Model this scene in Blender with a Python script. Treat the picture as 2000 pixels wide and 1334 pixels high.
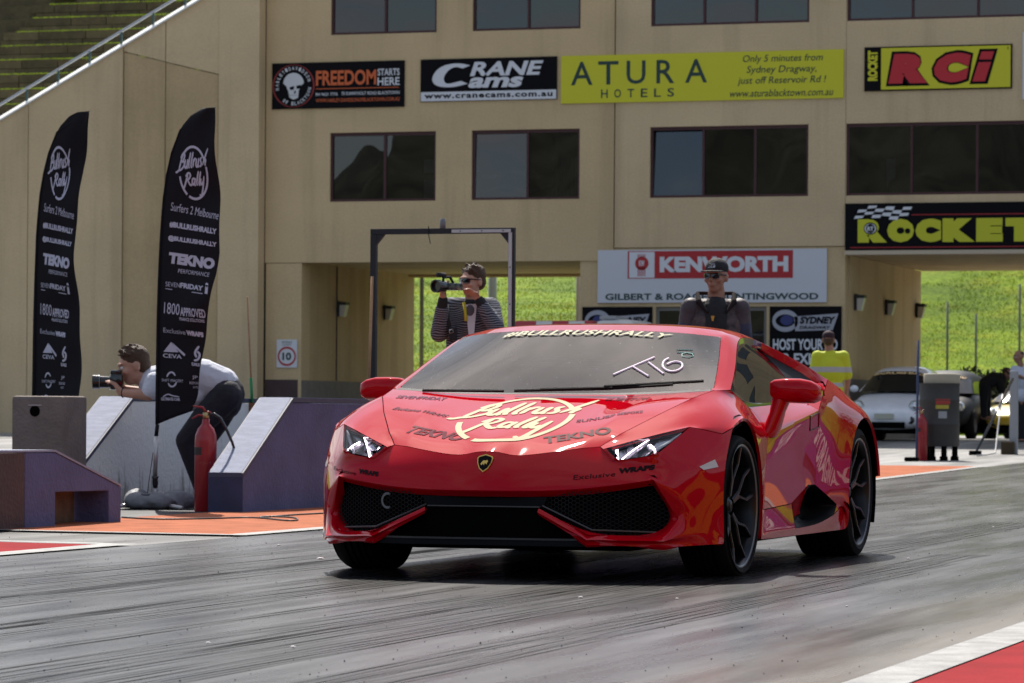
import bpy, bmesh, math, random
from mathutils import Vector, Matrix
from mathutils.bvhtree import BVHTree
random.seed(7)
sc = bpy.context.scene
for o in list(bpy.data.objects): bpy.data.objects.remove(o)

# ------------------------------------------------------------------ camera, sky, sun, exposure
# world axes follow the drag strip: X across it (to the right), Y down the strip away from the camera
TH, ROLL, FPX, HOR, CAMH = math.radians(17.3), 0.007, 6880.0, 812.0, 0.735
CAM = Vector((4.745, -15.741, CAMH))
cd = bpy.data.cameras.new("camera"); cam = bpy.data.objects.new("camera", cd)
sc.collection.objects.link(cam); sc.camera = cam
cam.matrix_world = Matrix.Translation(CAM) @ Matrix.Rotation(TH, 4, 'Z') @ Matrix.Rotation(math.pi/2, 4, 'X') @ Matrix.Rotation(ROLL, 4, 'Z')
cd.sensor_width = 36; cd.lens = FPX/2000*36; cd.shift_y = (HOR-667)/2000
cd.clip_start = .2; cd.clip_end = 3000
cd.dof.use_dof = True; cd.dof.focus_distance = 15.9; cd.dof.aperture_fstop = 11

SUN_TO = Vector((-.32, .74, 1.0)).normalized()          # direction towards the sun
elev = math.asin(SUN_TO.z); azim = math.atan2(SUN_TO.x, SUN_TO.y)
w = bpy.data.worlds.new("World"); sc.world = w; w.use_nodes = True
nt = w.node_tree; nt.nodes.clear()
def wn(t, **k):
    n = nt.nodes.new(t)
    for a, b in k.items(): setattr(n, a, b)
    return n
out = wn('ShaderNodeOutputWorld'); bg = wn('ShaderNodeBackground'); bg.inputs[1].default_value = .105
sky = wn('ShaderNodeTexSky'); sky.sky_type = 'NISHITA'; sky.sun_disc = False
sky.sun_elevation = elev; sky.sun_rotation = azim; sky.air_density = 1.0; sky.dust_density = 1.5
# scattered cloud over the clear sky, the same all round
tc = wn('ShaderNodeTexCoord'); sep = wn('ShaderNodeSeparateXYZ'); nt.links.new(tc.outputs['Generated'], sep.inputs[0])
mx = wn('ShaderNodeMath', operation='MAXIMUM'); mx.inputs[1].default_value = .06; nt.links.new(sep.outputs[2], mx.inputs[0])
dvx = wn('ShaderNodeMath', operation='DIVIDE'); dvy = wn('ShaderNodeMath', operation='DIVIDE')
nt.links.new(sep.outputs[0], dvx.inputs[0]); nt.links.new(mx.outputs[0], dvx.inputs[1])
nt.links.new(sep.outputs[1], dvy.inputs[0]); nt.links.new(mx.outputs[0], dvy.inputs[1])
cmb = wn('ShaderNodeCombineXYZ'); nt.links.new(dvx.outputs[0], cmb.inputs[0]); nt.links.new(dvy.outputs[0], cmb.inputs[1])
nz = wn('ShaderNodeTexNoise'); nz.inputs['Scale'].default_value = .9; nz.inputs['Detail'].default_value = 7; nz.inputs['Roughness'].default_value = .58
nt.links.new(cmb.outputs[0], nz.inputs['Vector'])
cr = wn('ShaderNodeValToRGB'); cr.color_ramp.elements[0].position = .44; cr.color_ramp.elements[1].position = .62
nt.links.new(nz.outputs['Fac'], cr.inputs[0])
mixc = wn('ShaderNodeMixRGB'); nt.links.new(cr.outputs[0], mixc.inputs[0]); nt.links.new(sky.outputs[0], mixc.inputs[1])
mixc.inputs[2].default_value = (4.4, 4.6, 5.1, 1)
nt.links.new(mixc.outputs[0], bg.inputs[0]); nt.links.new(bg.outputs[0], out.inputs[0])
sd = bpy.data.lights.new("sun", 'SUN'); sd.energy = 4.8; sd.angle = math.radians(.53); sd.color = (1, .95, .87)
so = bpy.data.objects.new("sun", sd); sc.collection.objects.link(so)
so.rotation_euler = SUN_TO.to_track_quat('Z', 'Y').to_euler(); so.location = (0, 0, 60)
sc.view_settings.view_transform = 'Standard'; sc.view_settings.look = 'None'
sc.view_settings.exposure = .5; sc.view_settings.gamma = 1; sc.view_settings.use_curve_mapping = False
sc.render.engine = 'CYCLES'; sc.cycles.max_bounces = 8; sc.cycles.use_denoising = True
sc.cycles.sample_clamp_indirect = 6; sc.cycles.transparent_max_bounces = 12

# ------------------------------------------------------------------ survey helper: line of sight meets a real plane
def ray(px, py):
    a, b = px-1000, py-HOR; c, s = math.cos(ROLL), math.sin(ROLL)
    x = (c*a+s*b)/FPX; z = -(-s*a+c*b)/FPX
    return Vector((x*math.cos(TH)-math.sin(TH), x*math.sin(TH)+math.cos(TH), z))
def un(px, py, u=None, v=None, z=None):
    d = ray(px, py)
    if u is not None: t = (u-CAM.x)/d.x
    elif v is not None: t = (v-CAM.y)/d.y
    else: t = (z-CAM.z)/d.z
    return CAM + d*t

# ------------------------------------------------------------------ materials
MATS = {}
def mat(name, col, rough=.6, metal=0, spec=.5, var=0, vscale=6, bump=0, bscale=40, coat=0, coatr=.03, trans=0, ior=1.45, emis=None, estr=0,
        col2=None, stretch=None, sheen=0, dirt=None):
    if name in MATS: return MATS[name]
    m = bpy.data.materials.new(name); m.use_nodes = True; n = m.node_tree.nodes; l = m.node_tree.links
    p = n['Principled BSDF']
    p.inputs['Base Color'].default_value = (*col, 1); p.inputs['Roughness'].default_value = rough
    p.inputs['Metallic'].default_value = metal; p.inputs['Specular IOR Level'].default_value = spec
    p.inputs['Coat Weight'].default_value = coat; p.inputs['Coat Roughness'].default_value = coatr
    p.inputs['Transmission Weight'].default_value = trans; p.inputs['IOR'].default_value = ior
    if sheen: p.inputs['Sheen Weight'].default_value = sheen
    if emis: p.inputs['Emission Color'].default_value = (*emis, 1); p.inputs['Emission Strength'].default_value = estr
    tcn = None
    if var or bump or dirt:
        g = n.new('ShaderNodeNewGeometry'); mp = n.new('ShaderNodeMapping'); l.new(g.outputs['Position'], mp.inputs[0])
        if stretch: mp.inputs['Scale'].default_value = stretch
        tcn = mp.outputs[0]
    if var:
        t = n.new('ShaderNodeTexNoise'); t.inputs['Scale'].default_value = vscale; t.inputs['Detail'].default_value = 5; t.inputs['Roughness'].default_value = .6
        l.new(tcn, t.inputs['Vector'])
        r = n.new('ShaderNodeValToRGB'); r.color_ramp.elements[0].position = .3; r.color_ramp.elements[1].position = .7
        c2 = col2 or tuple(c*(1-var) for c in col); c1 = col if col2 else tuple(min(1, c*(1+var*.6)) for c in col)
        r.color_ramp.elements[0].color = (*c2, 1); r.color_ramp.elements[1].color = (*c1, 1)
        l.new(t.outputs['Fac'], r.inputs[0]); l.new(r.outputs[0], p.inputs['Base Color'])
        last = r.outputs[0]
    if bump:
        t = n.new('ShaderNodeTexNoise'); t.inputs['Scale'].default_value = bscale; t.inputs['Detail'].default_value = 6
        l.new(tcn, t.inputs['Vector']); b = n.new('ShaderNodeBump'); b.inputs['Strength'].default_value = bump; b.inputs['Distance'].default_value = .02
        l.new(t.outputs['Fac'], b.inputs['Height']); l.new(b.outputs[0], p.inputs['Normal'])
    MATS[name] = m; return m

def glassmat(name, tint, ior=1.6, rough=.0, wob=.02, wscale=.8, dust=0):
    m = bpy.data.materials.new(name); m.use_nodes = True; N = m.node_tree.nodes; L = m.node_tree.links; N.remove(N['Principled BSDF'])
    tr = N.new('ShaderNodeBsdfTransparent'); tr.inputs[0].default_value = (*tint, 1)
    gl = N.new('ShaderNodeBsdfGlossy'); gl.inputs['Roughness'].default_value = rough
    fr = N.new('ShaderNodeFresnel'); fr.inputs[0].default_value = ior
    g = N.new('ShaderNodeNewGeometry'); t = N.new('ShaderNodeTexNoise'); t.inputs['Scale'].default_value = wscale; L.new(g.outputs['Position'], t.inputs['Vector'])
    b = N.new('ShaderNodeBump'); b.inputs['Strength'].default_value = 1; b.inputs['Distance'].default_value = wob; L.new(t.outputs['Fac'], b.inputs['Height'])
    L.new(b.outputs[0], gl.inputs['Normal']); L.new(b.outputs[0], fr.inputs['Normal'])
    mx = N.new('ShaderNodeMixShader'); L.new(fr.outputs[0], mx.inputs[0]); L.new(tr.outputs[0], mx.inputs[1]); L.new(gl.outputs[0], mx.inputs[2])
    o = mx.outputs[0]
    if dust:                     # a film of road dust with lighter specks
        df = N.new('ShaderNodeBsdfDiffuse'); df.inputs[0].default_value = (.55, .56, .55, 1); t2 = N.new('ShaderNodeTexNoise'); t2.inputs['Scale'].default_value = 7; t2.inputs['Detail'].default_value = 8
        L.new(g.outputs['Position'], t2.inputs['Vector']); v2 = N.new('ShaderNodeTexVoronoi'); v2.inputs['Scale'].default_value = 26; L.new(g.outputs['Position'], v2.inputs['Vector'])
        r2 = N.new('ShaderNodeMapRange'); r2.inputs[1].default_value = .35; r2.inputs[2].default_value = .7; r2.inputs[3].default_value = dust*.5; r2.inputs[4].default_value = dust*1.8; L.new(t2.outputs['Fac'], r2.inputs[0])
        r3 = N.new('ShaderNodeMapRange'); r3.inputs[1].default_value = .05; r3.inputs[2].default_value = .09; r3.inputs[3].default_value = .5; r3.inputs[4].default_value = 0; L.new(v2.outputs['Distance'], r3.inputs[0])
        ad = N.new('ShaderNodeMath'); ad.use_clamp = True; L.new(r2.outputs[0], ad.inputs[0]); L.new(r3.outputs[0], ad.inputs[1])
        m2 = N.new('ShaderNodeMixShader'); L.new(ad.outputs[0], m2.inputs[0]); L.new(o, m2.inputs[1]); L.new(df.outputs[0], m2.inputs[2]); o = m2.outputs[0]
    L.new(o, N['Material Output'].inputs[0]); MATS[name] = m; return m
def wallmat(name, c, streak=.10):
    m = bpy.data.materials.new(name); m.use_nodes = True; N = m.node_tree.nodes; L = m.node_tree.links; p = N['Principled BSDF']; p.inputs['Roughness'].default_value = .88; p.inputs['Specular IOR Level'].default_value = .25
    g = N.new('ShaderNodeNewGeometry')
    def ns(sc_, det, lo, hi, ca, cb):
        mp = N.new('ShaderNodeMapping'); mp.inputs['Scale'].default_value = sc_; L.new(g.outputs['Position'], mp.inputs[0]); t = N.new('ShaderNodeTexNoise'); t.inputs['Scale'].default_value = 1; t.inputs['Detail'].default_value = det; t.inputs['Roughness'].default_value = .62
        L.new(mp.outputs[0], t.inputs['Vector']); r = N.new('ShaderNodeValToRGB'); r.color_ramp.elements[0].position = lo; r.color_ramp.elements[1].position = hi; r.color_ramp.elements[0].color = (*ca, 1); r.color_ramp.elements[1].color = (*cb, 1); L.new(t.outputs['Fac'], r.inputs[0]); return r.outputs[0]
    def mul(a, b, f=1.):
        q = N.new('ShaderNodeMixRGB'); q.blend_type = 'MULTIPLY'; q.inputs[0].default_value = f; L.new(a, q.inputs[1]); L.new(b, q.inputs[2]); return q.outputs[0]
    base = ns((.35, .35, .5), 4, .3, .7, tuple(x*.88 for x in c), tuple(min(1, x*1.06) for x in c))
    st = ns((1.5, 1.5, .10), 5, .34, .5, (1-streak*1.5, 1-streak*1.55, 1-streak*1.6), (1, 1, 1))
    fine = ns((26, 26, 26), 4, .3, .7, (.91, .91, .91), (1.06, 1.06, 1.06))
    L.new(mul(mul(base, st), fine), p.inputs['Base Color'])
    t = N.new('ShaderNodeTexNoise'); t.inputs['Scale'].default_value = 30; t.inputs['Detail'].default_value = 5; L.new(g.outputs['Position'], t.inputs['Vector']); b = N.new('ShaderNodeBump'); b.inputs['Strength'].default_value = .35; b.inputs['Distance'].default_value = .02; L.new(t.outputs['Fac'], b.inputs['Height']); L.new(b.outputs[0], p.inputs['Normal'])
    MATS[name] = m; return m
# ------------------------------------------------------------------ object helpers
COL = sc.collection
def tag(o, label=None, cat=None, group=None, kind=None):
    if label: o['label'] = label
    if cat: o['category'] = cat
    if group: o['group'] = group
    if kind: o['kind'] = kind
    return o
def thing(name, label, cat, loc=(0, 0, 0), rz=0, group=None):
    o = bpy.data.objects.new(name, None); COL.objects.link(o); o.location = loc; o.rotation_euler = (0, 0, rz)
    o.empty_display_size = .1
    return tag(o, label, cat, group)
class MB:
    def __init__(s): s.v = []; s.f = []; s.segs = []; s.track = False
    def add(s, vs, fs):
        k = len(s.v); s.v += [tuple(p) for p in vs]; s.f += [tuple(i+k for i in f) for f in fs]; return s
    def box(s, x0, x1, y0, y1, z0, z1, bev=0):
        if bev <= 0:
            return s.add([(x0,y0,z0),(x1,y0,z0),(x1,y1,z0),(x0,y1,z0),(x0,y0,z1),(x1,y0,z1),(x1,y1,z1),(x0,y1,z1)],
                  [(3,2,1,0),(4,5,6,7),(0,1,5,4),(1,2,6,5),(2,3,7,6),(3,0,4,7)])
        bm = bmesh.new(); bmesh.ops.create_cube(bm, size=1)
        for q in bm.verts: q.co = ((x0+x1)/2+q.co.x*(x1-x0), (y0+y1)/2+q.co.y*(y1-y0), (z0+z1)/2+q.co.z*(z1-z0))
        bmesh.ops.bevel(bm, geom=bm.edges[:], offset=bev, segments=2, profile=.6, affect='EDGES')
        bm.verts.index_update(); s.add([q.co[:] for q in bm.verts], [[q.index for q in f.verts] for f in bm.faces]); bm.free(); return s
    def prism(s, poly, y0, y1, axis='y'):
        """poly: list of 2D points; extruded along axis between y0 and y1"""
        n = len(poly)
        if axis == 'y': A = [(a, y0, b) for a, b in poly]; B = [(a, y1, b) for a, b in poly]
        elif axis == 'x': A = [(y0, a, b) for a, b in poly]; B = [(y1, a, b) for a, b in poly]
        else: A = [(a, b, y0) for a, b in poly]; B = [(a, b, y1) for a, b in poly]
        return s.add(A+B, [tuple(range(n))[::-1], tuple(range(n, 2*n))]+[(i, (i+1) % n, n+(i+1) % n, n+i) for i in range(n)])
    def tube(s, pts, r, n=10, cap=True):
        pts = [Vector(p) for p in pts]; rs = r if isinstance(r, (list, tuple)) else [r]*len(pts)
        rings = []; prev = None
        for i, p in enumerate(pts):
            d = (pts[min(i+1, len(pts)-1)]-pts[max(i-1, 0)]).normalized()
            if prev is None: a = d.orthogonal().normalized()
            else: a = (prev-d*prev.dot(d)).normalized()
            prev = a; b = d.cross(a)
            rings.append([p+(a*math.cos(2*math.pi*k/n)+b*math.sin(2*math.pi*k/n))*rs[i] for k in range(n)])
        vs = [q for R in rings for q in R]; fs = []
        for i in range(len(pts)-1):
            for k in range(n): fs.append((i*n+k, i*n+(k+1) % n, (i+1)*n+(k+1) % n, (i+1)*n+k))
        if cap: fs += [tuple(range(n))[::-1], tuple(range((len(pts)-1)*n, len(pts)*n))]
        return s.add(vs, fs)
    def lathe(s, prof, n=32, c=(0, 0, 0), axis='z', close=False):
        """prof: list of (radius, height)"""
        vs = []; m = len(prof)
        for k in range(n):
            t = 2*math.pi*k/n
            for r, h in prof:
                if axis == 'z': vs.append((c[0]+r*math.cos(t), c[1]+r*math.sin(t), c[2]+h))
                elif axis == 'x': vs.append((c[0]+h, c[1]+r*math.cos(t), c[2]+r*math.sin(t)))
                else: vs.append((c[0]+r*math.cos(t), c[1]+h, c[2]+r*math.sin(t)))
        fs = []
        for k in range(n):
            k2 = (k+1) % n
            for i in range(m-1 if not close else m):
                j = (i+1) % m; fs.append((k*m+i, k2*m+i, k2*m+j, k*m+j))
        return s.add(vs, fs)
    def ell(s, c, r, n=14, m=9, rot=None):
        vs = []; c = Vector(c)
        for i in range(m+1):
            t = math.pi*i/m
            for k in range(n):
                a = 2*math.pi*k/n; q = Vector((r[0]*math.sin(t)*math.cos(a), r[1]*math.sin(t)*math.sin(a), r[2]*math.cos(t)))
                if rot: q = rot @ q
                vs.append(c+q)
        fs = [(i*n+k, (i+1)*n+k, (i+1)*n+(k+1) % n, i*n+(k+1) % n) for i in range(m) for k in range(n)]
        return s.add(vs, fs)
    def build(s, name, m, parent=None, smooth=False, bevel=0, angle=None, merge=False):
        me = bpy.data.meshes.new(name); me.from_pydata(s.v, [], s.f); me.validate(); me.update()
        bm = bmesh.new(); bm.from_mesh(me)
        if merge: bmesh.ops.remove_doubles(bm, verts=bm.verts, dist=1e-5)
        bmesh.ops.recalc_face_normals(bm, faces=bm.faces); bm.to_mesh(me); bm.free()
        o = bpy.data.objects.new(name, me); COL.objects.link(o)
        if m: me.materials.append(m)
        if smooth or angle:
            me.shade_smooth()
            if angle: me.set_sharp_from_angle(angle=math.radians(angle))
        if bevel:
            b = o.modifiers.new('bev', 'BEVEL'); b.width = bevel; b.segments = 2; b.limit_method = 'ANGLE'; b.angle_limit = math.radians(40)
            me.shade_smooth(); me.set_sharp_from_angle(angle=math.radians(40))
        if parent is not None:
            o.parent = parent; o.matrix_parent_inverse = Matrix()
        return o
def rel(pts, base):
    b = Vector(base); return [Vector(p)-b for p in pts]
def copy_tree(o, parent=None):
    c = o.copy(); COL.objects.link(c)
    if parent is not None: c.parent = parent
    for ch in o.children: copy_tree(ch, c)
    return c
# ------------------------------------------------------------------ lettering as mesh
_tc = {}
def text2d(s, bold=0.0, spacing=1.0, shear=0.0):
    key = (s, bold, spacing, shear)
    if key in _tc: return _tc[key]
    c = bpy.data.curves.new('t', 'FONT'); c.body = s; c.size = 1; c.offset = bold; c.space_character = spacing; c.shear = shear
    c.resolution_u = 3
    o = bpy.data.objects.new('t', c); COL.objects.link(o)
    dg = bpy.context.evaluated_depsgraph_get(); me = bpy.data.meshes.new_from_object(o.evaluated_get(dg))
    vs = [(p.co.x, p.co.y) for p in me.vertices]; fs = [tuple(p.vertices) for p in me.polygons]
    bpy.data.objects.remove(o); bpy.data.curves.remove(c); bpy.data.meshes.remove(me)
    if not vs: vs = [(0, 0), (1, 0), (0, 1)]; fs = [(0, 1, 2)]
    x0 = min(p[0] for p in vs); x1 = max(p[0] for p in vs); y0 = min(p[1] for p in vs); y1 = max(p[1] for p in vs)
    vs = [((p[0]-x0)/(x1-x0+1e-9), (p[1]-y0)/(y1-y0+1e-9)) for p in vs]
    _tc[key] = (vs, fs); return _tc[key]
def put_text(mb, s, fn, x0, x1, y0, y1, bold=0, spacing=1, shear=0, slant=0):
    """fit the text into the rectangle x0..x1, y0..y1 of a 2D layout that fn maps to 3D"""
    vs, fs = text2d(s, bold, spacing, shear)
    q0 = (len(mb.v), len(mb.f)); mb.add([fn(x0+(x1-x0)*a+slant*b, y0+(y1-y0)*b) for a, b in vs], fs); mb.segs.append((q0, (len(mb.v), len(mb.f))))
def build_split(mb, name, m, parent):
    """every word its own part; whatever is not a word stays together"""
    rest = MB(); used_v = [0]*len(mb.v); r = []
    for (v0, f0), (v1, f1) in mb.segs:
        w_ = MB(); w_.v = mb.v[v0:v1]; w_.f = [tuple(i-v0 for i in f) for f in mb.f[f0:f1]]; r.append(w_.build(name, m, parent))
        for i in range(v0, v1): used_v[i] = 1
    mp = {}; 
    for i, u_ in enumerate(used_v):
        if not u_: mp[i] = len(rest.v); rest.v.append(mb.v[i])
    if rest.v:
        rest.f = [tuple(mp[i] for i in f) for f in mb.f if f[0] in mp]; r.append(rest.build(name, m, parent))
    return r
def put_poly(mb, pts, fn):
    q0 = (len(mb.v), len(mb.f)); mb.add([fn(a, b) for a, b in pts], [tuple(range(len(pts)))])
    if mb.track: mb.segs.append((q0, (len(mb.v), len(mb.f))))
def put_stroke(mb, pts, w, fn, taper=True, sub=2):
    """a pen stroke along pts with width w"""
    P = [Vector((a, b)) for a, b in pts]
    for _ in range(sub):                      # Chaikin smoothing
        if len(P) < 3: break
        Q = [P[0]]
        for a, b in zip(P[:-1], P[1:]): Q += [a*.75+b*.25, a*.25+b*.75]
        P = Q+[P[-1]]
    if len(P) == 2: P = [P[0].lerp(P[1], i/6) for i in range(7)]
    L = []; n = len(P)
    for i, p in enumerate(P):
        d = (P[min(i+1, n-1)]-P[max(i-1, 0)]); d = d.normalized() if d.length > 1e-9 else Vector((1, 0))
        t = i/(n-1); k = min(1, .45+3*t, .45+3*(1-t)) if taper else 1
        nn = Vector((-d.y, d.x))*w*.5*k; L.append((p+nn, p-nn))
    vs = [fn(*q) for ab in L for q in ab]; q0 = (len(mb.v), len(mb.f))
    mb.add(vs, [(2*i, 2*i+1, 2*i+3, 2*i+2) for i in range(n-1)])
    if mb.track: mb.segs.append((q0, (len(mb.v), len(mb.f))))
def ellipse_pts(cx, cy, rx, ry, a0, a1, n=28):
    return [(cx+rx*math.cos(math.radians(a0+(a1-a0)*i/n)), cy+ry*math.sin(math.radians(a0+(a1-a0)*i/n))) for i in range(n+1)]
# hand lettered two-word script in a ring, layout 0..1 by 0..1
SCRIPT = [
 [(.10,.50),(.20,.78),(.235,.80)], [(.10,.50),(.03,.44),(.0,.46)],
 [(.15,.74),(.24,.86),(.285,.80),(.24,.70),(.18,.655)], [(.18,.655),(.26,.68),(.27,.60),(.17,.505),(.06,.475)],
 [(.30,.72),(.265,.58),(.30,.53),(.34,.60)], [(.375,.73),(.335,.56),(.365,.54)],
 [(.46,.87),(.385,.60),(.41,.545)], [(.53,.88),(.455,.61),(.48,.55)],
 [(.545,.74),(.515,.57)], [(.54,.68),(.58,.75),(.61,.74)],
 [(.635,.75),(.60,.61),(.635,.57),(.67,.64)], [(.70,.76),(.665,.60),(.695,.58)],
 [(.79,.78),(.745,.75),(.75,.70),(.775,.66),(.75,.60),(.705,.60)],
 [(.99,.97),(.80,.62)], [(.84,.68),(.885,.75),(.92,.74),(.875,.64),(.90,.62)],
 [(.36,.42),(.24,.15),(.20,.12)], [(.29,.37),(.37,.46),(.44,.43),(.41,.35),(.33,.30)], [(.34,.31),(.41,.20),(.455,.22)],
 [(.55,.34),(.49,.35),(.46,.25),(.49,.21),(.535,.27)], [(.565,.36),(.525,.22),(.56,.21)],
 [(.67,.50),(.585,.26),(.61,.21)], [(.735,.50),(.65,.26),(.675,.21)],
 [(.72,.36),(.695,.27),(.72,.22),(.77,.30)], [(.815,.41),(.735,.08),(.69,-.02),(.655,.04)]]
def put_script(mb, fn, ringfn=None, w=.045, ring=.045):
    for st in SCRIPT: put_stroke(mb, st, w, fn, sub=2)
    rf = ringfn or fn
    put_stroke(mb, ellipse_pts(.52, .46, .40, .52, 28, 148), ring, rf, taper=False, sub=0)
    put_stroke(mb, ellipse_pts(.52, .46, .40, .52, 190, 238), ring, rf, taper=False, sub=0)
    put_stroke(mb, ellipse_pts(.52, .46, .40, .52, 246, 375), ring, rf, taper=False, sub=0)
# ================================================================== GROUND
def gh(x, y): return max(0., min(.30, (y-18)*.0088))
def hill_h(x, y):
    """grass bank behind the building"""
    lf = max(0., min(1., (-15-x)/3.))                 # behind the left opening the bank starts closer
    r = .30+17*(lambda t: t*t*(3-2*t))(max(0., min(1., (y-76)/55)))
    l = .30+1.5*max(0., min(1., (y-61)/2.5))+3.9*max(0., min(1.25, (y-63)/38))
    return r*(1-lf)+l*lf+(math.sin(x*.31)+math.sin(y*.37+x*.11))*.07*max(0., min(1., (y-63)/30))
def grid(name, xs, ys, hf, m, kind='structure', dz=0):
    vs = [(x, y, hf(x, y)+dz) for y in ys for x in xs]; n = len(xs)
    fs = [(j*n+i, j*n+i+1, (j+1)*n+i+1, (j+1)*n+i) for j in range(len(ys)-1) for i in range(n-1)]
    b = MB(); b.add(vs, fs); o = b.build(name, m, smooth=True); o['kind'] = kind; return o
def frange(a, b, s):
    r = []; x = a
    while x < b-1e-6: r.append(x); x += s
    return r+[b]
def groundmat(name, c1, c2, streak, rlo, rhi, grain=.5, lines=False, wear=0):
    m = bpy.data.materials.new(name); m.use_nodes = True; N = m.node_tree.nodes; L = m.node_tree.links; p = N['Principled BSDF']
    g = N.new('ShaderNodeNewGeometry')
    def noise(scale, sc_, det=6, rough=.6):
        mp = N.new('ShaderNodeMapping'); mp.inputs['Scale'].default_value = sc_; L.new(g.outputs['Position'], mp.inputs[0])
        t = N.new('ShaderNodeTexNoise'); t.inputs['Scale'].default_value = scale; t.inputs['Detail'].default_value = det; t.inputs['Roughness'].default_value = rough
        L.new(mp.outputs[0], t.inputs['Vector']); return t.outputs['Fac']
    def ramp(fac, a, b, ca, cb):
        r = N.new('ShaderNodeValToRGB'); r.color_ramp.elements[0].position = a; r.color_ramp.elements[1].position = b
        r.color_ramp.elements[0].color = (*ca, 1); r.color_ramp.elements[1].color = (*cb, 1); L.new(fac, r.inputs[0]); return r.outputs[0]
    def mix(f, a, b, t='MIX'):
        q = N.new('ShaderNodeMixRGB'); q.blend_type = t
        if isinstance(f, float): q.inputs[0].default_value = f
        else: L.new(f, q.inputs[0])
        L.new(a, q.inputs[1]); L.new(b, q.inputs[2]); return q.outputs[0]
    A = ramp(noise(1, (4.5, .30, 1), 9, .7), .36, .66, c2, c1)
    B = ramp(noise(1, (38, .6, 1), 5, .6), .35, .65, (.68,)*3, (1.2,)*3)
    big = ramp(noise(.8, (1.1, .12, 1), 4), .38, .64, (.42,)*3, (1.3,)*3)
    gr = ramp(noise(170, (1, 1, 1), 2), .3, .75, (1-grain*.6,)*3, (1+grain*.6,)*3)
    c = mix(streak, A, B, 'MULTIPLY'); c = mix(1.0, c, big, 'MULTIPLY'); c = mix(1.0, c, gr, 'MULTIPLY')
    if wear:                      # tan dust gathered along the edge of the lane
        sp = N.new('ShaderNodeSeparateXYZ'); L.new(g.outputs['Position'], sp.inputs[0]); nn = N.new('ShaderNodeMath'); nn.operation = 'MULTIPLY_ADD'; nn.inputs[1].default_value = .9; L.new(noise(1, (3, .3, 1), 6), nn.inputs[0]); L.new(sp.outputs[0], nn.inputs[2])
        mr = N.new('ShaderNodeMapRange'); mr.inputs[1].default_value = 2.55; mr.inputs[2].default_value = 3.05; mr.inputs[3].default_value = 0; mr.inputs[4].default_value = .75; L.new(nn.outputs[0], mr.inputs[0])
        q = N.new('ShaderNodeMixRGB'); L.new(mr.outputs[0], q.inputs[0]); L.new(c, q.inputs[1]); q.inputs[2].default_value = (.20, .165, .125, 1); c = q.outputs[0]
    L.new(c, p.inputs['Base Color'])
    rr = N.new('ShaderNodeMapRange'); rr.inputs[1].default_value = .3; rr.inputs[2].default_value = .7; rr.inputs[3].default_value = rlo; rr.inputs[4].default_value = rhi
    p.inputs['Specular IOR Level'].default_value = .42
    L.new(noise(1, (3.2, .3, 1), 7, .6), rr.inputs[0]); L.new(rr.outputs[0], p.inputs['Roughness'])
    b1 = N.new('ShaderNodeBump'); b1.inputs['Strength'].default_value = .14; b1.inputs['Distance'].default_value = .003
    L.new(noise(150, (1, 1, 1), 3, .7), b1.inputs['Height'])
    b2 = N.new('ShaderNodeBump'); b2.inputs['Strength'].default_value = .055; b2.inputs['Distance'].default_value = .006
    L.new(noise(1, (22, 1.6, 1), 6, .7), b2.inputs['Height']); L.new(b1.outputs[0], b2.inputs['Normal']); L.new(b2.outputs[0], p.inputs['Normal'])
    MATS[name] = m; return m
M_pad = groundmat('pale concrete pad', (.27, .26, .25), (.17, .165, .16), .25, .6, .9, .25)
M_track = groundmat('rubbered asphalt', (.060, .058, .058), (.016, .016, .017), .9, .19, .35, .6, wear=1)
M_apron = groundmat('apron asphalt', (.055, .053, .052), (.030, .029, .029), .4, .5, .8, .6)
M_or = mat('orange road paint', (.40, .130, .065), .85, spec=.08, var=.30, vscale=4, bump=.25, bscale=60)
M_re = mat('red road paint', (.27, .014, .018), .85, spec=.08, var=.22, vscale=3, bump=.25, bscale=60)
M_wl = mat('white road paint', (.23, .225, .215), .6, var=.5, vscale=7, bump=.2, bscale=60)
ys = [-60, -30, 0, 10, 18]+frange(20, 52, 4)+[52.5, 56, 62, 70, 74]
gnd = grid('ground', [-400, -120, -60, -30, -15, 0, 15, 30, 60, 120, 400], [-400]+ys+[140, 1500], gh, M_pad)
apr = grid('apron', [-12, -3.0, 2.9, 12], frange(-30, 18, 6)+frange(20, 30, 2), gh, M_apron, dz=.004)
trk = grid('track', [-2.98, 2.75], frange(-40, 18, 4)+frange(20, 46, 2), gh, M_track, dz=.008)
def sheet(name, poly, m, z=.012, step=None):
    b = MB(); b.add([(x, y, gh(x, y)+z) for x, y in poly], [tuple(range(len(poly)))]); o = b.build(name, m); o['kind'] = 'structure'; return o
def strip(name, x0, x1, y0, y1, m, z=.012):
    yy = [y0]+[t for t in (18, 20, 24, 28, 30) if y0 < t < y1]+[y1]
    return grid(name, [x0, x1], yy, gh, m, dz=z)
sheet('orange_paint', [(-5.05, 4.02), (-3.12, 3.86), (-3.12, 18), (-5.05, 18)], M_or)
strip('orange_paint', -4.6, -3.12, 18, 30, M_or)
sheet('white_line', [(-5.0, 3.90), (-3.12, 3.74), (-2.97, 3.74), (-2.97, 18), (-3.12, 18), (-3.12, 3.86), (-5.0, 4.02)], M_wl, .016)
strip('white_line', -3.12, -2.97, 18, 30, M_wl, .016)
sheet('red_paint', [(-12, -12), (-3.16, -12), (-3.16, 2.06), (-12, 3.5)], M_re)
sheet('white_line', [(-3.16, -12), (-2.98, -12), (-2.98, 2.16), (-12, 3.62), (-12, 3.5), (-3.16, 2.06)], M_wl, .016)
sheet('red_paint', [(2.93, -14), (9, -14), (9, 2.1), (2.93, 2.1)], M_re)
strip('white_line', 2.76, 2.93, -14, 30, M_wl, .016)
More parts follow.
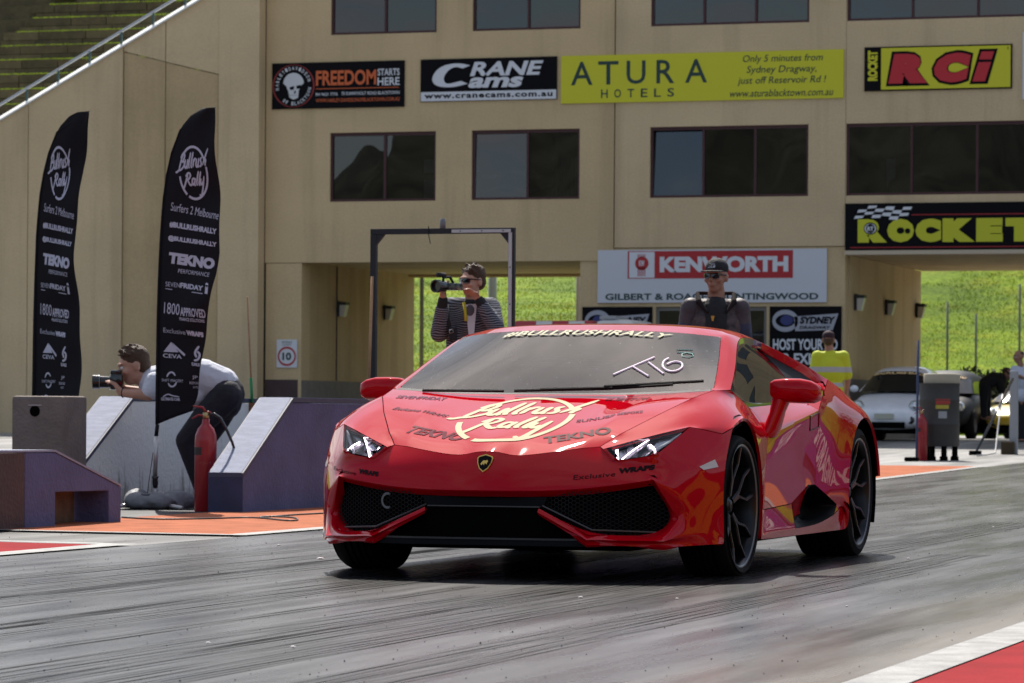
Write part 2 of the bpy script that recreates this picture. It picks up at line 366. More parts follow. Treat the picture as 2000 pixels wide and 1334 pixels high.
sheet('orange_paint', [(2.93, 3.9), (5.05, 3.9), (5.05, 18), (2.93, 18)], M_or)
strip('orange_paint', 2.93, 5.05, 18, 30, M_or)
# rubber laid down by earlier launches
def rubber_mat():
    m = bpy.data.materials.new('laid rubber'); m.use_nodes = True; N = m.node_tree.nodes; L = m.node_tree.links; p = N['Principled BSDF']
    p.inputs['Base Color'].default_value = (.010, .010, .010, 1); p.inputs['Roughness'].default_value = .30; p.inputs['Specular IOR Level'].default_value = .38
    g = N.new('ShaderNodeNewGeometry'); mp = N.new('ShaderNodeMapping'); mp.inputs['Scale'].default_value = (55, .7, 1); L.new(g.outputs['Position'], mp.inputs[0])
    t = N.new('ShaderNodeTexNoise'); t.inputs['Scale'].default_value = 1; t.inputs['Detail'].default_value = 6; L.new(mp.outputs[0], t.inputs['Vector'])
    r = N.new('ShaderNodeValToRGB'); r.color_ramp.elements[0].position = .42; r.color_ramp.elements[1].position = .60; L.new(t.outputs['Fac'], r.inputs[0])
    k = N.new('ShaderNodeMath'); k.operation = 'MULTIPLY'; k.inputs[1].default_value = .92; L.new(r.outputs[0], k.inputs[0]); L.new(k.outputs[0], p.inputs['Alpha'])
    return m
M_rub = rubber_mat()
for (xa, xb, wd, ya, yb) in [(.56, .50, .30, -12, 2.2), (-1.0, -1.22, .30, -12, 4.5), (-1.35, -1.5, .5, -12, 12), (.9, .8, .45, -12, 9), (-.35, -.3, .35, -12, 6), (.10, .16, .10, -12, -1.5), (1.55, 1.45, .3, -12, 3), (-2.0, -1.9, .22, -12, 9), (-.2, -.75, .12, -8, 0)]:
    n = 24; b = MB(); vs = []
    for i in range(n+1):
        t = i/n; y = ya+(yb-ya)*t; x = xa+(xb-xa)*t+.03*math.sin(y*.5+xa); vs += [(x-wd/2, y, .011), (x+wd/2, y, .011)]
    b.add(vs, [(2*i, 2*i+1, 2*i+3, 2*i+2) for i in range(n)]); o = b.build('tyre_mark', M_rub); o['kind'] = 'structure'
# rubber crumbs and grit
b = MB(); rr = random.Random(3)
for i in range(2600):
    y = -9+rr.random()**1.3*24; x = rr.uniform(-4.8, 2.9)
    if rr.random() < .5: x = rr.choice((-2.6, -1.9, .95, -.3))+rr.gauss(0, .5)
    s = rr.uniform(.0015, .0038)*(1.6 if rr.random() < .05 else 1); a = rr.random()*6.3; z = gh(x, y)+.009
    b.add([(x+s*math.cos(a), y+s*math.sin(a), z), (x+s*math.cos(a+2), y+s*math.sin(a+2), z), (x+s*math.cos(a+4), y+s*math.sin(a+4), z), (x, y, z+s*1.3)],
          [(0, 1, 3), (1, 2, 3), (2, 0, 3), (2, 1, 0)])
tag(b.build('rubber_crumbs', mat('rubber crumb', (.03, .028, .028), .7)), kind='stuff')
b = MB()
for i in range(26):
    y = rr.uniform(-6, 12); x = rr.uniform(-3, 2.7); s = rr.uniform(.004, .009)
    if i == 0: x, y, s = un(626, 1096, z=0).x, un(626, 1096, z=0).y, .016
    b.ell((x, y, .012), (s*1.4, s, s*.5), 7, 4)
tag(b.build('litter', mat('pale litter', (.75, .68, .64), .6)), kind='stuff')

# ================================================================== HILL BEHIND
def grassmat(name, c1, c2, blade=False):
    m = bpy.data.materials.new(name); m.use_nodes = True; N = m.node_tree.nodes; L = m.node_tree.links; p = N['Principled BSDF']; p.inputs['Roughness'].default_value = .9; p.inputs['Specular IOR Level'].default_value = .1
    g = N.new('ShaderNodeNewGeometry'); cols = []
    def ns(sc_, det, lo, hi, ca, cb):
        mp = N.new('ShaderNodeMapping'); mp.inputs['Scale'].default_value = sc_; L.new(g.outputs['Position'], mp.inputs[0]); t = N.new('ShaderNodeTexNoise'); t.inputs['Scale'].default_value = 1; t.inputs['Detail'].default_value = det; t.inputs['Roughness'].default_value = .65
        L.new(mp.outputs[0], t.inputs['Vector']); r = N.new('ShaderNodeValToRGB'); r.color_ramp.elements[0].position = lo; r.color_ramp.elements[1].position = hi; r.color_ramp.elements[0].color = (*ca, 1); r.color_ramp.elements[1].color = (*cb, 1); L.new(t.outputs['Fac'], r.inputs[0]); return r.outputs[0]
    A = ns((.25, .25, 1.6), 6, .36, .64, c2, c1); B = ns((7, 7, 7), 6, .36, .66, (.62, .66, .6), (1.25, 1.2, 1.1)); C_ = ns((.6, .6, 2.6), 5, .5, .72, (1, 1, 1), (1.35, 1.02, .9))
    def mul(a, b):
        q = N.new('ShaderNodeMixRGB'); q.blend_type = 'MULTIPLY'; q.inputs[0].default_value = 1; L.new(a, q.inputs[1]); L.new(b, q.inputs[2]); return q.outputs[0]
    c = mul(mul(A, B), C_); L.new(c, p.inputs['Base Color'])
    if blade:
        tr = N.new('ShaderNodeBsdfTranslucent'); L.new(c, tr.inputs[0]); mx = N.new('ShaderNodeMixShader'); mx.inputs[0].default_value = .6; L.new(p.outputs[0], mx.inputs[1]); L.new(tr.outputs[0], mx.inputs[2]); L.new(mx.outputs[0], N['Material Output'].inputs[0])
    MATS[name] = m; return m
M_hill = grassmat('mown bank', (.185, .27, .014), (.085, .145, .009))
grid('hill', frange(-75, 60, 1.5), frange(60.5, 140, 2)+[200], lambda x, y: hill_h(x, y) if y > 61 and (x < -15 or y > 75) else .28, M_hill)
# grass tufts over the stretch of bank that shows through the two openings
def tufts(name, spots, hmin, hmax, m, seed=1, wd=.03):
    r = random.Random(seed); b = MB(); V = []; Fc = []
    for (x, y, z) in spots:
        for k in range(3):
            h = r.uniform(hmin, hmax); a = r.random()*6.28; wv = wd*r.uniform(.6, 1.4); lx, ly = r.gauss(0, .35)*h, r.gauss(0, .35)*h
            i = len(V); V += [(x+wv*math.cos(a), y+wv*math.sin(a), z-.02), (x-wv*math.cos(a), y-wv*math.sin(a), z-.02), (x+lx, y+ly, z+h)]; Fc.append((i, i+1, i+2))
    b.v = V; b.f = Fc; o = b.build(name, m); o['kind'] = 'stuff'; return o
rr = random.Random(11)
def spots(x0, x1, y0, y1, n): 
    L = []
    for _ in range(n):
        x, y = rr.uniform(x0, x1), rr.uniform(y0, y1); L.append((x, y, hill_h(x, y)))
    return L
M_g1 = grassmat('bank grass', (.19, .275, .015), (.09, .15, .009), True); M_g2 = grassmat('dry bank grass', (.29, .29, .025), (.16, .17, .02), True)
S = spots(-16, -3, 77, 98, 30000)+spots(-42, -20, 63, 104, 34000)
tufts('bank_grass', S, .02, .075, M_g1, 2, .012)
S = [s for s in spots(-16, -3, 77, 98, 18000)+spots(-42, -20, 63, 104, 16000) if math.sin(s[0]*.5+math.sin(s[1]*.4)*2)+math.sin(s[1]*.9) > .6 or 76 < s[1] < 79.5]
tufts('dry_grass', S, .02, .09, M_g2, 3, .012)
# dark scrub along the foot of the bank (right opening)
def bush(name, label, cx, cy, w_, h_, n, m, group, seed):
    r = random.Random(seed); b = MB(); t = thing(name, label, 'shrub', (cx, cy, hill_h(cx, cy)), 0, group)
    for _ in range(n):
        a = r.random()*6.28; q = math.sqrt(r.random()); x = q*w_*math.cos(a); y = q*w_*.5*math.sin(a); z = h_*(r.random()**.8)*math.sqrt(max(.05, 1-q*q)); s = r.uniform(.05, .12)
        d1 = Vector((r.gauss(0, 1), r.gauss(0, 1), r.gauss(0, 1))).normalized()*s; d2 = Vector((r.gauss(0, 1), r.gauss(0, 1), r.gauss(0, 1))).normalized()*s*.6
        p = Vector((x, y, z)); b.add([p-d1, p+d2, p+d1, p-d2], [(0, 1, 2, 3)])
    b.build('foliage', m, t); s = MB()
    for k in range(5):
        a = r.random()*6.28; s.tube([(0, 0, 0), (math.cos(a)*w_*.3, math.sin(a)*w_*.2, h_*.6)], .02, 5)
    s.build('stem', mat('twig', (.09, .06, .04), .9), t)
M_sh = mat('scrub leaf', (.035, .05, .014), .8, var=.4, vscale=2)
for i, (px, h_) in enumerate([(1812, 1.6), (1868, 1.65), (1902, 1.8), (1940, 1.7), (1978, 1.75), (2030, 1.8)]):
    g_ = un(px, 760, v=77.5)
    bush('scrub_bush', ['dark scrubby bush at the foot of the bank behind the blue pole', 'dark scrubby bush directly above the grey drum bin', 'tallest dark bush at the foot of the bank, right of the grey drum',
      'dark bush behind the yellow car at the foot of the bank', 'dark bush behind the bending person beside the grey post', 'dark bush at the right edge behind the man in the white shirt'][i], g_.x, 77.0, 1.0, h_, 2200, M_sh, 'scrub along the foot of the bank', 40+i)
# thin fence posts on the bank
M_post = mat('weathered post', (.16, .17, .15), .7, metal=.3)
for i, (px, y0, y1, lab) in enumerate([(1850, 700, 590, 'thin grey fence post on the green bank above the drum bin'), (1991, 690, 555, 'thin grey fence post on the bank above the man in white'), (1906, 690, 612, 'short faint fence post on the bank between two taller posts')]):
    p = un(px, y0, v=84); q = un(px, y1, v=84); b = MB(); b.tube([(p.x, 84, hill_h(p.x, 84)-.2), (p.x, 84, q.z)], .035, 6)
    tag(b.build('fence_post', M_post, smooth=True), lab, 'post', 'fence posts on the bank')

# ================================================================== BUILDING
FV = 52.5; G0 = .28
def tanmat(name, c, v=.10):
    return wallmat(name, c)
M_tan = tanmat('tan render', (.62, .468, .268)); M_tan2 = tanmat('tan render light', (.64, .495, .30)); M_tan3 = tanmat('tan render darker', (.53, .395, .22))  # third tan is a darker tone: passage, rear walls, inset panels
M_gband = mat('grey painted plinth', (.20, .18, .17), .8, var=.15); M_bband = mat('dark brown plinth', (.07, .045, .045), .8, var=.15)
M_frame = mat('maroon window frame', (.06, .016, .018), .45); M_dark = mat('dark interior', (.05, .05, .05), .9)
M_room = mat('room wall', (.30, .28, .22), .9); M_blind = mat('white blind', (.75, .76, .78), .8)
M_pane = glassmat('tinted window glass', (.12, .13, .13), 1.95, wob=.012, wscale=.35)
bld = thing('tower_building', 'tan rendered trackside tower with rows of dark windows, sign boards and drive through openings', 'building', (0, 0, 0))
def panel(u0, u1, z0, z1, holes, m, v=FV, depth=.22, parent=bld, name='wall_panel'):
    """a tilt-up slab with rectangular openings: real reveals"""
    us = sorted({u0, u1, *[h[0] for h in holes], *[h[1] for h in holes]}); zs = sorted({z0, z1, *[h[2] for h in holes], *[h[3] for h in holes]})
    def solid(i, j):
        if i < 0 or j < 0 or i >= len(us)-1 or j >= len(zs)-1: return False
        a, c = (us[i]+us[i+1])/2, (zs[j]+zs[j+1])/2
        return not any(h[0] < a < h[1] and h[2] < c < h[3] for h in holes)
    b = MB(); w_ = v+depth
    for i in range(len(us)-1):
        for j in range(len(zs)-1):
            if not solid(i, j): continue
            a, c, d, e = us[i], us[i+1], zs[j], zs[j+1]
            b.add([(a, v, d), (c, v, d), (c, v, e), (a, v, e)], [(0, 1, 2, 3)]); b.add([(a, w_, d), (c, w_, d), (c, w_, e), (a, w_, e)], [(3, 2, 1, 0)])
            if not solid(i-1, j): b.add([(a, v, d), (a, w_, d), (a, w_, e), (a, v, e)], [(3, 2, 1, 0)])
            if not solid(i+1, j): b.add([(c, v, d), (c, w_, d), (c, w_, e), (c, v, e)], [(0, 1, 2, 3)])
            if not solid(i, j-1): b.add([(a, v, d), (c, v, d), (c, w_, d), (a, w_, d)], [(3, 2, 1, 0)])
            if not solid(i, j+1): b.add([(a, v, e), (c, v, e), (c, w_, e), (a, w_, e)], [(0, 1, 2, 3)])
    return b.build(name, m, parent, merge=True)
def window(u0, u1, z0, z1, mull, parent=bld, papers=()):
    fr = MB(); t = .05; v0 = FV+.05; v1 = FV+.12
    fr.box(u0+.002, u1-.002, v0, v1, z1-t*1.3, z1-.002); fr.box(u0+.002, u1-.002, v0, v1, z0+.002, z0+t)
    xs = [u0+t/2]+list(mull)+[u1-t/2]
    for k, x in enumerate(xs): fr.box(x-t/2+.002, x+t/2-.002, v0-.004, v1+.004, z0+.004, z1-.004)
    f = fr.build('window', M_frame, parent)
    for a, c in zip(xs[:-1], xs[1:]):
        p = MB(); y = v0+.04+rw.uniform(-.004, .004); k = rw.uniform(-.006, .006)
        tl_ = TILT.get((round(u0, 2), round(z0, 1), round(a, 1)), rw.uniform(-.014, .006)); p.add([(a, y, z0+t), (c, y+k, z0+t), (c, y+k+tl_, z1-t), (a, y+tl_, z1-t)], [(0, 1, 2, 3)]); p.build('pane', M_pane, f)
    return f
rw = random.Random(5)
TILT = {(-13.65, 5.1, -13.6): .085, (-17.41, 5.1, -17.4): .035}     # tilt added to these panes so they reflect brighter sky
J = .012
W2 = [(-20.48, -18.18, [-19.30]), (-17.41, -15.12, [-16.23]), (-13.65, -10.41, [-12.56, -11.5]), (-9.65, -5.2, [-8.35, -7.06, -5.9])]
Z2 = (5.12, 6.54); Z1 = (8.56, 9.98)
W2x = [(-3.2, -.9, [-2.05]), (.2, 3.4, [1.3, 2.4]), (4.5, 7.7, [5.6, 6.7]), (8.8, 11.1, [9.95])]
def holes_in(a, b, extra=()):
    H = []
    for w_ in W2+W2x:
        if w_[0] >= a-.02 and w_[1] <= b+.02:
            for z in (Z2, Z1): H.append((w_[0], w_[1], z[0], z[1]))
    return H+list(extra)
TOP = 12.5
panel(-21.90, -14.39-J, 3.87, TOP, holes_in(-21.9, -14.4), M_tan)
panel(-14.39+J, -9.66-.004, 4.13, TOP, holes_in(-14.3, -9.67), M_tan2)
panel(-9.66+.004, -4.5, 3.94, TOP, holes_in(-9.7, -4.5), M_tan2)
panel(-4.5+J, 3.9, G0, TOP, holes_in(-4.4, 3.9, [(-2.2, 2.6, G0, 3.9)]), M_tan)
panel(3.9+J, 12, G0, TOP, holes_in(3.9, 12), M_tan2)
for w_ in W2+W2x:
    for z in (Z2, Z1): window(w_[0], w_[1], z[0], z[1], w_[2])
# lower storey: pier, cross wall block with door and boards, soffits
panel(-21.88, -21.09, G0, 3.86, [], M_tan, v=FV+.01, depth=.5, name='pier')
b = MB(); b.box(-21.87, -21.16, FV-.006, FV+.004, G0, 1.45); b.build('plinth', M_bband, bld)
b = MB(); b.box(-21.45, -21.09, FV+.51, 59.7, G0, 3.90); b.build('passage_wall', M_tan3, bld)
b = MB(); b.box(-21.09, -21.075, FV+.02, 59.7, G0, 1.44); b.build('plinth', M_gband, bld)
b = MB(); b.box(-21.088, -21.07, 54.59, 54.62, 1.45, 3.88); b.build('joint_strip', M_dark, bld)
b = MB(); b.box(-21.9, -9.67, FV+.23, 59.9, 3.90, 4.10); b.build('soffit', M_tan2, bld)
b = MB(); b.box(-9.62, 4, FV+.23, 60.5, 3.96, 4.16); b.build('soffit', M_tan2, bld)
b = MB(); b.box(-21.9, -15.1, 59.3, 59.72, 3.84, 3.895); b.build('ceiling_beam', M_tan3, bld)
b = MB(); b.box(-9.65, -4.5, FV-.10, FV-.002, 3.95, 4.03); b.build('ledge', mat('ledge render', (.55, .46, .33), .8), bld)
dz0, dz1 = -13.52, -11.24
panel(-15.10, -9.66, G0, 4.118, [(dz0, dz1, G0+.02, 2.94)], M_tan, v=FV+.035, depth=.3, name='cross_wall')
b = MB(); b.box(-9.98, -9.63, FV+.34, 60.4, G0, 3.955); b.build('passage_wall', M_tan, bld)
b = MB(); b.box(-9.63, -9.615, FV+.34, 60.4, G0, 1.51); b.build('plinth', M_gband, bld)
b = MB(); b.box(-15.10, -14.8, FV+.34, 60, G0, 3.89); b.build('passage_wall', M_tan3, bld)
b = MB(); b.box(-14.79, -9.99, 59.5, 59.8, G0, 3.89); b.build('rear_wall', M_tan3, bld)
# glazed office front beneath the white board
f = MB()
for x in (dz0+.03, -12.40, -11.87, dz1-.03): f.box(x-.03, x+.03, FV+.08, FV+.14, G0, 2.93)
f.box(dz0, dz1, FV+.082, FV+.138, 2.86, 2.935); f.box(dz0, dz1, FV+.082, FV+.138, G0, .42)
f = f.build('window', mat('grey office frame', (.18, .17, .15), .5), bld)
for a, c in ((dz0+.06, -12.43), (-12.37, -11.90), (-11.84, dz1-.06)):
    p = MB(); p.add([(a, FV+.11, .42), (c, FV+.11, .42), (c, FV+.11, 2.86), (a, FV+.11, 2.86)], [(0, 1, 2, 3)]); p.build('pane', M_pane, f)
# rooms behind the glass: back walls, floors and the far shell
b = MB(); b.box(-21.8, 12, 57, 57.2, 4.2, 12.3); b.build('room_wall', M_room, bld)
for z in (4.22, 7.6, 11.2): 
    b = MB(); b.box(-21.8, 12, FV+.24, 56.9, z, z+.2); b.build('floor_slab', M_dark, bld)
for u in (-21.8, -14.4, -9.7, -4.55, 3.9): 
    b = MB(); b.box(u, u+.1, FV+.24, 56.98, 4.45, 12.2); b.build('room_partition', M_room, bld)
b = MB(); b.box(-21.9, 12, FV+.005, 60, TOP+.01, TOP+.3); b.build('roof', M_tan, bld)
b = MB(); b.box(-21.9, -9.7, 59.75, 60, 4.12, TOP); b.box(-9.69, 12, 59.76, 60.1, 4.18, TOP); b.build('rear_wall', M_tan3, bld)
# things seen in the rooms
def wpt(px, py, v=FV+.35): p = un(px, py, v=v); return p.x, p.z
def flat(name, m, x0, y0, x1, y1, v, label, cat, group=None):
    a = un(x0, y0, v=v); c = un(x1, y1, v=v); b = MB(); b.box(a.x, c.x, v, v+.01, c.z, a.z)
    return tag(b.build(name, m), label, cat, group)
flat('paper_notice', M_blind, 828, 312, 849, 338, FV+.2, 'upper white notice at the right side of the lower left window', 'notice', 'white notices behind the glass')
flat('paper_notice', M_blind, 828, 351, 849, 390, FV+.2, 'lower white notice at the right side of the lower left window', 'notice', 'white notices behind the glass')
flat('paper_notice', M_blind, 926, 308, 937, 335, FV+.2, 'upper white notice at the left edge of the window above the gantry', 'notice', 'white notices behind the glass')
flat('paper_notice', M_blind, 926, 348, 937, 388, FV+.2, 'lower white notice at the left edge of the window above the gantry', 'notice', 'white notices behind the glass')
b = MB()
for p_ in [(1731, 310), (1749, 310), (1749, 348), (1738, 352), (1732, 370)]:
    q = un(*p_, v=FV+.3); b.v.append((q.x, q.y, q.z))
b.f.append((0, 1, 2, 3, 4)); n0 = len(b.v); b.v += [(x, y+.01, z) for x, y, z in b.v]; b.f.append((9, 8, 7, 6, 5))
tag(b.build('paper_notice', M_blind), 'torn white notice alone in the wide window above the yellow lettered board', 'notice', 'white notices behind the glass')
bl = thing('vertical_blind', 'pale vertical slat blind in the right half of the window above the gantry', 'blind', (0, 0, 0))
for k in range(7):
    a = un(1078+k*7.4, 308, v=FV+.3); b = MB(); b.box(a.x, a.x+.045, FV+.3, FV+.31, 5.2, a.z); b.build('slat', mat('grey blind', (.42, .43, .46), .8), bl)
# draped banner lying on the sill inside
dr = MB(); rows = 8; A = []
for j in range(rows+1):
    for i in range(21):
        px = 942+i*7.2; py = 330+j*7.0+5*math.sin(i*.5+j*.3); q = un(px, py, v=FV+.28+.05*math.sin(i*.8+j)); A.append(tuple(q))
b = MB(); fw = [(j*21+i, j*21+i+1, (j+1)*21+i+1, (j+1)*21+i) for j in range(rows) for i in range(20)]
b.add(A, [f_ for k, f_ in enumerate(fw) if (k//20) % 4 in (1,)]); o1 = b.build('draped_cloth', mat('pale stripe cloth', (.5, .5, .48), .8), smooth=True)
tag(o1, 'pale striped cloth draped inside the window above the gantry', 'cloth')

# ---------------------------------------------------------------- stepped end wall to the left, coping and handrail
sw = thing('grandstand_wall', 'tan stair wall of the grandstand with a sloping white capped top', 'wall', (0, 0, 0))
SV = FV-.35
def zs_(u): return 7.05+(u+27.48)*.5335
def slant_panel(u0, u1, m, v0=SV, v1=SV+.35, top=0):
    b = MB(); b.prism([(u0, .2), (u1, .2), (u1, zs_(u1)-top), (u0, zs_(u0)-top)], v0, v1); return b.build('wall_panel', m, sw)
us_ = [-40, -31, -27.13, -24.97]
for a, c in zip(us_[:-1], us_[1:]): slant_panel(a+.008, c-.008 if c > -25 else c-.008, M_tan2)
# inner pair of panels with the darker rendered field under a sloping joint
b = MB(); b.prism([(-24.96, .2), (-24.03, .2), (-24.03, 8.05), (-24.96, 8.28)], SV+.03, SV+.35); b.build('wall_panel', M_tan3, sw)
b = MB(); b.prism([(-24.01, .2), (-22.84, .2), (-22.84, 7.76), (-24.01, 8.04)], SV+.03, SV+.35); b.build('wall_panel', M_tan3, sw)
b = MB(); b.prism([(-24.96, 8.30), (-24.03, 8.07), (-24.03, zs_(-24.03)), (-24.96, zs_(-24.96))], SV+.02, SV+.35); b.build('wall_panel', M_tan2, sw)
b = MB(); b.prism([(-24.01, 8.06), (-22.83, 7.78), (-22.83, zs_(-22.83)), (-24.01, zs_(-24.01))], SV+.02, SV+.35); b.build('wall_panel', M_tan2, sw)
b = MB(); b.prism([(-22.82, .2), (-21.92, .2), (-21.92, zs_(-21.92)), (-22.82, zs_(-22.82))], SV, SV+.35); b.build('wall_panel', M_tan2, sw)
M_cope = mat('white coping', (.80, .80, .76), .6, var=.1)
for a, c in [(-40, -33), (-33, -30), (-30, -27.14), (-27.12, -24.03), (-24.01, -21.9)]:
    b = MB(); sec = [(SV-.05, .001), (SV-.05, .02), (SV+.24, .19), (SV+.42, .19), (SV+.42, .001)]
    b.add([(u, v, zs_(u)+z) for u in (a, c) for v, z in sec], [(i, (i+1) % 5, 5+(i+1) % 5, 5+i) for i in range(5)]+[(4, 3, 2, 1, 0), (5, 6, 7, 8, 9)]); b.build('coping', M_cope, sw)
b = MB(); b.box(-22.3, -21.5, FV+.24, FV+.30, G0, TOP); b.build('joint_strip', M_dark, sw)  # dark strip added behind the gap so no light shows through
rl = thing('handrail', 'grey steel handrail running up the sloping white coping', 'handrail', (0, 0, 0)); M_rail = mat('galvanised steel', (.42, .44, .46), .35, metal=.8)
b = MB(); b.tube([(u, SV+.2, zs_(u)+.12+.30) for u in (-40, -34, -28, -24, -21.5)], .030, 8); b.build('rail', M_rail, rl, smooth=True)
for k in range(14):
    u = -21.5-k*.72*1.0
    if u < -31: break
    b = MB(); b.box(u-.02, u+.02, SV+.18, SV+.22, zs_(u)+.12, zs_(u)+.42); b.build('post', mat('dark green steel', (.05, .10, .10), .5), rl)
# terraced seating with block risers and grass edges
M_blk = [mat('terrace block %d' % i, c, .9, var=.3, vscale=4, bump=.6, bscale=20) for i, c in enumerate([(.14, .10, .06), (.17, .125, .075), (.115, .085, .052)])]
ter = thing('terrace_bank', 'terraced spectator bank with block risers and bright grass edges behind the sloping wall', 'terrace', (0, 0, 0))
gs = []; nb = 0
for k in range(13):
    v0 = 54.3+.9*k; z1 = 7.12+.425*k; z0 = z1-.425 if k else z1-1.4
    b = MB(); b.box(-33, -21.5, v0+.14, v0+1.02, z0, z1-.03); b.build('terrace_step', M_blk[2], ter)
    for c in (0, 1):
        u = -31.5+rw.uniform(0, .9); h = .20
        while u < -22 and nb < 296:
            L_ = rw.choice((.6, .9, .9, 1.2)); zz = z1-.415+c*h
            vis = un(0, 0, v=v0).x-.6 < u+L_ and u < -21.9
            if vis:
                b = MB(); b.box(u+.008, u+L_-.008, v0+rw.uniform(0, .02), v0+.13, zz+.006, zz+h-.004)
                b.build('block', M_blk[rw.randrange(3)], ter); nb += 1
            u += L_
    for _ in range(1500): gs.append((rw.uniform(-31, -22), v0+.02+abs(rw.gauss(0, .06)), z1-.03))
tufts('terrace_grass', gs, .02, .06, mat('yellow green edge', (.46, .58, .05), .7, var=.3, vscale=2), 9, .018)  # bright yellow-green tufts along the step edges
b = MB()
for k in range(13): b.box(-33, -21.5, 54.46+.9*k, 55.2+.9*k, 7.09+.425*k, 7.095+.425*k)
tag(b.build('terrace_turf', mat('terrace turf', (.16, .24, .03), .9, var=.3)), kind='stuff')

# ---------------------------------------------------------------- wall lamps
def lamp(loc, ax, label):
    t = thing('wall_lamp', label, 'lamp', loc, 0, 'wall lamps in the drive through passages')
    b = MB(); b.box(0, .05, -.10, .10, -.16, .16); b.build('back_plate', mat('lamp black', (.02, .02, .02), .5), t)
    b = MB(); b.prism([(.0, .14), (.20, .14), (.20, .08), (.0, .08)], -.12, .12, 'y'); b.build('hood', MATS['lamp black'], t)
    b = MB(); b.prism([(.05, .075), (.19, .075), (.13, -.17), (.05, -.17)], -.10, .10, 'y'); b.build('diffuser', mat('frosted lamp glass', (.55, .52, .46), .3), t)
for (px, py, L_) in [(662, 603, 'nearer wall lamp on the left passage wall, above the speed sign'), (752, 610, 'farther wall lamp in the left passage near the gantry post')]:
    p = un(px, py, u=-21.07); lamp(p, 1, L_)
for (px, py, L_) in [(1671, 590, 'nearest of three wall lamps on the right passage wall'), (1731, 600, 'middle one of three wall lamps on the right passage wall'), (1790, 606, 'farthest of three wall lamps, at the corner beside the grass')]:
    p = un(px, py, u=-9.61); lamp(p, 1, L_)

# ---------------------------------------------------------------- SIGNS
def board(name, label, u0, u1, z0, z1, m, v=FV, th=.03, cat='sign', group=None, edge=None):
    t = thing(name, label, cat, ((u0+u1)/2, v-th-.004, (z0+z1)/2), 0, group)
    W_, H_ = u1-u0, z1-z0
    b = MB(); b.box(-W_/2, W_/2, 0, th, -H_/2, H_/2); b.build('board', m, t)
    fn = lambda a, c, d=.004: (-W_/2+a*W_, -d, -H_/2+c*H_)
    return t, fn
def lett(t, m, name='lettering'):
    b = MB(); b._t = t; b._m = m; b._n = name; return b
def fin(b):
    if len(b.segs) > 1: return build_split(b, b._n, b._m, b._t)
    return b.build(b._n, b._m, b._t)
def rect(b, fn, x0, y0, x1, y1, d=None):
    g = fn if d is None else (lambda a, c: fn(a, c, d)); put_poly(b, [(x0, y0), (x1, y0), (x1, y1), (x0, y1)], g)
M_blk_s = mat('sign black', (.006, .0055, .007), .7, spec=.12); M_wht = mat('sign white', (.66, .68, .72), .5); M_yel = mat('sign yellow', (.62, .60, .02), .5)
M_orp = mat('sign orange', (.60, .12, .03), .5); M_redp = mat('sign red', (.42, .02, .025), .5); M_dkg = mat('sign dark green', (.015, .045, .04), .5)
# motorcycle dealer board
t, fn = board('sign_board', 'black dealer sign with a skull roundel and orange FREEDOM lettering', -21.76, -18.86, 7.05, 8.0, M_blk_s, group='sponsor boards across the facade')
b = lett(t, M_orp); put_text(b, 'FREEDOM', fn, .335, .79, .49, .82, bold=.03); rect(b, fn, .335, .415, .96, .43); put_text(b, 'WWW.HARLEY-DAVIDSONOFBLACKTOWN.COM.AU', fn, .335, .965, .13, .21, bold=.01); fin(b)
b = lett(t, M_wht)
put_text(b, 'STARTS', fn, .80, .965, .68, .83, bold=.02); put_text(b, 'HERE', fn, .80, .965, .47, .64, bold=.02); put_text(b, 'PH 9621 7776', fn, .335, .50, .27, .335, bold=.01); put_text(b, '70 SUNNYHOLT ROAD BLACKTOWN', fn, .53, .965, .275, .345, bold=.01)
def arc_text(b, s, cx, cy, rx, ry, a0, a1, h, fn, flip=False):
    n = len(s)
    for i, ch in enumerate(s):
        if ch == ' ': continue
        a = math.radians(a0+(a1-a0)*i/(n-1)); ux, uy = math.cos(a), math.sin(a); up = (ux, uy) if not flip else (-ux, -uy); rt = (up[1], -up[0]); wch = h*.62
        vs, fs = text2d(ch, .02)
        b.add([fn(cx+rx*(ux+rt[0]*(p-.5)*wch+up[0]*(q-.5)*h), cy+ry*(uy+rt[1]*(p-.5)*wch+up[1]*(q-.5)*h)) for p, q in vs], fs)
arc_text(b, 'HARLEY-DAVIDSON', .165, .50, .125, .385, 190, 18, .21, fn); arc_text(b, 'of BLACKTOWN', .165, .50, .125, .385, 236, 350, .21, fn, True)
fin(b)
b = lett(t, mat('skull grey white', (.60, .62, .64), .5), 'skull_emblem')
put_poly(b, [(.165+.078*math.cos(math.radians(a))*(1 if math.sin(math.radians(a)) > -.2 else .72), .555+.23*math.sin(math.radians(a))) for a in range(0, 360, 15)], fn)
put_poly(b, [(.125, .40), (.205, .38), (.20, .24), (.165, .20), (.135, .25)], lambda a, c: fn(a, c, .006)); fin(b)
b = lett(t, M_blk_s, 'skull_emblem')
g2 = lambda a, c: fn(a, c, .009)
for pts in ([(.135, .47), (.170, .50), (.168, .42), (.142, .41)], [(.187, .50), (.222, .52), (.215, .44), (.190, .43)], [(.172, .39), (.186, .39), (.181, .335), (.170, .335)]): put_poly(b, pts, g2)
for k in range(4): rect(b, g2, .140+k*.014, .27, .1425+k*.014, .32)
fin(b)
b = lett(t, mat('dark red print', (.25, .02, .02), .6), 'ring_print'); put_stroke(b, ellipse_pts(.165, .5, .155, .46, 100, 460, 40), .012, lambda a, c: fn(a, c, .002), taper=False, sub=0); fin(b)
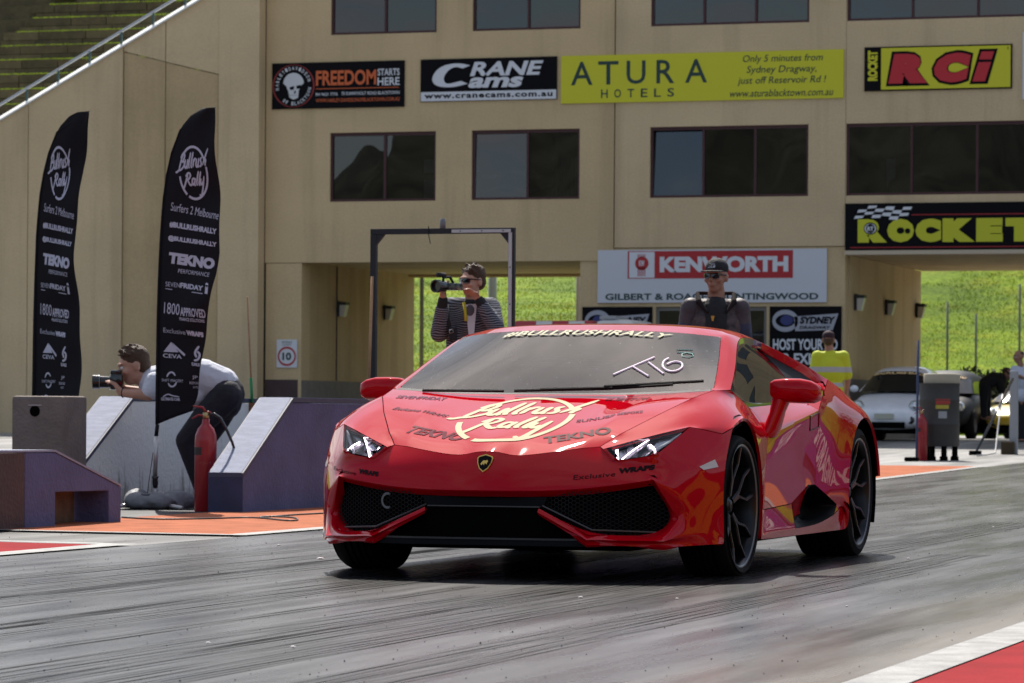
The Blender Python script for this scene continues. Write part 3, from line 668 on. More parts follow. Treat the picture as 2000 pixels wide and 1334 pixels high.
# cam maker board
t, fn = board('sign_board', 'black sign with large white CRANE Cams letters and a white web strip', -18.51, -15.6, 7.14, 8.005, M_blk_s, group='sponsor boards across the facade')
b = lett(t, M_wht, 'lower_strip'); rect(b, fn, .004, .01, .996, .225, .003); fin(b)
b = lett(t, M_wht)
C_ = [(.355, .90), (.20, .88), (.13, .70), (.10, .42), (.17, .34), (.30, .42)]
put_stroke(b, [(.34, .80), (.27, .86), (.18, .80), (.125, .58), (.14, .40), (.22, .36), (.325, .44)], .085, fn, taper=False)
put_text(b, 'RANE', fn, .365, .87, .58, .915, bold=.035, slant=.035); put_text(b, 'ams', fn, .345, .735, .30, .55, bold=.04, slant=.03); fin(b)
b = lett(t, M_blk_s); put_text(b, 'www.cranecams.com.au', lambda a, c: fn(a, c, .008), .03, .97, .07, .165, bold=.03, spacing=1.15); fin(b)
# hotel board
t, fn = board('sign_board', 'long yellow ATURA HOTELS sign with small directions text at its right', -15.51, -9.705, 7.045, 8.005, M_yel, group='sponsor boards across the facade')
b = lett(t, M_dkg)
for s, x, w_ in (('A', .036, .078), ('T', .134, .073), ('U', .236, .068), ('R', .343, .064), ('A', .445, .078)): put_text(b, s, fn, x, x+w_, .38, .87, bold=.008)
for k, s in enumerate('HOTELS'): put_text(b, s, fn, .145+k*.0475, .145+k*.0475+.024, .10, .28, bold=.012)
for k, (s, x0, x1) in enumerate([('Only 5 minutes from', .645, .925), ('Sydney Dragway,', .66, .905), ('just off Reservoir Rd !', .63, .935), ('www.aturablacktown.com.au', .60, .962)]):
    put_text(b, s, fn, x0, x1, .735-k*.225, .925-k*.225 if k < 3 else .21, slant=.006, bold=.006)
fin(b)
# battery style board RCi
t, fn = board('sign_board', 'yellow sign with big red RCi letters outlined in black', -9.29, -6.375, 7.165, 8.03, M_blk_s, group='sponsor boards across the facade')
b = lett(t, M_yel, 'yellow_field'); rect(b, fn, .115, .03, .99, .97, .003); fin(b)
b = lett(t, M_blk_s); 
gk = lambda a, c: fn(a, c, .006); put_text(b, 'R', gk, .148, .447, .10, .89, bold=.13, slant=.04); put_text(b, 'C', gk, .438, .707, .10, .89, bold=.13, slant=.04); put_poly(b, [(.715, .11), (.838, .11), (.905, .90), (.782, .90)], gk); put_text(b, 'R', fn, .968, .98, .87, .94); fin(b)
b = lett(t, mat('letter red', (.52, .02, .03), .5)); g3 = lambda a, c: fn(a, c, .010)
put_text(b, 'R', g3, .165, .43, .16, .83, bold=.10, slant=.04); put_text(b, 'C', g3, .455, .69, .16, .83, bold=.10, slant=.04); put_poly(b, [(.735, .17), (.82, .17), (.86, .60), (.775, .60)], g3); put_poly(b, [(.778, .66), (.863, .66), (.88, .84), (.795, .84)], g3); fin(b)
b = lett(t, M_yel); g4 = lambda a, c: fn(.10-.085*c, .14+.78*a, .006); put_text(b, 'ROCKET', g4, .12, 1, .1, .9, bold=.06); fin(b)
# board edge at the right rim of the photo
t, fn = board('sign_board', 'plain white sign board cut by the right edge, beside the RCi sign', -6.17, -2.6, 6.95, 8.25, M_wht, group='sponsor boards across the facade')
# long black board with yellow letters
t, fn = board('sign_board', 'long black ROCKET sign with yellow letters and chequered flag above the right opening', -9.65, -4.55, 4.04, 4.96, M_blk_s, th=.05, v=FV-.0)
b = lett(t, mat('thin red line', (.35, .015, .02), .5), 'pinstripe'); rect(b, fn, .26, .735, .995, .755); rect(b, fn, .02, .045, .995, .065); fin(b)
b = lett(t, mat('letter yellow', (.55, .56, .02), .5)); g5 = lambda a, c: fn(a, c, .006)
def fat(pts, w_=.055): put_stroke(b, pts, w_, g5, taper=False)
for s_, x0, x1 in (('R', .050, .165), ('O', .165, .270), ('C', .275, .375), ('K', .380, .505), ('E', .510, .612), ('T', .622, .735)):
    put_text(b, s_, g5, x0, x1, .16, .66, bold=.12)
fin(b)
b = lett(t, M_wht, 'chequered_flag'); g6 = lambda a, c: fn(a, c, .008)
for r_ in range(4):
    for c_ in range(6):
        if (r_+c_) % 2: continue
        x = .035+c_*.034+r_*.006; y = .67+r_*.065+.02*math.sin(c_*1.1)
        put_poly(b, [(x, y), (x+.034, y+.02*math.sin(c_*1.1+1)), (x+.04, y+.065), (x+.006, y+.065)], g6)
fin(b)
b = lett(t, M_blk_s, 'badge'); g7 = lambda a, c: fn(a, c, .010); put_poly(b, ellipse_pts(.10, .46, .026, .13, 0, 345, 23), g7); put_poly(b, ellipse_pts(.245, .40, .011, .06, 0, 345, 14), g7); fin(b)
b = lett(t, M_wht, 'badge'); g8 = lambda a, c: fn(a, c, .013); put_stroke(b, ellipse_pts(.10, .46, .020, .10, 0, 360, 20), .005, g8, False, 0); put_text(b, 'RT', g8, .088, .112, .41, .50, bold=.05); fin(b)
# truck maker board
t, fn = board('sign_board', 'white KENWORTH sign board with a red name panel over the office front', -14.72, -10.02, 3.02, 4.08, mat('board white', (.60, .62, .66), .55), v=FV+.03, th=.04)
b = lett(t, M_redp, 'name_panel'); rect(b, fn, .133, .455, .855, .975, .003); fin(b)
b = lett(t, M_wht, 'emblem_field'); rect(b, fn, .140, .47, .252, .96, .006); fin(b)
b = lett(t, M_redp, 'emblem'); g9 = lambda a, c: fn(a, c, .009)
put_poly(b, ellipse_pts(.196, .745, .030, .13, 0, 345, 22), g9)
for k in range(5): rect(b, g9, .178+k*.0075, .50, .1815+k*.0075, .68); rect(b, g9, .178+k*.0075, .85, .1815+k*.0075, .92)
fin(b)
b = lett(t, M_wht); put_text(b, 'KENWORTH', lambda a, c: fn(a, c, .008), .275, .835, .57, .87, bold=.055); g10 = lambda a, c: fn(a, c, .012); put_text(b, 'KW', g10, .184, .208, .69, .80, bold=.04); fin(b)
b = lett(t, mat('board text dark', (.02, .05, .05), .5)); put_text(b, 'GILBERT & ROACH  HUNTINGWOOD', fn, .035, .965, .05, .175, bold=.03); fin(b)
# two event boards beside the office
def event(label, u0, u1, extra):
    t, fn = board('sign_board', label, u0, u1, .9, 2.94, M_blk_s, v=FV+.03, group='black event boards beside the office front')
    g = mat('board silver', (.36, .37, .42), .5)
    b = lett(t, g, 'logo'); put_poly(b, [(.34, .90), (.96, .93), (.88, .77), (.36, .76)], fn); put_stroke(b, ellipse_pts(.22, .86, .16, .085, 0, 360, 24), .045, fn, False, 0); fin(b)
    b = lett(t, mat('board blue', (.03, .04, .16), .5), 'logo'); put_poly(b, ellipse_pts(.24, .865, .09, .05, 0, 345, 18), lambda a, c: fn(a, c, .006)); fin(b)
    b = lett(t, M_blk_s); put_text(b, 'SYDNEY', lambda a, c: fn(a, c, .009), .42, .90, .83, .90, bold=.05, slant=.02); put_text(b, 'DRAGWAY', lambda a, c: fn(a, c, .009), .42, .84, .78, .81, bold=.03, slant=.01); fin(b)
    if extra:
        b = lett(t, M_wht)
        for k, s in enumerate(['HOST YOUR AD', 'OR EXHIBIT', 'HERE']): put_text(b, s, fn, .05 if k < 2 else .3, .95 if k < 2 else .7, .575-k*.14, .685-k*.14, bold=.03)
        fin(b)
event('black event board with a silver logo, left of the office front', -15.04, -13.58, True)
event('black event board headed HOST YOUR, right of the office front', -11.17, -9.72, True)
# speed limit plate
t, fn = board('speed_sign', 'small white speed limit 10 plate with a red ring on the tan pier', -21.62, -21.17, 1.70, 2.28, M_wht, v=FV, th=.012)
b = lett(t, M_redp, 'ring'); put_stroke(b, ellipse_pts(.5, .40, .41, .31, 0, 360, 36), .075, fn, False, 0); fin(b)
b = lett(t, M_dkg); put_text(b, '10', fn, .28, .72, .26, .54, bold=.04); put_text(b, 'SPEED', fn, .25, .75, .87, .94); put_text(b, 'LIMIT', fn, .28, .72, .78, .84); fin(b)
# ================================================================== THE RED SPORTS CAR (axle line at Y=0, facing the camera, -Y is forward)
def paintmat():
    m = mat('red car paint', (.47, .001, .008), .6, metal=0, spec=0, coat=1.0, coatr=.02)
    m.node_tree.nodes['Principled BSDF'].inputs['Coat IOR'].default_value = 1.33; return m
M_paint = paintmat(); M_blackp = mat('satin black plastic', (.006, .006, .007), .6, spec=.15); M_gloss = mat('gloss black', (.008, .008, .009), .12, coat=.5)
M_mesh = mat('grille mesh black', (.002, .002, .002), .8, spec=.05); M_rub2 = mat('tyre rubber', (.011, .011, .011), .8, spec=.2, var=.3, vscale=30); M_rim = mat('dark rim', (.022, .022, .024), .30, metal=.7, spec=.5)
M_rimedge = mat('rim edge', (.16, .16, .17), .3, metal=.8); M_disc = mat('brake disc', (.16, .155, .15), .35, metal=.9); M_cal = mat('red caliper', (.35, .015, .01), .4)
M_wsg = glassmat('windscreen glass', (.60, .70, .70), 1.68, wob=0.0, dust=.03); M_sidg = glassmat('side glass', (.16, .17, .17), 2.1, wob=0.0)
M_chrome = mat('bright metal', (.7, .7, .72), .15, metal=1); M_led = mat('lit led', (1, .9, .97), .3, emis=(1, .80, .93), estr=5)
M_lens = glassmat('clear lens', (.95, .96, .97), 1.3, wob=0); M_refl = mat('lamp reflector', (.55, .56, .60), .25, metal=.7); M_int = mat('cabin charcoal', (.02, .02, .022), .95, spec=.05)
car = thing('sports_car', 'glossy red wedge shaped sports car with a white script logo on its bonnet', 'car', (0, 0, 0))
CV = {}; CF = []; CREASE = {}
def P(n, x, y, z): CV[n] = (x, y, z)
def Q(part, *ns): CF.append((part, ns))
def K(w_, *ns):
    for a, b in zip(ns[:-1], ns[1:]): CREASE[frozenset((a, b))] = w_
# --- bonnet rows (a: centre ... f: outer shut line)
rows = {
 '0': [(0,-.872,.578),(.066,-.866,.573),(.125,-.872,.553),(.28,-.835,.574),(.41,-.775,.594),(.482,-.740,.600)],
 '9': [(0,-.765,.628),(.066,-.762,.624),(.135,-.762,.608),(.30,-.735,.620),(.425,-.70,.634),(.503,-.700,.620)],
 '1': [(0,-.62,.668),(.07,-.62,.667),(.15,-.62,.662),(.31,-.61,.661),(.442,-.60,.672),(.545,-.631,.657)],
 '2': [(0,-.39,.728),(.08,-.39,.727),(.18,-.39,.724),(.34,-.38,.724),(.472,-.37,.752),(.661,-.378,.749)],
 '3': [(0,-.13,.792),(.09,-.13,.792),(.2,-.13,.789),(.36,-.12,.787),(.505,-.11,.812),(.75,-.144,.822)],
 '4': [(0,.03,.836),(.1,.03,.836),(.22,.035,.836),(.38,.05,.836),(.54,.07,.842),(.785,.10,.858)]}
for r, L_ in rows.items():
    for k, p in zip('abcdef', L_): P('h'+r+k, *p)
for r, q in ('09', '91', '12', '23', '34'):
    for a, c in zip('abcde', 'bcdef'): Q('bonnet', 'h'+r+a, 'h'+r+c, 'h'+q+c, 'h'+q+a)
K(1, 'h0e', 'h9e', 'h1e', 'h2e', 'h3e'); K(1, 'h0a', 'h0b', 'h0c', 'h0d', 'h0e', 'h0f'); K(1, 'h4a', 'h4b', 'h4c', 'h4d', 'h4e', 'h4f'); K(.85, 'h0f', 'h9f', 'h1f', 'h2f', 'h3f', 'h4f')
# --- front wing
P('HLin', .505, -.772, .590); P('HLm', .66, -.645, .642); P('HLtip', .822, -.470, .692); P('HLbi', .560, -.795, .540); P('HLbo', .735, -.720, .570)
P('m2', .775, -.38, .748); P('n2', .885, -.35, .700); P('m3', .855, -.13, .795); P('n3', .925, -.10, .752); P('m4', .868, .12, .812); P('n4', .932, .16, .750)
P('m5', .862, .38, .806); P('n5', .930, .40, .690); P('m6', .845, .56, .785); P('n6', .928, .60, .652)
P('PB', .835, .24, .862)
def arch(c, rad, deg, u=.957): a = math.radians(deg); return (u, c[0]-rad*math.cos(a), c[1]+rad*math.sin(a))   # deg 0 = forward
AC = (.005, .350)
for n, dg in (('A0', -28), ('A1', 4), ('A2', 30), ('A3', 58), ('A4', 88), ('A5', 120), ('A6', 150), ('A7', 180), ('A8', 208)): P(n, *arch(AC, .400, dg))
Q('front_wing', 'h0f', 'h9f', 'h1f', 'HLm', 'HLin'); Q('front_wing', 'h1f', 'h2f', 'm2', 'HLm'); Q('front_wing', 'HLm', 'm2', 'n2', 'HLtip')
Q('front_wing', 'h2f', 'h3f', 'm3', 'm2'); Q('front_wing', 'm2', 'm3', 'n3', 'n2'); Q('front_wing', 'h3f', 'h4f', 'm4', 'm3'); Q('front_wing', 'm3', 'm4', 'n4', 'n3')
Q('front_wing', 'h4f', 'PB', 'm5', 'm4'); Q('front_wing', 'm4', 'm5', 'n5', 'n4'); Q('front_wing', 'PB', 't0', 'm6', 'm5'); Q('front_wing', 'm5', 'm6', 'n6', 'n5')
Q('front_wing', 'n2', 'n3', 'A3', 'HLtip2'); Q('front_wing', 'n3', 'n4', 'A4', 'A3'); Q('front_wing', 'n4', 'n5', 'A5', 'A4'); Q('front_wing', 'n5', 'n6', 'A6', 'A5')
P('HLtip2', .930, -.30, .660)
Q('front_wing', 'HLtip', 'n2', 'HLtip2')
P('o1', .945, .50, .50); P('o2', .938, .49, .30); P('o3', .948, .45, .165)
Q('front_wing', 'A6', 'n6', 'o1', 'A7'); Q('front_wing', 'A7', 'o1', 'o2', 'A8')
K(.6, 'HLin', 'HLm', 'HLtip'); K(1, 'A0', 'A1', 'A2', 'A3', 'A4', 'A5', 'A6', 'A7', 'A8')
# --- front bumper
P('HLa', .655, -.765, .553)
mid = [(0,-.925,.500),(.07,-.922,.500),(.13,-.917,.500),(.29,-.890,.502),(.43,-.855,.507),(.57,-.815,.500),(.78,-.705,.515),(.893,-.500,.505)]
low = [(0,-.962,.404),(.07,-.960,.404),(.14,-.956,.404),(.33,-.915,.406),(.49,-.870,.420),(.645,-.815,.442),(.735,-.775,.458)]
und = [(0,-.925,.376),(.07,-.923,.376),(.14,-.919,.376),(.33,-.880,.378),(.49,-.830,.392),(.635,-.775,.415),(.725,-.735,.432)]
for k, p in enumerate(mid): P('b%d' % k, *p)
for k, p in enumerate(low): P('l%d' % k, *p)
for k, p in enumerate(und): P('u%d' % k, *p)
for k, (a, c) in enumerate(zip('abcde', 'bcdef')):
    Q('front_bumper', 'b%d' % k, 'b%d' % (k+1), 'h0'+c, 'h0'+a)
Q('front_bumper', 'b5', 'HLbi', 'HLin', 'h0f'); Q('front_bumper', 'b5', 'b6', 'HLa', 'HLbi'); Q('front_bumper', 'HLa', 'b6', 'HLbo')
for k in range(5):
    Q('front_bumper', 'l%d' % k, 'l%d' % (k+1), 'b%d' % (k+1), 'b%d' % k); Q('front_bumper', 'u%d' % k, 'u%d' % (k+1), 'l%d' % (k+1), 'l%d' % k)
Q('front_bumper', 'l5', 'l6', 'b6', 'b5'); Q('front_bumper', 'u5', 'u6', 'l6', 'l5')
Q('front_bumper', 'b6', 'b7', 'HLtip', 'HLbo'); Q('front_bumper', 'b7', 'A2', 'HLtip2', 'HLtip'); Q('front_bumper', 'HLtip2', 'A2', 'A3')
P('s1', .865, -.610, .350); P('io', .812, -.640, .285); P('iox', .770, -.560, .285); P('ib', .745, -.735, .208); P('ibx', .72, -.66, .210)
P('lk', .790, -.790, .188); P('lkb', .790, -.77, .160); P('s2', .925, -.470, .235); P('lc', .955, -.392, .165); P('u7', .70, -.66, .40)
Q('front_bumper', 'l6', 's1', 'b7', 'b6'); Q('front_bumper', 's1', 'A1', 'A2', 'b7'); Q('front_bumper', 'l6', 'io', 's1'); Q('front_bumper', 'u6', 'iox', 'io', 'l6')
Q('front_bumper', 's1', 's2', 'A0', 'A1'); Q('front_bumper', 'io', 'lk', 's2', 's1'); Q('front_bumper', 'lk', 'lkb', 'lc', 's2'); Q('front_bumper', 's2', 'lc', 'A0')
Q('front_bumper', 'io', 'ib', 'lk'); Q('front_bumper', 'iox', 'ibx', 'ib', 'io')
P('lmt', .498, -.985, .218); P('lmf', .496, -1.000, .196); P('lmb', .496, -.985, .172); P('lmr', .50, -.90, .205)
P('lit', .262, -.950, .330); P('lif', .258, -.960, .314); P('lib', .262, -.950, .300); P('lir', .27, -.89, .318)
Q('front_bumper', 'lmt', 'lmf', 'lk', 'ib'); Q('front_bumper', 'lmf', 'lmb', 'lkb', 'lk'); Q('front_bumper', 'lmr', 'lmt', 'ib', 'ibx')
Q('front_bumper', 'lit', 'lif', 'lmf', 'lmt'); Q('front_bumper', 'lif', 'lib', 'lmb', 'lmf'); Q('front_bumper', 'lir', 'lit', 'lmt', 'lmr')
K(.9, 'l0', 'l1', 'l2', 'l3', 'l4', 'l5', 'l6', 'io', 'lk', 'lmf', 'lif'); K(1, 'l6', 'u6'); K(1, 'u0', 'u1', 'u2', 'u3', 'u4', 'u5', 'u6', 'iox', 'ibx', 'lmr', 'lir')
K(.9, 'lit', 'lmt', 'ib', 'io'); K(.9, 'lib', 'lmb', 'lkb', 'lc'); K(.7, 's1', 'l6'); K(.8, 'io', 's1'); K(.5, 's2', 'lk')
K(1, 'h0f', 'HLin', 'HLbi', 'HLa', 'HLbo', 'HLtip'); K(1, 'HLtip', 'HLtip2', 'A3')
# --- door
P('t0', .842, .56, .785); P('t1', .846, 1.12, .800); P('t2', .850, 1.66, .822)
P('d0c', .928, .60, .652); P('d1c', .938, 1.12, .712); P('d2c', .935, 1.70, .775)
P('d1m', .926, 1.12, .52); P('d2m', .931, 1.68, .60); P('d1l', .932, 1.10, .315); P('d2l', .926, 1.50, .398); P('d2n', .930, 1.64, .398)
Q('door', 't0', 't1', 'd1c', 'n6'); Q('door', 't1', 't2', 'd2c', 'd1c'); Q('door', 'n6', 'd1c', 'd1m', 'o1'); Q('door', 'd1c', 'd2c', 'd2m', 'd1m')
Q('door', 'o1', 'd1m', 'd1l', 'o2'); Q('door', 'd1m', 'd2m', 'd2n', 'd2l'); Q('door', 'd1m', 'd2l', 'd1l')
K(.95, 'n6', 'd1c', 'd2c'); K(1, 'n6', 'o1', 'o2'); K(1, 'o2', 'd1l', 'd2l', 'd2n'); K(1, 't0', 't1', 't2'); K(.9, 't2', 'd2c', 'd2m', 'd2n'); K(1, 'm6', 't0'); K(.9, 'm6', 'n6')
Q('front_wing', 't0', 'n6', 'm6')
# --- sill
P('s_a', .895, 1.10, .212); P('s_b', .885, 1.50, .250); P('k0', .950, .45, .195); P('k1', .952, 1.10, .196); P('k2', .955, 1.62, .200); P('k3', .962, 1.96, .243); P('k4', .964, 2.20, .292)
P('kb0', .948, .42, .160); P('kb1', .950, 1.10, .158); P('kb2', .952, 1.62, .156); P('kb3', .955, 2.16, .156); P('g0', .875, .95, .205); P('g1', .87, 1.60, .205)
Q('side_sill', 'A8', 'o2', 'k0'); Q('side_sill', 'A8', 'k0', 'kb0'); Q('side_sill', 'k0', 'k1', 'kb1', 'kb0'); Q('side_sill', 'k1', 'k2', 'kb2', 'kb1'); Q('side_sill', 'k2', 'k3', 'kb3', 'kb2'); Q('side_sill', 'k3', 'k4', 'kb3')
Q('side_sill', 'o2', 'd1l', 'k1', 'k0')
Q('side_sill', 'd1l', 'd2l', 's_b', 's_a'); Q('side_scoop', 's_a', 'g1', 'k1', 'd1l'); Q('side_scoop', 'k1', 'g1', 'k2')
K(1, 'k0', 'k1', 'k2', 'k3', 'k4'); K(1, 'kb0', 'kb1', 'kb2', 'kb3'); K(1, 'd1l', 'k1')
# --- rear quarter and haunch
RC = (2.600, .350)
for n, dg in (('R0', -27), ('R1', 0), ('R2', 28), ('R3', 58), ('R4', 88), ('R5', 118), ('R6', 148), ('R7', 162), ('R8', 170)): P(n, *arch(RC, .42, dg, .990))
CV['R4'] = (.995, 2.585, .748); CV['R3'] = (.992, 2.37, .708); CV['R5'] = (.990, 2.80, .715)
P('KK', .872, 2.20, .935); P('q1', .945, 2.10, .790); P('q2', .945, 2.02, .60); P('q3', .946, 1.84, .345); P('q4', .957, 2.04, .290)
P('x1', .900, 2.42, .882); P('x2', .885, 2.62, .852); P('x3', .83, 2.95, .838); P('x4', .76, 3.30, .822)
P('y1', .965, 2.36, .792); P('y2', .980, 2.60, .790); P('y3', .955, 2.90, .748); P('y4', .88, 3.22, .70); P('z4', .89, 3.13, .56); P('z5', .86, 3.16, .47); P('z6', .84, 3.14, .40)
Q('rear_wing', 'd2c', 'KK', 'q1'); Q('rear_wing', 'd2c', 'q1', 'q2', 'd2m'); Q('rear_wing', 'd2m', 'q2', 'q3', 'd2n')
Q('rear_wing', 'KK', 'x1', 'y1', 'q1'); Q('rear_wing', 'q1', 'y1', 'R3', 'R2x'); P('R2x', .975, 2.22, .66); Q('rear_wing', 'q1', 'R2x', 'R2', 'q2'); Q('rear_wing', 'R2x', 'R3', 'R2')
Q('rear_wing', 'x1', 'x2', 'y2', 'y1'); Q('rear_wing', 'y1', 'y2', 'R4', 'R3'); Q('rear_wing', 'x2', 'x3', 'y3', 'y2'); Q('rear_wing', 'y2', 'y3', 'R5', 'R4')
Q('rear_wing', 'x3', 'x4', 'y4', 'y3'); Q('rear_wing', 'y3', 'y4', 'z4', 'R6'); Q('rear_wing', 'y3', 'R6', 'R5'); Q('rear_wing', 'R6', 'z4', 'z5', 'R7'); Q('rear_wing', 'R7', 'z5', 'z6', 'R8')
Q('rear_wing', 'q2', 'R2', 'R1', 'q3'); Q('rear_wing', 'q3', 'R1', 'q4'); Q('rear_wing', 'q4', 'R1', 'R0', 'k4'); Q('rear_wing', 'k4', 'R0', 'kb3')
K(1, 'R0', 'R1', 'R2', 'R3', 'R4', 'R5', 'R6', 'R7', 'R8'); K(.8, 'KK', 'q1'); K(.6, 'KK', 'x1', 'x2', 'x3'); K(1, 'd2n', 'q3', 'q4', 'k3'); K(.8, 'd2c', 'KK')
# scoop cavity
P('c0', .80, 1.60, .39); P('c1', .80, 1.84, .36); P('c2', .80, 2.00, .29); P('c3', .80, 1.72, .205)
Q('side_scoop', 's_b', 'd2l', 'd2n', 'c0'); Q('side_scoop', 'c0', 'd2n', 'q3', 'c1'); Q('side_scoop', 'c1', 'q3', 'q4', 'c2'); Q('side_scoop', 'c2', 'q4', 'k3', 'c3'); Q('rear_wing', 'q4', 'k4', 'k3'); Q('side_scoop', 'c3', 'k3', 'k2', 'g1')
Q('side_scoop', 'c0', 'c1', 'c2', 'c3'); Q('side_scoop', 's_b', 'c0', 'c3', 'g1'); Q('side_scoop', 's_b', 'g1', 's_a')
# --- glasshouse
P('w0', 0, .055, .842); P('w1', .30, .070, .843); P('w2', .56, .105, .852); P('w3', .770, .165, .866)
P('W0', 0, .600, 1.150); P('W1', .26, .612, 1.149); P('W2', .48, .660, 1.141); P('W3', .652, .775, 1.121)
P('wm0', 0, .325, 1.005); P('wm1', .28, .340, 1.004); P('wm2', .53, .385, 1.001); P('wm3', .718, .475, .997)
for a, c in (('0', '1'), ('1', '2'), ('2', '3')):
    Q('windscreen', 'w'+a, 'w'+c, 'wm'+c, 'wm'+a); Q('windscreen', 'wm'+a, 'wm'+c, 'W'+c, 'W'+a)
K(1, 'w0', 'w1', 'w2', 'w3', 'wm3', 'W3', 'W2', 'W1', 'W0')
Q('scuttle', 'h4a', 'h4c', 'w1', 'w0'); Q('scuttle', 'h4c', 'h4d', 'w2', 'w1'); Q('scuttle', 'h4d', 'h4e', 'w2'); Q('scuttle', 'h4e', 'h4f', 'w3', 'w2'); 
P('pm', .786, .560, .985); P('pt', .708, .865, 1.118); P('PBu', .800, .22, .874); P('pmu', .752, .53, .998); P('ptu', .680, .84, 1.132)
Q('roof', 'w3', 'h4f', 'PB', 'PBu'); Q('roof', 'w3', 'PBu', 'pmu', 'wm3'); Q('roof', 'wm3', 'pmu', 'ptu', 'W3'); Q('roof', 'PBu', 'PB', 'pm', 'pmu'); Q('roof', 'pmu', 'pm', 'pt', 'ptu')
P('r0', 0, .78, 1.182); P('r1', .26, .79, 1.181); P('r2', .48, .83, 1.172); P('r3', .648, .93, 1.150)
P('rr0', 0, 1.12, 1.203); P('rr1', .26, 1.13, 1.202); P('rr2', .47, 1.15, 1.192); P('rr3', .625, 1.18, 1.168)
P('e3', .672, 1.22, 1.132)
for a, c in (('0', '1'), ('1', '2'), ('2', '3')):
    Q('roof', 'W'+a, 'W'+c, 'r'+c, 'r'+a); Q('roof', 'r'+a, 'r'+c, 'rr'+c, 'rr'+a)
Q('roof', 'W3', 'ptu', 'r3'); Q('roof', 'ptu', 'pt', 'e3', 'r3'); Q('roof', 'r3', 'e3', 'rr3')
P('v0', 0, 1.60, 1.190); P('v1', .26, 1.60, 1.188); P('v2', .46, 1.60, 1.175); P('v3', .612, 1.58, 1.142); P('e4', .652, 1.58, 1.118)
for a, c in (('0', '1'), ('1', '2'), ('2', '3')): Q('roof', 'rr'+a, 'rr'+c, 'v'+c, 'v'+a)
Q('roof', 'rr3', 'e3', 'e4', 'v3')
P('f3', .745, 1.92, 1.032); P('f4', .80, 1.94, 1.015); P('KI', .862, 2.13, .885); P('KI2', .865, 1.78, .810)
Q('roof', 'v3', 'e4', 'f4', 'f3'); Q('roof', 'f3', 'f4', 'KK', 'KKi'); P('KKi', .80, 2.24, .935)
P('e4i', .645, 1.60, 1.075); P('f4i', .792, 1.94, .962)
Q('roof', 'e4', 'e4i', 'f4i', 'f4'); Q('roof', 'f4', 'f4i', 'KI', 'KK'); Q('roof', 'KK', 'KI', 't2', 'd2c')
# engine cover and tail
P('j0', 0, 2.3, 1.04); P('j1', .26, 2.3, 1.035); P('j2', .46, 2.25, 1.03); P('jj0', 0, 3.38, .90); P('jj1', .3, 3.38, .90); P('jj2', .6, 3.36, .89)
for a, c in (('0', '1'), ('1', '2')): Q('engine_cover', 'v'+a, 'v'+c, 'j'+c, 'j'+a); Q('engine_cover', 'j'+a, 'j'+c, 'jj'+c, 'jj'+a)
Q('engine_cover', 'v2', 'v3', 'f3', 'j2'); Q('engine_cover', 'f3', 'KKi', 'j2'); Q('rear_wing', 'KKi', 'KK', 'x1'); Q('engine_cover', 'j2', 'KKi', 'x1', 'x2'); Q('engine_cover', 'j2', 'x2', 'x3', 'jj2'); Q('engine_cover', 'jj2', 'x3', 'x4')
P('a0', 0, 3.42, .62); P('a1', .3, 3.42, .62); P('a2', .62, 3.40, .62); P('aa0', 0, 3.42, .25); P('aa1', .3, 3.42, .25); P('aa2', .62, 3.38, .24)
for a, c in (('0', '1'), ('1', '2')): Q('rear_bumper', 'jj'+a, 'jj'+c, 'a'+c, 'a'+a); Q('rear_bumper', 'a'+a, 'a'+c, 'aa'+c, 'aa'+a)
Q('rear_bumper', 'jj2', 'x4', 'y4', 'a2'); Q('rear_bumper', 'a2', 'y4', 'z4'); Q('rear_bumper', 'a2', 'z4', 'z5', 'aa2'); Q('rear_bumper', 'aa2', 'z5', 'z6')
# side glass and the black quarter panel behind it
P('e3i', .672, 1.22, 1.100); P('pti', .705, .90, 1.098); P('pmi', .783, .575, .970); P('t0i', .838, .585, .795); P('PBi', .832, .285, .856)
Q('window_trim', 'PB', 'PBi', 'pmi', 'pm'); Q('window_trim', 'pm', 'pmi', 'pti', 'pt'); Q('window_trim', 'pt', 'pti', 'e3i', 'e3'); Q('window_trim', 'e3', 'e3i', 'e4i', 'e4'); Q('window_trim', 'PB', 't0', 't0i', 'PBi')
P('gb', .846, 1.60, .830); P('gt', .712, 1.72, 1.005); P('gm', .845, 1.12, .812)
Q('window_trim', 't0', 't1', 'gm', 't0i'); Q('window_trim', 't1', 't2', 'gb', 'gm')
P('sm1', .765, 1.05, .98); P('sm2', .79, 1.62, .93)
Q('side_window', 'PBi', 't0i', 'sm1', 'pmi'); Q('side_window', 't0i', 'gm', 'sm1'); Q('side_window', 'pmi', 'sm1', 'e3i', 'pti'); Q('side_window', 'gm', 'gb', 'sm2', 'sm1'); Q('side_window', 'sm1', 'sm2', 'gt', 'e3i')
Q('side_window', 'e3i', 'gt', 'e4i')
Q('quarter_panel', 'gt', 'sm2', 'f4i', 'e4i'); Q('quarter_panel', 'sm2', 'gb', 't2', 'KI2'); Q('quarter_panel', 'sm2', 'KI2', 'KI', 'f4i'); Q('quarter_panel', 'KI2', 't2', 'KI')
K(.8, 'KK', 'f4', 'e4', 'e3'); K(1, 'KI', 'f4i', 'e4i'); K(.5, 'PBu', 'pmu', 'ptu'); K(1, 'PB', 'pm', 'pt', 'e3', 'e4'); K(.9, 'KI', 't2'); K(1, 'PBi', 'pmi', 'pti', 'e3i', 'e4i'); K(1, 'PBi', 't0i', 'gm', 'gb')
K(.6, 'r0', 'r1', 'r2', 'r3')
K(1, 'PB', 't0')
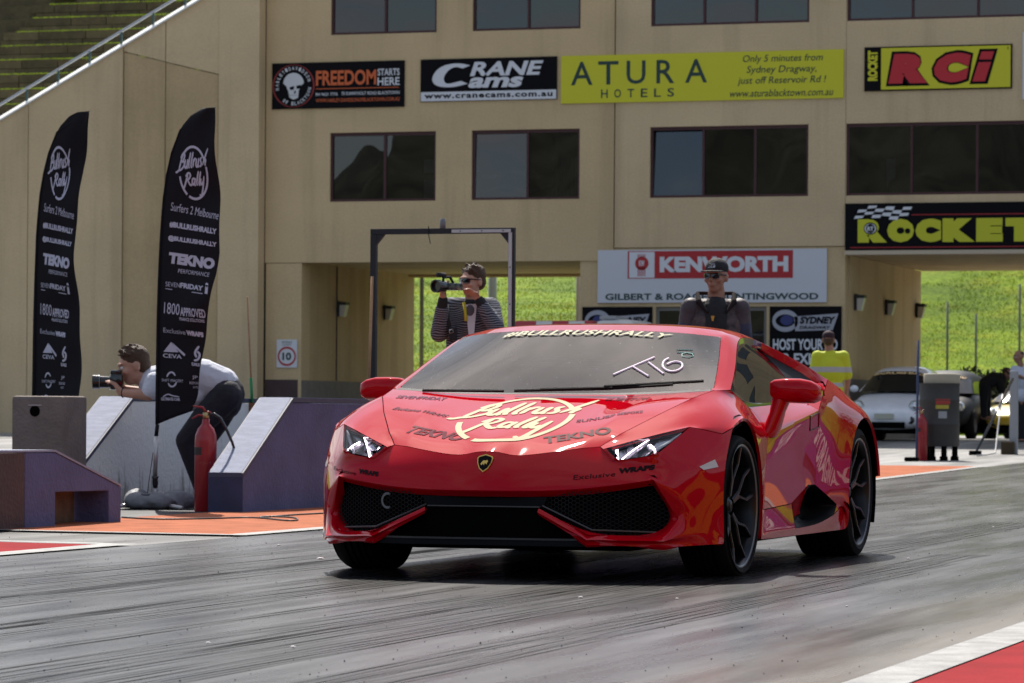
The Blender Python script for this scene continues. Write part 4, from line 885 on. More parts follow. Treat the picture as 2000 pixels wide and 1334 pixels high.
# --- subdivide once for the whole shell, then split into panels with real shut gaps
CORN = 'HLin HLtip HLbo HLbi l6 u6 io iox ib ibx lk lkb lmf lmt lmb lmr lif lit lib lir d2c KK t2 KI n6 o2 d1l d2l d2n W3 w3 h4f lc PB t0 k0 k3 k4 q4 h0e h0f e4i f4i KI2 HLtip2 c0 c1 c2 c3 s_b b7'.split()
def build_shell():
    names = list(CV); idx = {}; vs = []
    for s in (1, -1):
        for n in names:
            x, y, z = CV[n]
            if s == -1 and abs(x) < 1e-6: idx[(n, -1)] = idx[(n, 1)]; continue
            idx[(n, s)] = len(vs); vs.append((x*s, y, z))
    fs = []; pt = []
    for part, ns in CF:
        fs.append([idx[(n, 1)] for n in ns][::-1]); pt.append((part, 1))
        fs.append([idx[(n, -1)] for n in ns]); pt.append((part, -1))
    keys = sorted(set(pt)); me = bpy.data.meshes.new('shell'); me.from_pydata(vs, [], fs); me.update()
    at = me.attributes.new('pid', 'INT', 'FACE'); at.data.foreach_set('value', [keys.index(k) for k in pt])
    ce = me.attributes.new('crease_edge', 'FLOAT', 'EDGE')
    em = {frozenset(e.vertices): e.index for e in me.edges}
    for k, w_ in CREASE.items():
        a, b = tuple(k)
        for s in (1, -1):
            e = em.get(frozenset((idx[(a, s)], idx[(b, s)])))
            if e is not None: ce.data[e].value = w_
            elif s == 1: print('crease missing', a, b)
    cvt = me.attributes.new('crease_vert', 'FLOAT', 'POINT')
    for n in CORN:
        for s in (1, -1): cvt.data[idx[(n, s)]].value = 1.
    # part borders stay where they are drawn
    cnt = {}
    for f, k in zip(fs, pt):
        for i in range(len(f)):
            cnt.setdefault(frozenset((f[i], f[(i+1) % len(f)])), []).append(k[0])
    for e, L_ in cnt.items():
        if len(L_) > 2: print('nonmanifold', [n for n in names if idx[(n, 1)] in e])
        if e in em and (len(L_) == 1 or L_[0] != L_[1]) and ce.data[em[e]].value < .35: ce.data[em[e]].value = .35 if len(L_) == 2 else 1.
    o = bpy.data.objects.new('shell', me); COL.objects.link(o)
    m = o.modifiers.new('s', 'SUBSURF'); m.levels = 3; m.render_levels = 3; m.boundary_smooth = 'PRESERVE_CORNERS'
    bpy.context.view_layer.update(); dg = bpy.context.evaluated_depsgraph_get(); me2 = bpy.data.meshes.new_from_object(o.evaluated_get(dg))
    bpy.data.objects.remove(o)
    bm = bmesh.new(); bm.from_mesh(me2); lay = bm.faces.layers.int.get('pid')
    bmesh.ops.recalc_face_normals(bm, faces=bm.faces); bm.normal_update()
    c = sum(1 for f in bm.faces if f.normal.z > 0 and f.calc_center_median().z > .9); d = sum(1 for f in bm.faces if f.normal.z < 0 and f.calc_center_median().z > .9)
    if d > c:
        for f in bm.faces: f.normal_flip()
        bm.normal_update()
    return bm, lay, keys
SH, LAY, KEYS = build_shell()
SHELL_BVH = BVHTree.FromBMesh(SH)
PM = dict(bonnet=M_paint, front_wing=M_paint, front_bumper=M_paint, door=M_paint, side_sill=M_paint, side_scoop=M_blackp, rear_wing=M_paint, windscreen=M_wsg, scuttle=M_blackp, roof=M_paint,
          engine_cover=M_blackp, rear_bumper=M_paint, window_trim=M_gloss, side_window=M_sidg, quarter_panel=M_blackp)
GAP = .0022
SINGLE = ('bonnet', 'front_bumper', 'roof', 'windscreen', 'scuttle', 'engine_cover', 'rear_bumper')
def split_shell():
    groups = {}
    for f in SH.faces:
        k = KEYS[f[LAY]]; k = (k[0], 0) if k[0] in SINGLE else k
        groups.setdefault(k, []).append(f)
    for (part, s), faces in groups.items():
        fset = set(faces); vmap = {}; V = []; N = []; Fs = []
        for f in faces:
            r = []
            for v in f.verts:
                if v not in vmap: vmap[v] = len(V); V.append(v.co.copy()); N.append(v.normal.copy())
                r.append(vmap[v])
            Fs.append(r)
        # border edges: shrink a hair and turn the rim inwards
        be = []
        for f in faces:
            for l in f.loops:
                inside = [g for g in l.edge.link_faces if g in fset]
                if len(inside) == 1: be.append((l.vert, l.link_loop_next.vert, f))
        shrink = {}
        gapit = part in ('bonnet', 'front_wing', 'front_bumper', 'door', 'rear_wing', 'side_sill', 'roof')
        for a, b, f in be:
            t = (b.co-a.co).normalized(); inn = f.normal.cross(t)
            if inn.dot(f.calc_center_median()-a.co) < 0: inn = -inn
            for v in (a, b): shrink.setdefault(v, []).append(inn)
        if gapit:
            for v, L_ in shrink.items():
                d = sum(L_, Vector()); 
                if d.length > 1e-6 and abs(v.co.x) > 1e-4: V[vmap[v]] += d.normalized()*GAP
            rim = {}
            for v in shrink: rim[v] = len(V); V.append(V[vmap[v]]-v.normal*.014); 
            for a, b, f in be: Fs.append([vmap[b], vmap[a], rim[a], rim[b]])
        me = bpy.data.meshes.new(part); me.from_pydata(V, [], Fs); me.update(); me.shade_smooth(); me.set_sharp_from_angle(angle=math.radians(32))
        o = bpy.data.objects.new(part, me); COL.objects.link(o); me.materials.append(PM[part]); o.parent = car
split_shell()
# dark liner under the panels so that gaps and openings look into blackness
ln = MB(); vs = [v.co-v.normal*.03 for v in SH.verts]; SH.verts.index_update()
skip = {'windscreen', 'side_window'}
ln.add(vs, [[v.index for v in f.verts] for f in SH.faces if KEYS[f[LAY]][0] not in skip and not (KEYS[f[LAY]][0] in ('front_bumper', 'front_wing') and f.calc_center_median().z < .42)]); ln.build('inner_liner', M_mesh, car)
def on_shell(x, y, z, d, off=.0015):
    """nearest hit of the shell from a point along direction d"""
    hit = SHELL_BVH.ray_cast(Vector((x, y, z)), Vector(d).normalized())
    if hit[0] is None: return None
    n = hit[1]
    if n.dot(Vector(d)) > 0: n = -n
    return hit[0]+n*off
# --- grille, bumper blacks
for s in (1, -1):
    b = MB(); b.add([(s*.14, -.87, .392), (s*.33, -.84, .395), (s*.64, -.72, .43), (s*.75, -.68, .44), (s*.83, -.56, .28), (s*.76, -.62, .20), (s*.50, -.86, .20), (s*.262, -.885, .32)], [tuple(range(8))])
    b.build('intake_back', M_mesh, car)
    # hexagon mesh bars in the intake
    b = MB(); hx = .021
    def ing(x, z):
        x = abs(x)
        return (z < .385+.09*(x-.14)*1.0+.0 and z > .315-(x-.26)*.46 if x < .5 else z > .208 and z < .40+.10*(x-.5)) and x < .80-(.0 if z < .30 else (z-.285)*.55) and x > .20
    j = 0; z = .20
    while z < .46:
        x = .20+(hx*.75 if j % 2 else 0)
        while x < .82:
            if ing(x, z):
                y = -.885+.95*max(0, x-.38)**1.5
                ring = [(s*(x+hx*.5*math.cos(math.radians(a))), y, z+hx*.5*math.sin(math.radians(a))) for a in range(0, 360, 60)]
                inn = [(s*(x+hx*.40*math.cos(math.radians(a))), y, z+hx*.40*math.sin(math.radians(a))) for a in range(0, 360, 60)]
                b.add(ring+inn, [(k, (k+1) % 6, 6+(k+1) % 6, 6+k) for k in range(6)])
            x += hx*1.5
        z += hx*.433; j += 1
    o = b.build('grille_mesh', mat('grille bars', (.012, .011, .011), .5, spec=.2), car); o['kind'] = 'stuff'
    b = MB(); b.tube([(s*.27, -.915, .340), (s*.50, -.925, .238), (s*.73, -.70, .225)], .004, 5); b.build('grille_trim', mat('grille trim', (.07, .07, .07), .35), car)
b = MB(); b.prism([(-.27, .335), (.27, .335), (.49, .225), (.49, .195), (-.49, .195), (-.49, .225)], -.915, -.86, 'y'); b.build('lower_grille', M_mesh, car)
b = MB(); b.prism([(-.29, .378), (.29, .378), (.27, .335), (-.27, .335)], -.905, -.86, 'y'); b.build('grille_bar', M_blackp, car)
b = MB(); b.box(-.26, .26, -.926, -.905, .332, .337); b.build('grille_trim', MATS['grille trim'], car)
b = MB(); b.prism([(-.50, -.955), (-.30, -.995), (.30, -.995), (.50, -.955), (.80, -.72), (.80, -.4), (-.80, -.4), (-.80, -.72)], .165, .190, 'z'); b.build('splitter', M_blackp, car)
b = MB(); b.prism([(-.47, -.955), (-.30, -.999), (.30, -.999), (.47, -.955), (.47, -.95), (.30, -.994), (-.30, -.994), (-.47, -.95)], .191, .199, 'z'); b.build('splitter_edge', mat('splitter edge', (.04, .04, .04), .4), car)
b = MB(); b.box(-.60, .60, -.78, 3.3, .150, .19); b.box(-.90, .90, .52, 2.05, .150, .18); b.build('underbody', M_mesh, car)
b = MB(); b.box(-.62, .62, -.74, -.2, .140, .17); b.build('underbody', M_mesh, car)
# tow eye mark in the right intake
b = MB(); fnq = lambda a, c: (-.50+a*.06, -.862, .315+c*.075)
put_stroke(b, ellipse_pts(.5, .5, .42, .42, 60, 300, 18), .14, fnq, False, 0); b.build('radar_sensor', mat('sensor grey', (.16, .17, .17), .4), car)
# --- headlights
def headlight(s):
    C_ = {k: Vector((CV[k][0]*s, CV[k][1], CV[k][2])) for k in ('HLin', 'HLm', 'HLtip', 'HLbo', 'HLa', 'HLbi')}
    o_ = Vector((s*.25, -.85, .45)).normalized()*.004
    cc = sum(C_.values(), Vector())/6; nrm = Vector((s*.34, -.80, .50)).normalized()
    t = MB(); order = ['HLin', 'HLm', 'HLtip', 'HLbo', 'HLa', 'HLbi']; ring = [C_[k].lerp(cc, .02) for k in order]
    ins = [p.lerp(cc, .06)-nrm*.012 for p in ring]; back = [p.lerp(cc, .12)-nrm*.07 for p in ring]
    b = MB(); b.add(ring+ins, [(i, (i+1) % 6, 6+(i+1) % 6, 6+i) for i in range(6)]); h = b.build('headlight', M_gloss, car)
    b = MB(); b.add(ins+back, [(i, (i+1) % 6, 6+(i+1) % 6, 6+i) for i in range(6)]+[tuple(range(6, 12))]); b.build('housing', mat('lamp housing', (.26, .27, .29), .3, metal=.6), h)
    b = MB(); top = [p.lerp(cc, .03)+nrm*.003 for p in ring]; mid_ = cc+nrm*.012
    b.add(top+[mid_], [(i, (i+1) % 6, 6) for i in range(6)]); b.build('lens', M_lens, h, smooth=True)
    # layout: a along inner -> outer, c bottom -> top, on the depth plane
    def L(a, c, dep=-.028):
        bot = C_['HLbi'].lerp(C_['HLbo'], a); topp = C_['HLin'].lerp(C_['HLtip'], a); return bot.lerp(topp, c)+nrm*dep
    def bar(p, q, r, m, nme, dep=-.030):
        b = MB(); b.tube([L(*p, dep), L(*q, dep)], r, 8); return b.build(nme, m, h)
    def flatbar(p, q, w_, m, nme, dep):
        b = MB(); put_stroke(b, [p, ((p[0]+q[0])/2, (p[1]+q[1])/2), q], w_, lambda a, c: L(a, c, dep), taper=False, sub=1); return b.build(nme, m, h)
    # Y shaped running lights
    for (p, q) in (((.12, .05), (.15, .80)), ((.20, .05), (.54, .90)), ((.60, .62), (.90, .10))): 
        bar(p, q, .0100, M_refl, 'light_guide', -.030); flatbar(p, q, .036, M_led, 'running_light', -.010)
    bar((.72, .04), (.985, .80), .008, mat('lamp strip', (.72, .73, .76), .25, metal=.4), 'light_guide', -.02)
    b = MB(); p = L(.36, .62, -.045); 
    b.ell(p, (.028, .028, .028), 16, 10); b.build('projector', M_refl, h, smooth=True)
    b = MB(); b.tube([L(.36, .62, -.045), L(.36, .62, -.02)], [.034, .036], 14, False); b.build('projector_ring', M_chrome, h, smooth=True)
    b = MB(); b.add([L(.66, .45, -.05), L(.90, .62, -.05), L(.93, .90, -.03), L(.68, .92, -.03)], [(0, 1, 2, 3)]); b.build('reflector', M_refl, h)
    b = MB(); b.add([L(.15, .35, -.05), L(.30, .30, -.05), L(.30, .95, -.03), L(.14, .9, -.03)], [(0, 1, 2, 3)]); b.build('reflector', M_refl, h)
headlight(1); headlight(-1)
# side marker reflector
for s in (1, -1):
    b = MB(); q = [on_shell(s*2, y, z, (-s, 0, 0), .003) for y, z in ((-.52, .513), (-.405, .545), (-.395, .512), (-.50, .500))]
    if all(q): b.add(q, [(0, 1, 2, 3)]); b.build('side_marker', mat('clear marker', (.55, .52, .48), .2), car)
# --- door handle
for s in (1, -1):
    b = MB(); pts = [(1.50, .742), (1.70, .760), (1.70, .690), (1.50, .672)]; q = [on_shell(s*2, y, z, (-s, 0, 0), .0015) for y, z in pts]
    b = MB(); b.tube(q+[q[0]], .0032, 5); b.build('handle_outline', mat('shut line', (.03, .002, .003), .5), car)
# --- mirrors
def mirror(s):
    prof = [(.925, .905, .832, .8), (.945, .916, .812, .95), (1.00, .921, .806, 1), (1.07, .920, .804, 1), (1.120, .909, .806, .95), (1.148, .892, .818, .75), (1.160, .872, .840, .4)]   # x, top, bottom, depth
    b = MB(); n = 20; vs = []
    for x, zt, zb, k in prof:
        cz, hz = (zt+zb)/2, (zt-zb)/2
        for i in range(n):
            a = 2*math.pi*i/n; c_, s_ = math.cos(a), math.sin(a); c_ = math.copysign(abs(c_)**.6, c_); s_ = math.copysign(abs(s_)**.48, s_)
            vs.append((s*(x+.0*c_), .72+.085*k*c_, cz+hz*s_-(.006*c_)))
    b.add(vs, [(r*n+i, r*n+(i+1) % n, (r+1)*n+(i+1) % n, (r+1)*n+i) for r in range(len(prof)-1) for i in range(n)]+[tuple(range(n)), tuple(range((len(prof)-1)*n, len(prof)*n))])
    h = b.build('wing_mirror', M_paint, car, smooth=True); h.data.set_sharp_from_angle(angle=math.radians(42))
    b = MB(); sec = [(.90, .60, .78, .640), (.925, .61, .79, .68), (.95, .64, .785, .76), (.975, .655, .78, .845)]
    vs = []; n = 12
    wd_ = [.045, .040, .036, .050]
    for (x, y0, y1, z), wv in zip(sec, wd_):
        for i in range(n):
            a = 2*math.pi*i/n; vs.append((s*(x+wv*math.cos(a)), (y0+y1)/2+(y1-y0)/2*math.sin(a), z))
    b.add(vs, [(r*n+i, r*n+(i+1) % n, (r+1)*n+(i+1) % n, (r+1)*n+i) for r in range(3) for i in range(n)])
    q = b.build('mirror_arm', M_paint, h, smooth=True)
    b = MB(); b.add([(s*.98, .806, .91), (s*1.15, .806, .90), (s*1.16, .806, .84), (s*.98, .806, .83)], [(0, 1, 2, 3)]); b.build('mirror_glass', M_chrome, h)
mirror(1); mirror(-1)
# --- wipers
for pts in ([(-.15, .01, .852), (.30, .035, .864), (.60, .075, .885)], [(-.20, .0, .850), (-.62, .06, .852)], [(.28, .03, .874), (.735, .12, .902)], [(-.02, .0, .858), (.32, .03, .868)]):
    b = MB(); b.tube(pts, [.007]*len(pts), 6); b.build('wiper', M_blackp, car)
# --- cabin seen through the glass
b = MB(); b.prism([(-.05, .78), (.30, .86), (.52, .87), (.60, .70), (.60, .3), (-.05, .3)], -.70, .70, 'x'); b.build('dashboard', M_int, car, bevel=.02)
for s in (1, -1):
    b = MB(); b.box(s*.36-.24, s*.36+.24, 1.25, 1.42, .35, .86, bev=.06); b.box(s*.36-.13, s*.36+.13, 1.36, 1.45, .86, 1.03, bev=.04); b.build('seat', mat('seat leather', (.05, .05, .052), .55), car, smooth=True)
b = MB(); b.lathe([(.175, -.013), (.188, 0), (.175, .013), (.162, 0)], 28, (.36, .70, .80), 'y', close=True); b.build('steering_wheel', M_int, car, smooth=True)
b = MB(); b.box(-.72, .72, 1.50, 1.56, .3, 1.02); b.build('bulkhead', M_int, car)
b = MB(); b.box(-.70, .70, .3, 1.5, .28, .31); b.build('cabin_floor', M_int, car)
b = MB(); b.box(-.58, .58, 1.20, 1.23, .985, 1.005); b.build('roll_bar', mat('pale bar', (.35, .42, .42), .5), car)
# --- wheels
def wheel(x, y, R_, wid, s, steer=0):
    t = bpy.data.objects.new('wheel', None); COL.objects.link(t); t.parent = car; t.location = (x, y, R_); t.rotation_euler = (0, 0, steer); t.empty_display_size = .1
    w2 = wid/2; rr_ = .284
    prof = [(rr_, -w2+.012), (R_-.035, -w2), (R_-.012, -w2+.012), (R_-.002, -w2+.035), (R_, -w2+.06)]
    nG = 4
    for g in range(nG):
        a = -w2+.06+(wid-.12)*(g+.5)/nG; prof += [(R_, a-.008), (R_-.007, a-.006), (R_-.007, a+.006), (R_, a+.008)]
    prof += [(R_, w2-.06), (R_-.002, w2-.035), (R_-.012, w2-.012), (R_-.035, w2), (rr_+.02, w2+.003), (rr_, w2-.008)]
    b = MB(); b.lathe([(r, h*s) for r, h in prof], 64, axis='x'); b.build('tyre', M_rub2, t, angle=35)
    f = s*(w2-.012)
    b = MB(); b.lathe([(rr_+.004, f), (rr_, f+.006*s), (rr_-.012, f), (rr_-.02, f-.03*s), (rr_-.03, f-.09*s), (rr_-.035, -s*w2*.8)], 56, axis='x'); rim = b.build('rim', M_rim, t, smooth=True)
    b = MB(); b.lathe([(rr_+.003, f+.001*s), (rr_-.003, f+.008*s), (rr_-.010, f+.002*s)], 56, axis='x'); b.build('rim_edge', M_rimedge, rim, smooth=True)
    # five double spokes, each a Y with a kink
    for k in range(5):
        a0 = 2*math.pi*k/5+math.radians(97)
        for sg in (1, -1):
            b = MB()
            def R3(r, da, h): a = a0+da; return Vector((f+h*s, r*math.cos(a), r*math.sin(a)))
            path = [(.045, 0.0, -.045, .034), (.120, sg*.09, -.034, .022), (.195, sg*.31, -.020, .019), (.280, sg*.25, -.006, .020)]
            vs = []
            for r, da, h, wv in path:
                c0 = R3(r, da, h); tn = Vector((0, -math.sin(a0+da), math.cos(a0+da)))
                vs += [c0-tn*wv*.5+Vector((-.006*s, 0, 0)), c0-tn*wv*.25, c0+tn*wv*.25, c0+tn*wv*.5+Vector((-.006*s, 0, 0)), c0+tn*wv*.6+Vector((-.04*s, 0, 0)), c0-tn*wv*.6+Vector((-.04*s, 0, 0))]
            b.add(vs, [(6*i+j, 6*i+(j+1) % 6, 6*(i+1)+(j+1) % 6, 6*(i+1)+j) for i in range(3) for j in range(6)]+[tuple(range(6)), tuple(range(18, 24))])
            b.build('spoke', M_rim, rim)
    b = MB(); b.lathe([(0, -.045*s+f), (.025, -.045*s+f), (.030, -.055*s+f), (.062, -.060*s+f), (.066, -.09*s+f), (.066, -.12*s+f)], 24, axis='x'); b.build('hub', M_rim, rim, smooth=True)
    b = MB(); b.lathe([(.06, f-.095*s), (.178, f-.095*s), (.178, f-.125*s), (.06, f-.125*s)], 40, axis='x'); b.build('brake_disc', M_disc, t)
    b = MB(); b.prism([(.02+.12*math.cos(a), 0) for a in ()] or [(-.10, .10), (-.05, .18), (.08, .19), (.13, .12), (.10, .10), (.06, .135), (-.03, .13), (-.07, .085)], f-.135*s, f-.070*s, 'x'); b.build('caliper', M_cal, t)
    b = MB(); b.lathe([(0, -s*w2*.8), (rr_-.03, -s*w2*.8)], 32, axis='x'); b.build('wheel_back', M_mesh, t)
wheel(.834, 0, .3275, .245, 1, -.02); wheel(-.834, 0, .3275, .245, -1, -.02); wheel(.81, 2.62, .345, .305, 1); wheel(-.81, 2.62, .345, .305, -1)
# arch liners
for (y, R_, u) in ((.005, .398, .935), (2.60, .418, .965)):
    for s in (1, -1):
        b = MB(); n = 20; vs = []
        for i in range(n+1):
            a = math.radians(-25+230*i/n); yy, zz = y-R_*math.cos(a), .35+R_*math.sin(a); vs += [(s*u, yy, zz), (s*.52, yy, zz)]
        b.add(vs, [(2*i, 2*i+1, 2*i+3, 2*i+2) for i in range(n)]); b.add([(s*.52, y+R_*math.cos(math.radians(12*k)), .35+R_*math.sin(math.radians(12*k))) for k in range(16)], [tuple(range(16))]); b.build('arch_liner', M_mesh, car, smooth=False)
# --- decals laid on the panels
def hood(x, y, off=.0022):
    p = on_shell(x, y, 1.4, (0, 0, -1), off); return p if p else Vector((x, y, .8))
M_dec = mat('white vinyl', (.66, .58, .38), .8, spec=0, coat=.25, coatr=.05); M_decb = mat('dark vinyl', (.13, .01, .014), .9, spec=0, coat=.5, coatr=.05)
def hp(px, py):            # a point of the photo's survey on the bonnet surface
    d = ray(px, py); h = SHELL_BVH.ray_cast(CAM, d); 
    return h[0]
cA = hp(862, 792)
# the logo ring: centre and half axes on the bonnet, measured at its four extremes
pl, pr_, ptop, pbot = hp(889, 833), hp(1116, 815), hp(1018, 779), hp(990, 862)
lx0, lx1 = pl.x, pr_.x; ly0, ly1 = pbot.y, ptop.y
print('logo', lx0, lx1, ly0, ly1)
def fh(a, c): return hood(lx0+(lx1-lx0)*((a-.12)/.80), ly0+(ly1-ly0)*((c+.06)/1.04))
b = MB(); put_script(b, fh, None, .044, .044); tag(b.build('bonnet_logo', M_dec, car), None)
def side_word(b, s, p0, p1, h, off=.002, bold=.02, slant=.03):
    """word on the bonnet between two surveyed points (left, right), h metres tall towards the screen"""
    a = hp(*p0); c = hp(*p1); ex = Vector((c.x-a.x, c.y-a.y)); ey = Vector((-ex.y, ex.x)).normalized()*h
    put_text(b, s, lambda q, r: hood(a.x+ex.x*q+ey.x*r, a.y+ex.y*q+ey.y*r, off), 0, 1, 0, 1, bold=bold, slant=slant)
b = MB(); side_word(b, 'TEKNO', (1062, 868), (1194, 848), .085, bold=.04); b.build('bonnet_lettering', mat('grey vinyl', (.20, .14, .13), .9, spec=0), car)
b = MB(); side_word(b, 'TEKNO', (785, 845), (895, 862), .085, bold=.04); side_word(b, 'Exclusive WRAPS', (765, 800), (868, 815), .04); side_word(b, 'SEVENFRIDAY', (772, 778), (868, 783), .07); side_word(b, 'SUNUS', (1125, 826), (1190, 816), .05); side_word(b, 'JP BESPOKE', (1190, 816), (1255, 808), .05)
side_word(b, 'ULTIMATE CAR', (1180, 783), (1262, 781), .06); build_split(b, 'bonnet_lettering', M_decb, car)
def fb(x, z, off=.002):
    p = on_shell(x, -2, z, (0, 1, 0), off); return p if p else Vector((x, -.9, z))
b = MB()
for s0, s1, z0, z1, tx, bo in ((-.63, -.52, .470, .492, 'WRAPS', .07), (-.80, -.64, .484, .500, 'Exclusive', 0), (.585, .73, .482, .506, 'WRAPS', .07), (.40, .575, .455, .475, 'Exclusive', 0)):
    put_text(b, tx, lambda q, r: fb(s0+(s1-s0)*q, z0+(z1-z0)*r+((s0+(s1-s0)*q)**2-s0*s0)*(.10)), 0, 1, 0, 1, bold=bo)
build_split(b, 'bumper_lettering', mat('black vinyl', (.02, .008, .01), .7, spec=.1), car)
# badge
bc = fb(.0, .522, .004); b = MB()
SHD = [(0, -.044), (-.022, -.028), (-.036, .0), (-.040, .024), (-.034, .032), (0, .042), (.034, .032), (.040, .024), (.036, 0), (.022, -.028)]
def bdg(sc_, off): 
    return [fb(x*sc_*.9, .522+z*sc_*.9, off) for x, z in SHD]
b.add(bdg(1, .003)+bdg(1, .008), [tuple(range(10, 20))]+[(i, (i+1) % 10, 10+(i+1) % 10, 10+i) for i in range(10)]); bd = b.build('badge', mat('badge gold', (.75, .50, .12), .35, metal=.6), car)
b = MB(); b.add(bdg(.86, .0095), [tuple(range(10))]); b.build('badge_field', mat('badge black', (.006, .005, .005), .6, spec=.1), bd)
b = MB(); bull = [(-.022, -.008), (-.012, .006), (-.004, .012), (.006, .010), (.016, .014), (.024, .006), (.018, -.002), (.020, -.012), (.012, -.006), (.004, -.004), (.002, -.016), (-.006, -.006), (-.014, -.016)]
b.add([fb(x, .520+z, .0115) for x, z in [(x_*.72, z_*.78+.002) for x_, z_ in bull]], [tuple(range(13))]); b.build('badge_emblem', MATS['badge gold'], bd)
# windscreen lettering
def ws(px, py, off=.003):
    d = ray(px, py); h = WSB.ray_cast(CAM, d)
    if h[0] is None: return None
    n = h[1] if h[1].dot(d) < 0 else -h[1]; return h[0]+n*off
wf = [f for f in SH.faces if KEYS[f[LAY]][0] == 'windscreen']; _v = {}; _V = []; _F = []
for f in wf:
    r = []
    for v in f.verts:
        if v not in _v: _v[v] = len(_V); _V.append(v.co.copy())
        r.append(_v[v])
    _F.append(r)
WSB = BVHTree.FromPolygons(_V, _F)
def wsm(x, t, off=.003):
    """point on the screen: x across, t from cowl 0 to header 1"""
    y = .10+.52*t+.16*x*x; p = WSB.ray_cast(Vector((x, y, 1.6)), Vector((0, 0, -1)))
    return (p[0]+p[1]*(off if p[1].z > 0 else -off)) if p[0] else Vector((x, y, .86+.27*t))
a = ws(980, 662); c = ws(1296, 666)
b = MB(); ye = un(1150, 660, v=.58)
put_text(b, '#BULLRUSHRALLY', lambda q, r: wsm(a.x+(c.x-a.x)*q+.03*r, .865+.095*r, .006), 0, 1, 0, 1, bold=.025, spacing=1.06); b.build('screen_lettering', mat('cream vinyl', (.80, .75, .55), .9, spec=0), car)
b = MB()
for st in ([(1198, 733), (1278, 699)], [(1236, 717), (1267, 736)], [(1267, 709), (1296, 731)], [(1306, 701), (1296, 706), (1293, 718), (1306, 727), (1322, 726), (1334, 718), (1331, 709), (1316, 707), (1303, 713)]):
    pts = [Vector(p) for p in st]
    for _ in range(2):
        if len(pts) > 2:
            Qq = [pts[0]]
            for p, q in zip(pts[:-1], pts[1:]): Qq += [p*.75+q*.25, p*.25+q*.75]
            pts = Qq+[pts[-1]]
    P3 = [ws(p.x, p.y, .003) for p in pts]; P3 = [p for p in P3 if p]
    if len(P3) > 1: b.tube(P3, .0056, 6)
b.build('chalk_number', mat('pink white chalk', (.92, .74, .84), .6), car)
b = MB()
for st in ([(1322, 684), (1353, 684)], [(1322, 689), (1355, 691)], [(1352, 692), (1354, 697), (1345, 699), (1332, 697), (1332, 692), (1341, 690), (1352, 692)]):
    P3 = [ws(x, y, .003) for x, y in st]; P3 = [p for p in P3 if p]
    if len(P3) > 1: b.tube(P3, .0018, 5)
b.build('chalk_mark', mat('green chalk', (.35, .62, .55), .6), car)
b = MB(); q = [ws(x, y, .002) for x, y in ((783, 757), (812, 758), (817, 750), (790, 749))]
if all(q): b.add(q, [(0, 1, 2, 3)]); b.build('registration_sticker', mat('blue sticker', (.20, .38, .55), .5), car)
# ================================================================== BARRIERS, BLOCKS
M_pur = mat('purple painted concrete', (.082, .092, .195), .75, var=.22, vscale=2.5, bump=.5, bscale=35); M_purb = mat('brown wedge concrete', (.075, .048, .045), .8, var=.2, bump=.5, bscale=35)
M_capl = mat('pale blue cap paint', (.27, .29, .38), .7, spec=.25, var=.2, vscale=6, bump=.25, bscale=50, stretch=(1, 4, 1)); M_capd = mat('dark blue edge paint', (.05, .055, .10), .6, var=.2); M_conc = mat('whitewashed concrete', (.60, .60, .56), .85, var=.16, vscale=3, bump=.5, bscale=30)
def stainmat():
    m = mat('stained whitewash', (.58, .58, .54), .85, bump=.5, bscale=30); N = m.node_tree.nodes; L = m.node_tree.links; p = N['Principled BSDF']
    g = N.new('ShaderNodeNewGeometry'); mp = N.new('ShaderNodeMapping'); mp.inputs['Scale'].default_value = (5, 5, .8); L.new(g.outputs['Position'], mp.inputs[0])
    t = N.new('ShaderNodeTexNoise'); t.inputs['Scale'].default_value = 2.2; t.inputs['Detail'].default_value = 7; t.inputs['Roughness'].default_value = .7; L.new(mp.outputs[0], t.inputs['Vector'])
    s = N.new('ShaderNodeSeparateXYZ'); L.new(g.outputs['Position'], s.inputs[0]); mr = N.new('ShaderNodeMapRange'); mr.inputs[1].default_value = .35; mr.inputs[2].default_value = .0; mr.inputs[3].default_value = -.12; mr.inputs[4].default_value = .12; L.new(s.outputs[2], mr.inputs[0])
    ad = N.new('ShaderNodeMath'); L.new(t.outputs['Fac'], ad.inputs[0]); L.new(mr.outputs[0], ad.inputs[1])
    r = N.new('ShaderNodeValToRGB'); r.color_ramp.elements[0].position = .50; r.color_ramp.elements[1].position = .68; r.color_ramp.elements[0].color = (.76, .75, .72, 1); r.color_ramp.elements[1].color = (.22, .19, .14, 1)
    L.new(ad.outputs[0], r.inputs[0]); L.new(r.outputs[0], p.inputs['Base Color']); return m
M_stain = stainmat()
def barrier(label, ur, th, prof, v1, mside, mfront, name='concrete_barrier'):
    """prof: (v, z) points from the front foot to the full height; the wall runs on to v1"""
    t = thing(name, label, 'barrier', (ur-th/2, prof[0][0], 0)); v0 = prof[0][0]; H_ = prof[-1][1]
    pts = [(0, 0)]+[(v-v0, z-.035) for v, z in prof]+[(v1-v0, H_-.035), (v1-v0, 0)]
    b = MB(); b.prism(pts, -th/2, th/2, 'x'); b.build('wall', mside, t, bevel=.008)
    top = [(v-v0, z) for v, z in prof]+[(v1-v0, H_)]
    b = MB(); low = [(a, z-.034) for a, z in top]; b.prism(top+low[::-1], -th/2-.006, th/2+.006, 'x'); b.build('cap_edge', M_capd, t)
    b = MB(); n = len(top); up = [(a, z+.003) for a, z in top]
    b.prism(up+[(a, z+.0005) for a, z in top][::-1], -th/2+.004, th/2-.010, 'x'); b.build('cap', M_capl, t)
    b = MB(); b.box(-th/2-.004, th/2+.004, -.006, .0, 0, prof[0][1]-.036); b.build('end_face', mfront, t)
    return t
barrier('long purple concrete barrier with a pale sloping ramped end, right behind the red extinguisher', -4.846, .265, [(8.40, .30), (9.42, .86)], 26, M_pur, mat('navy painted end', (.030, .036, .085), .7, var=.2))
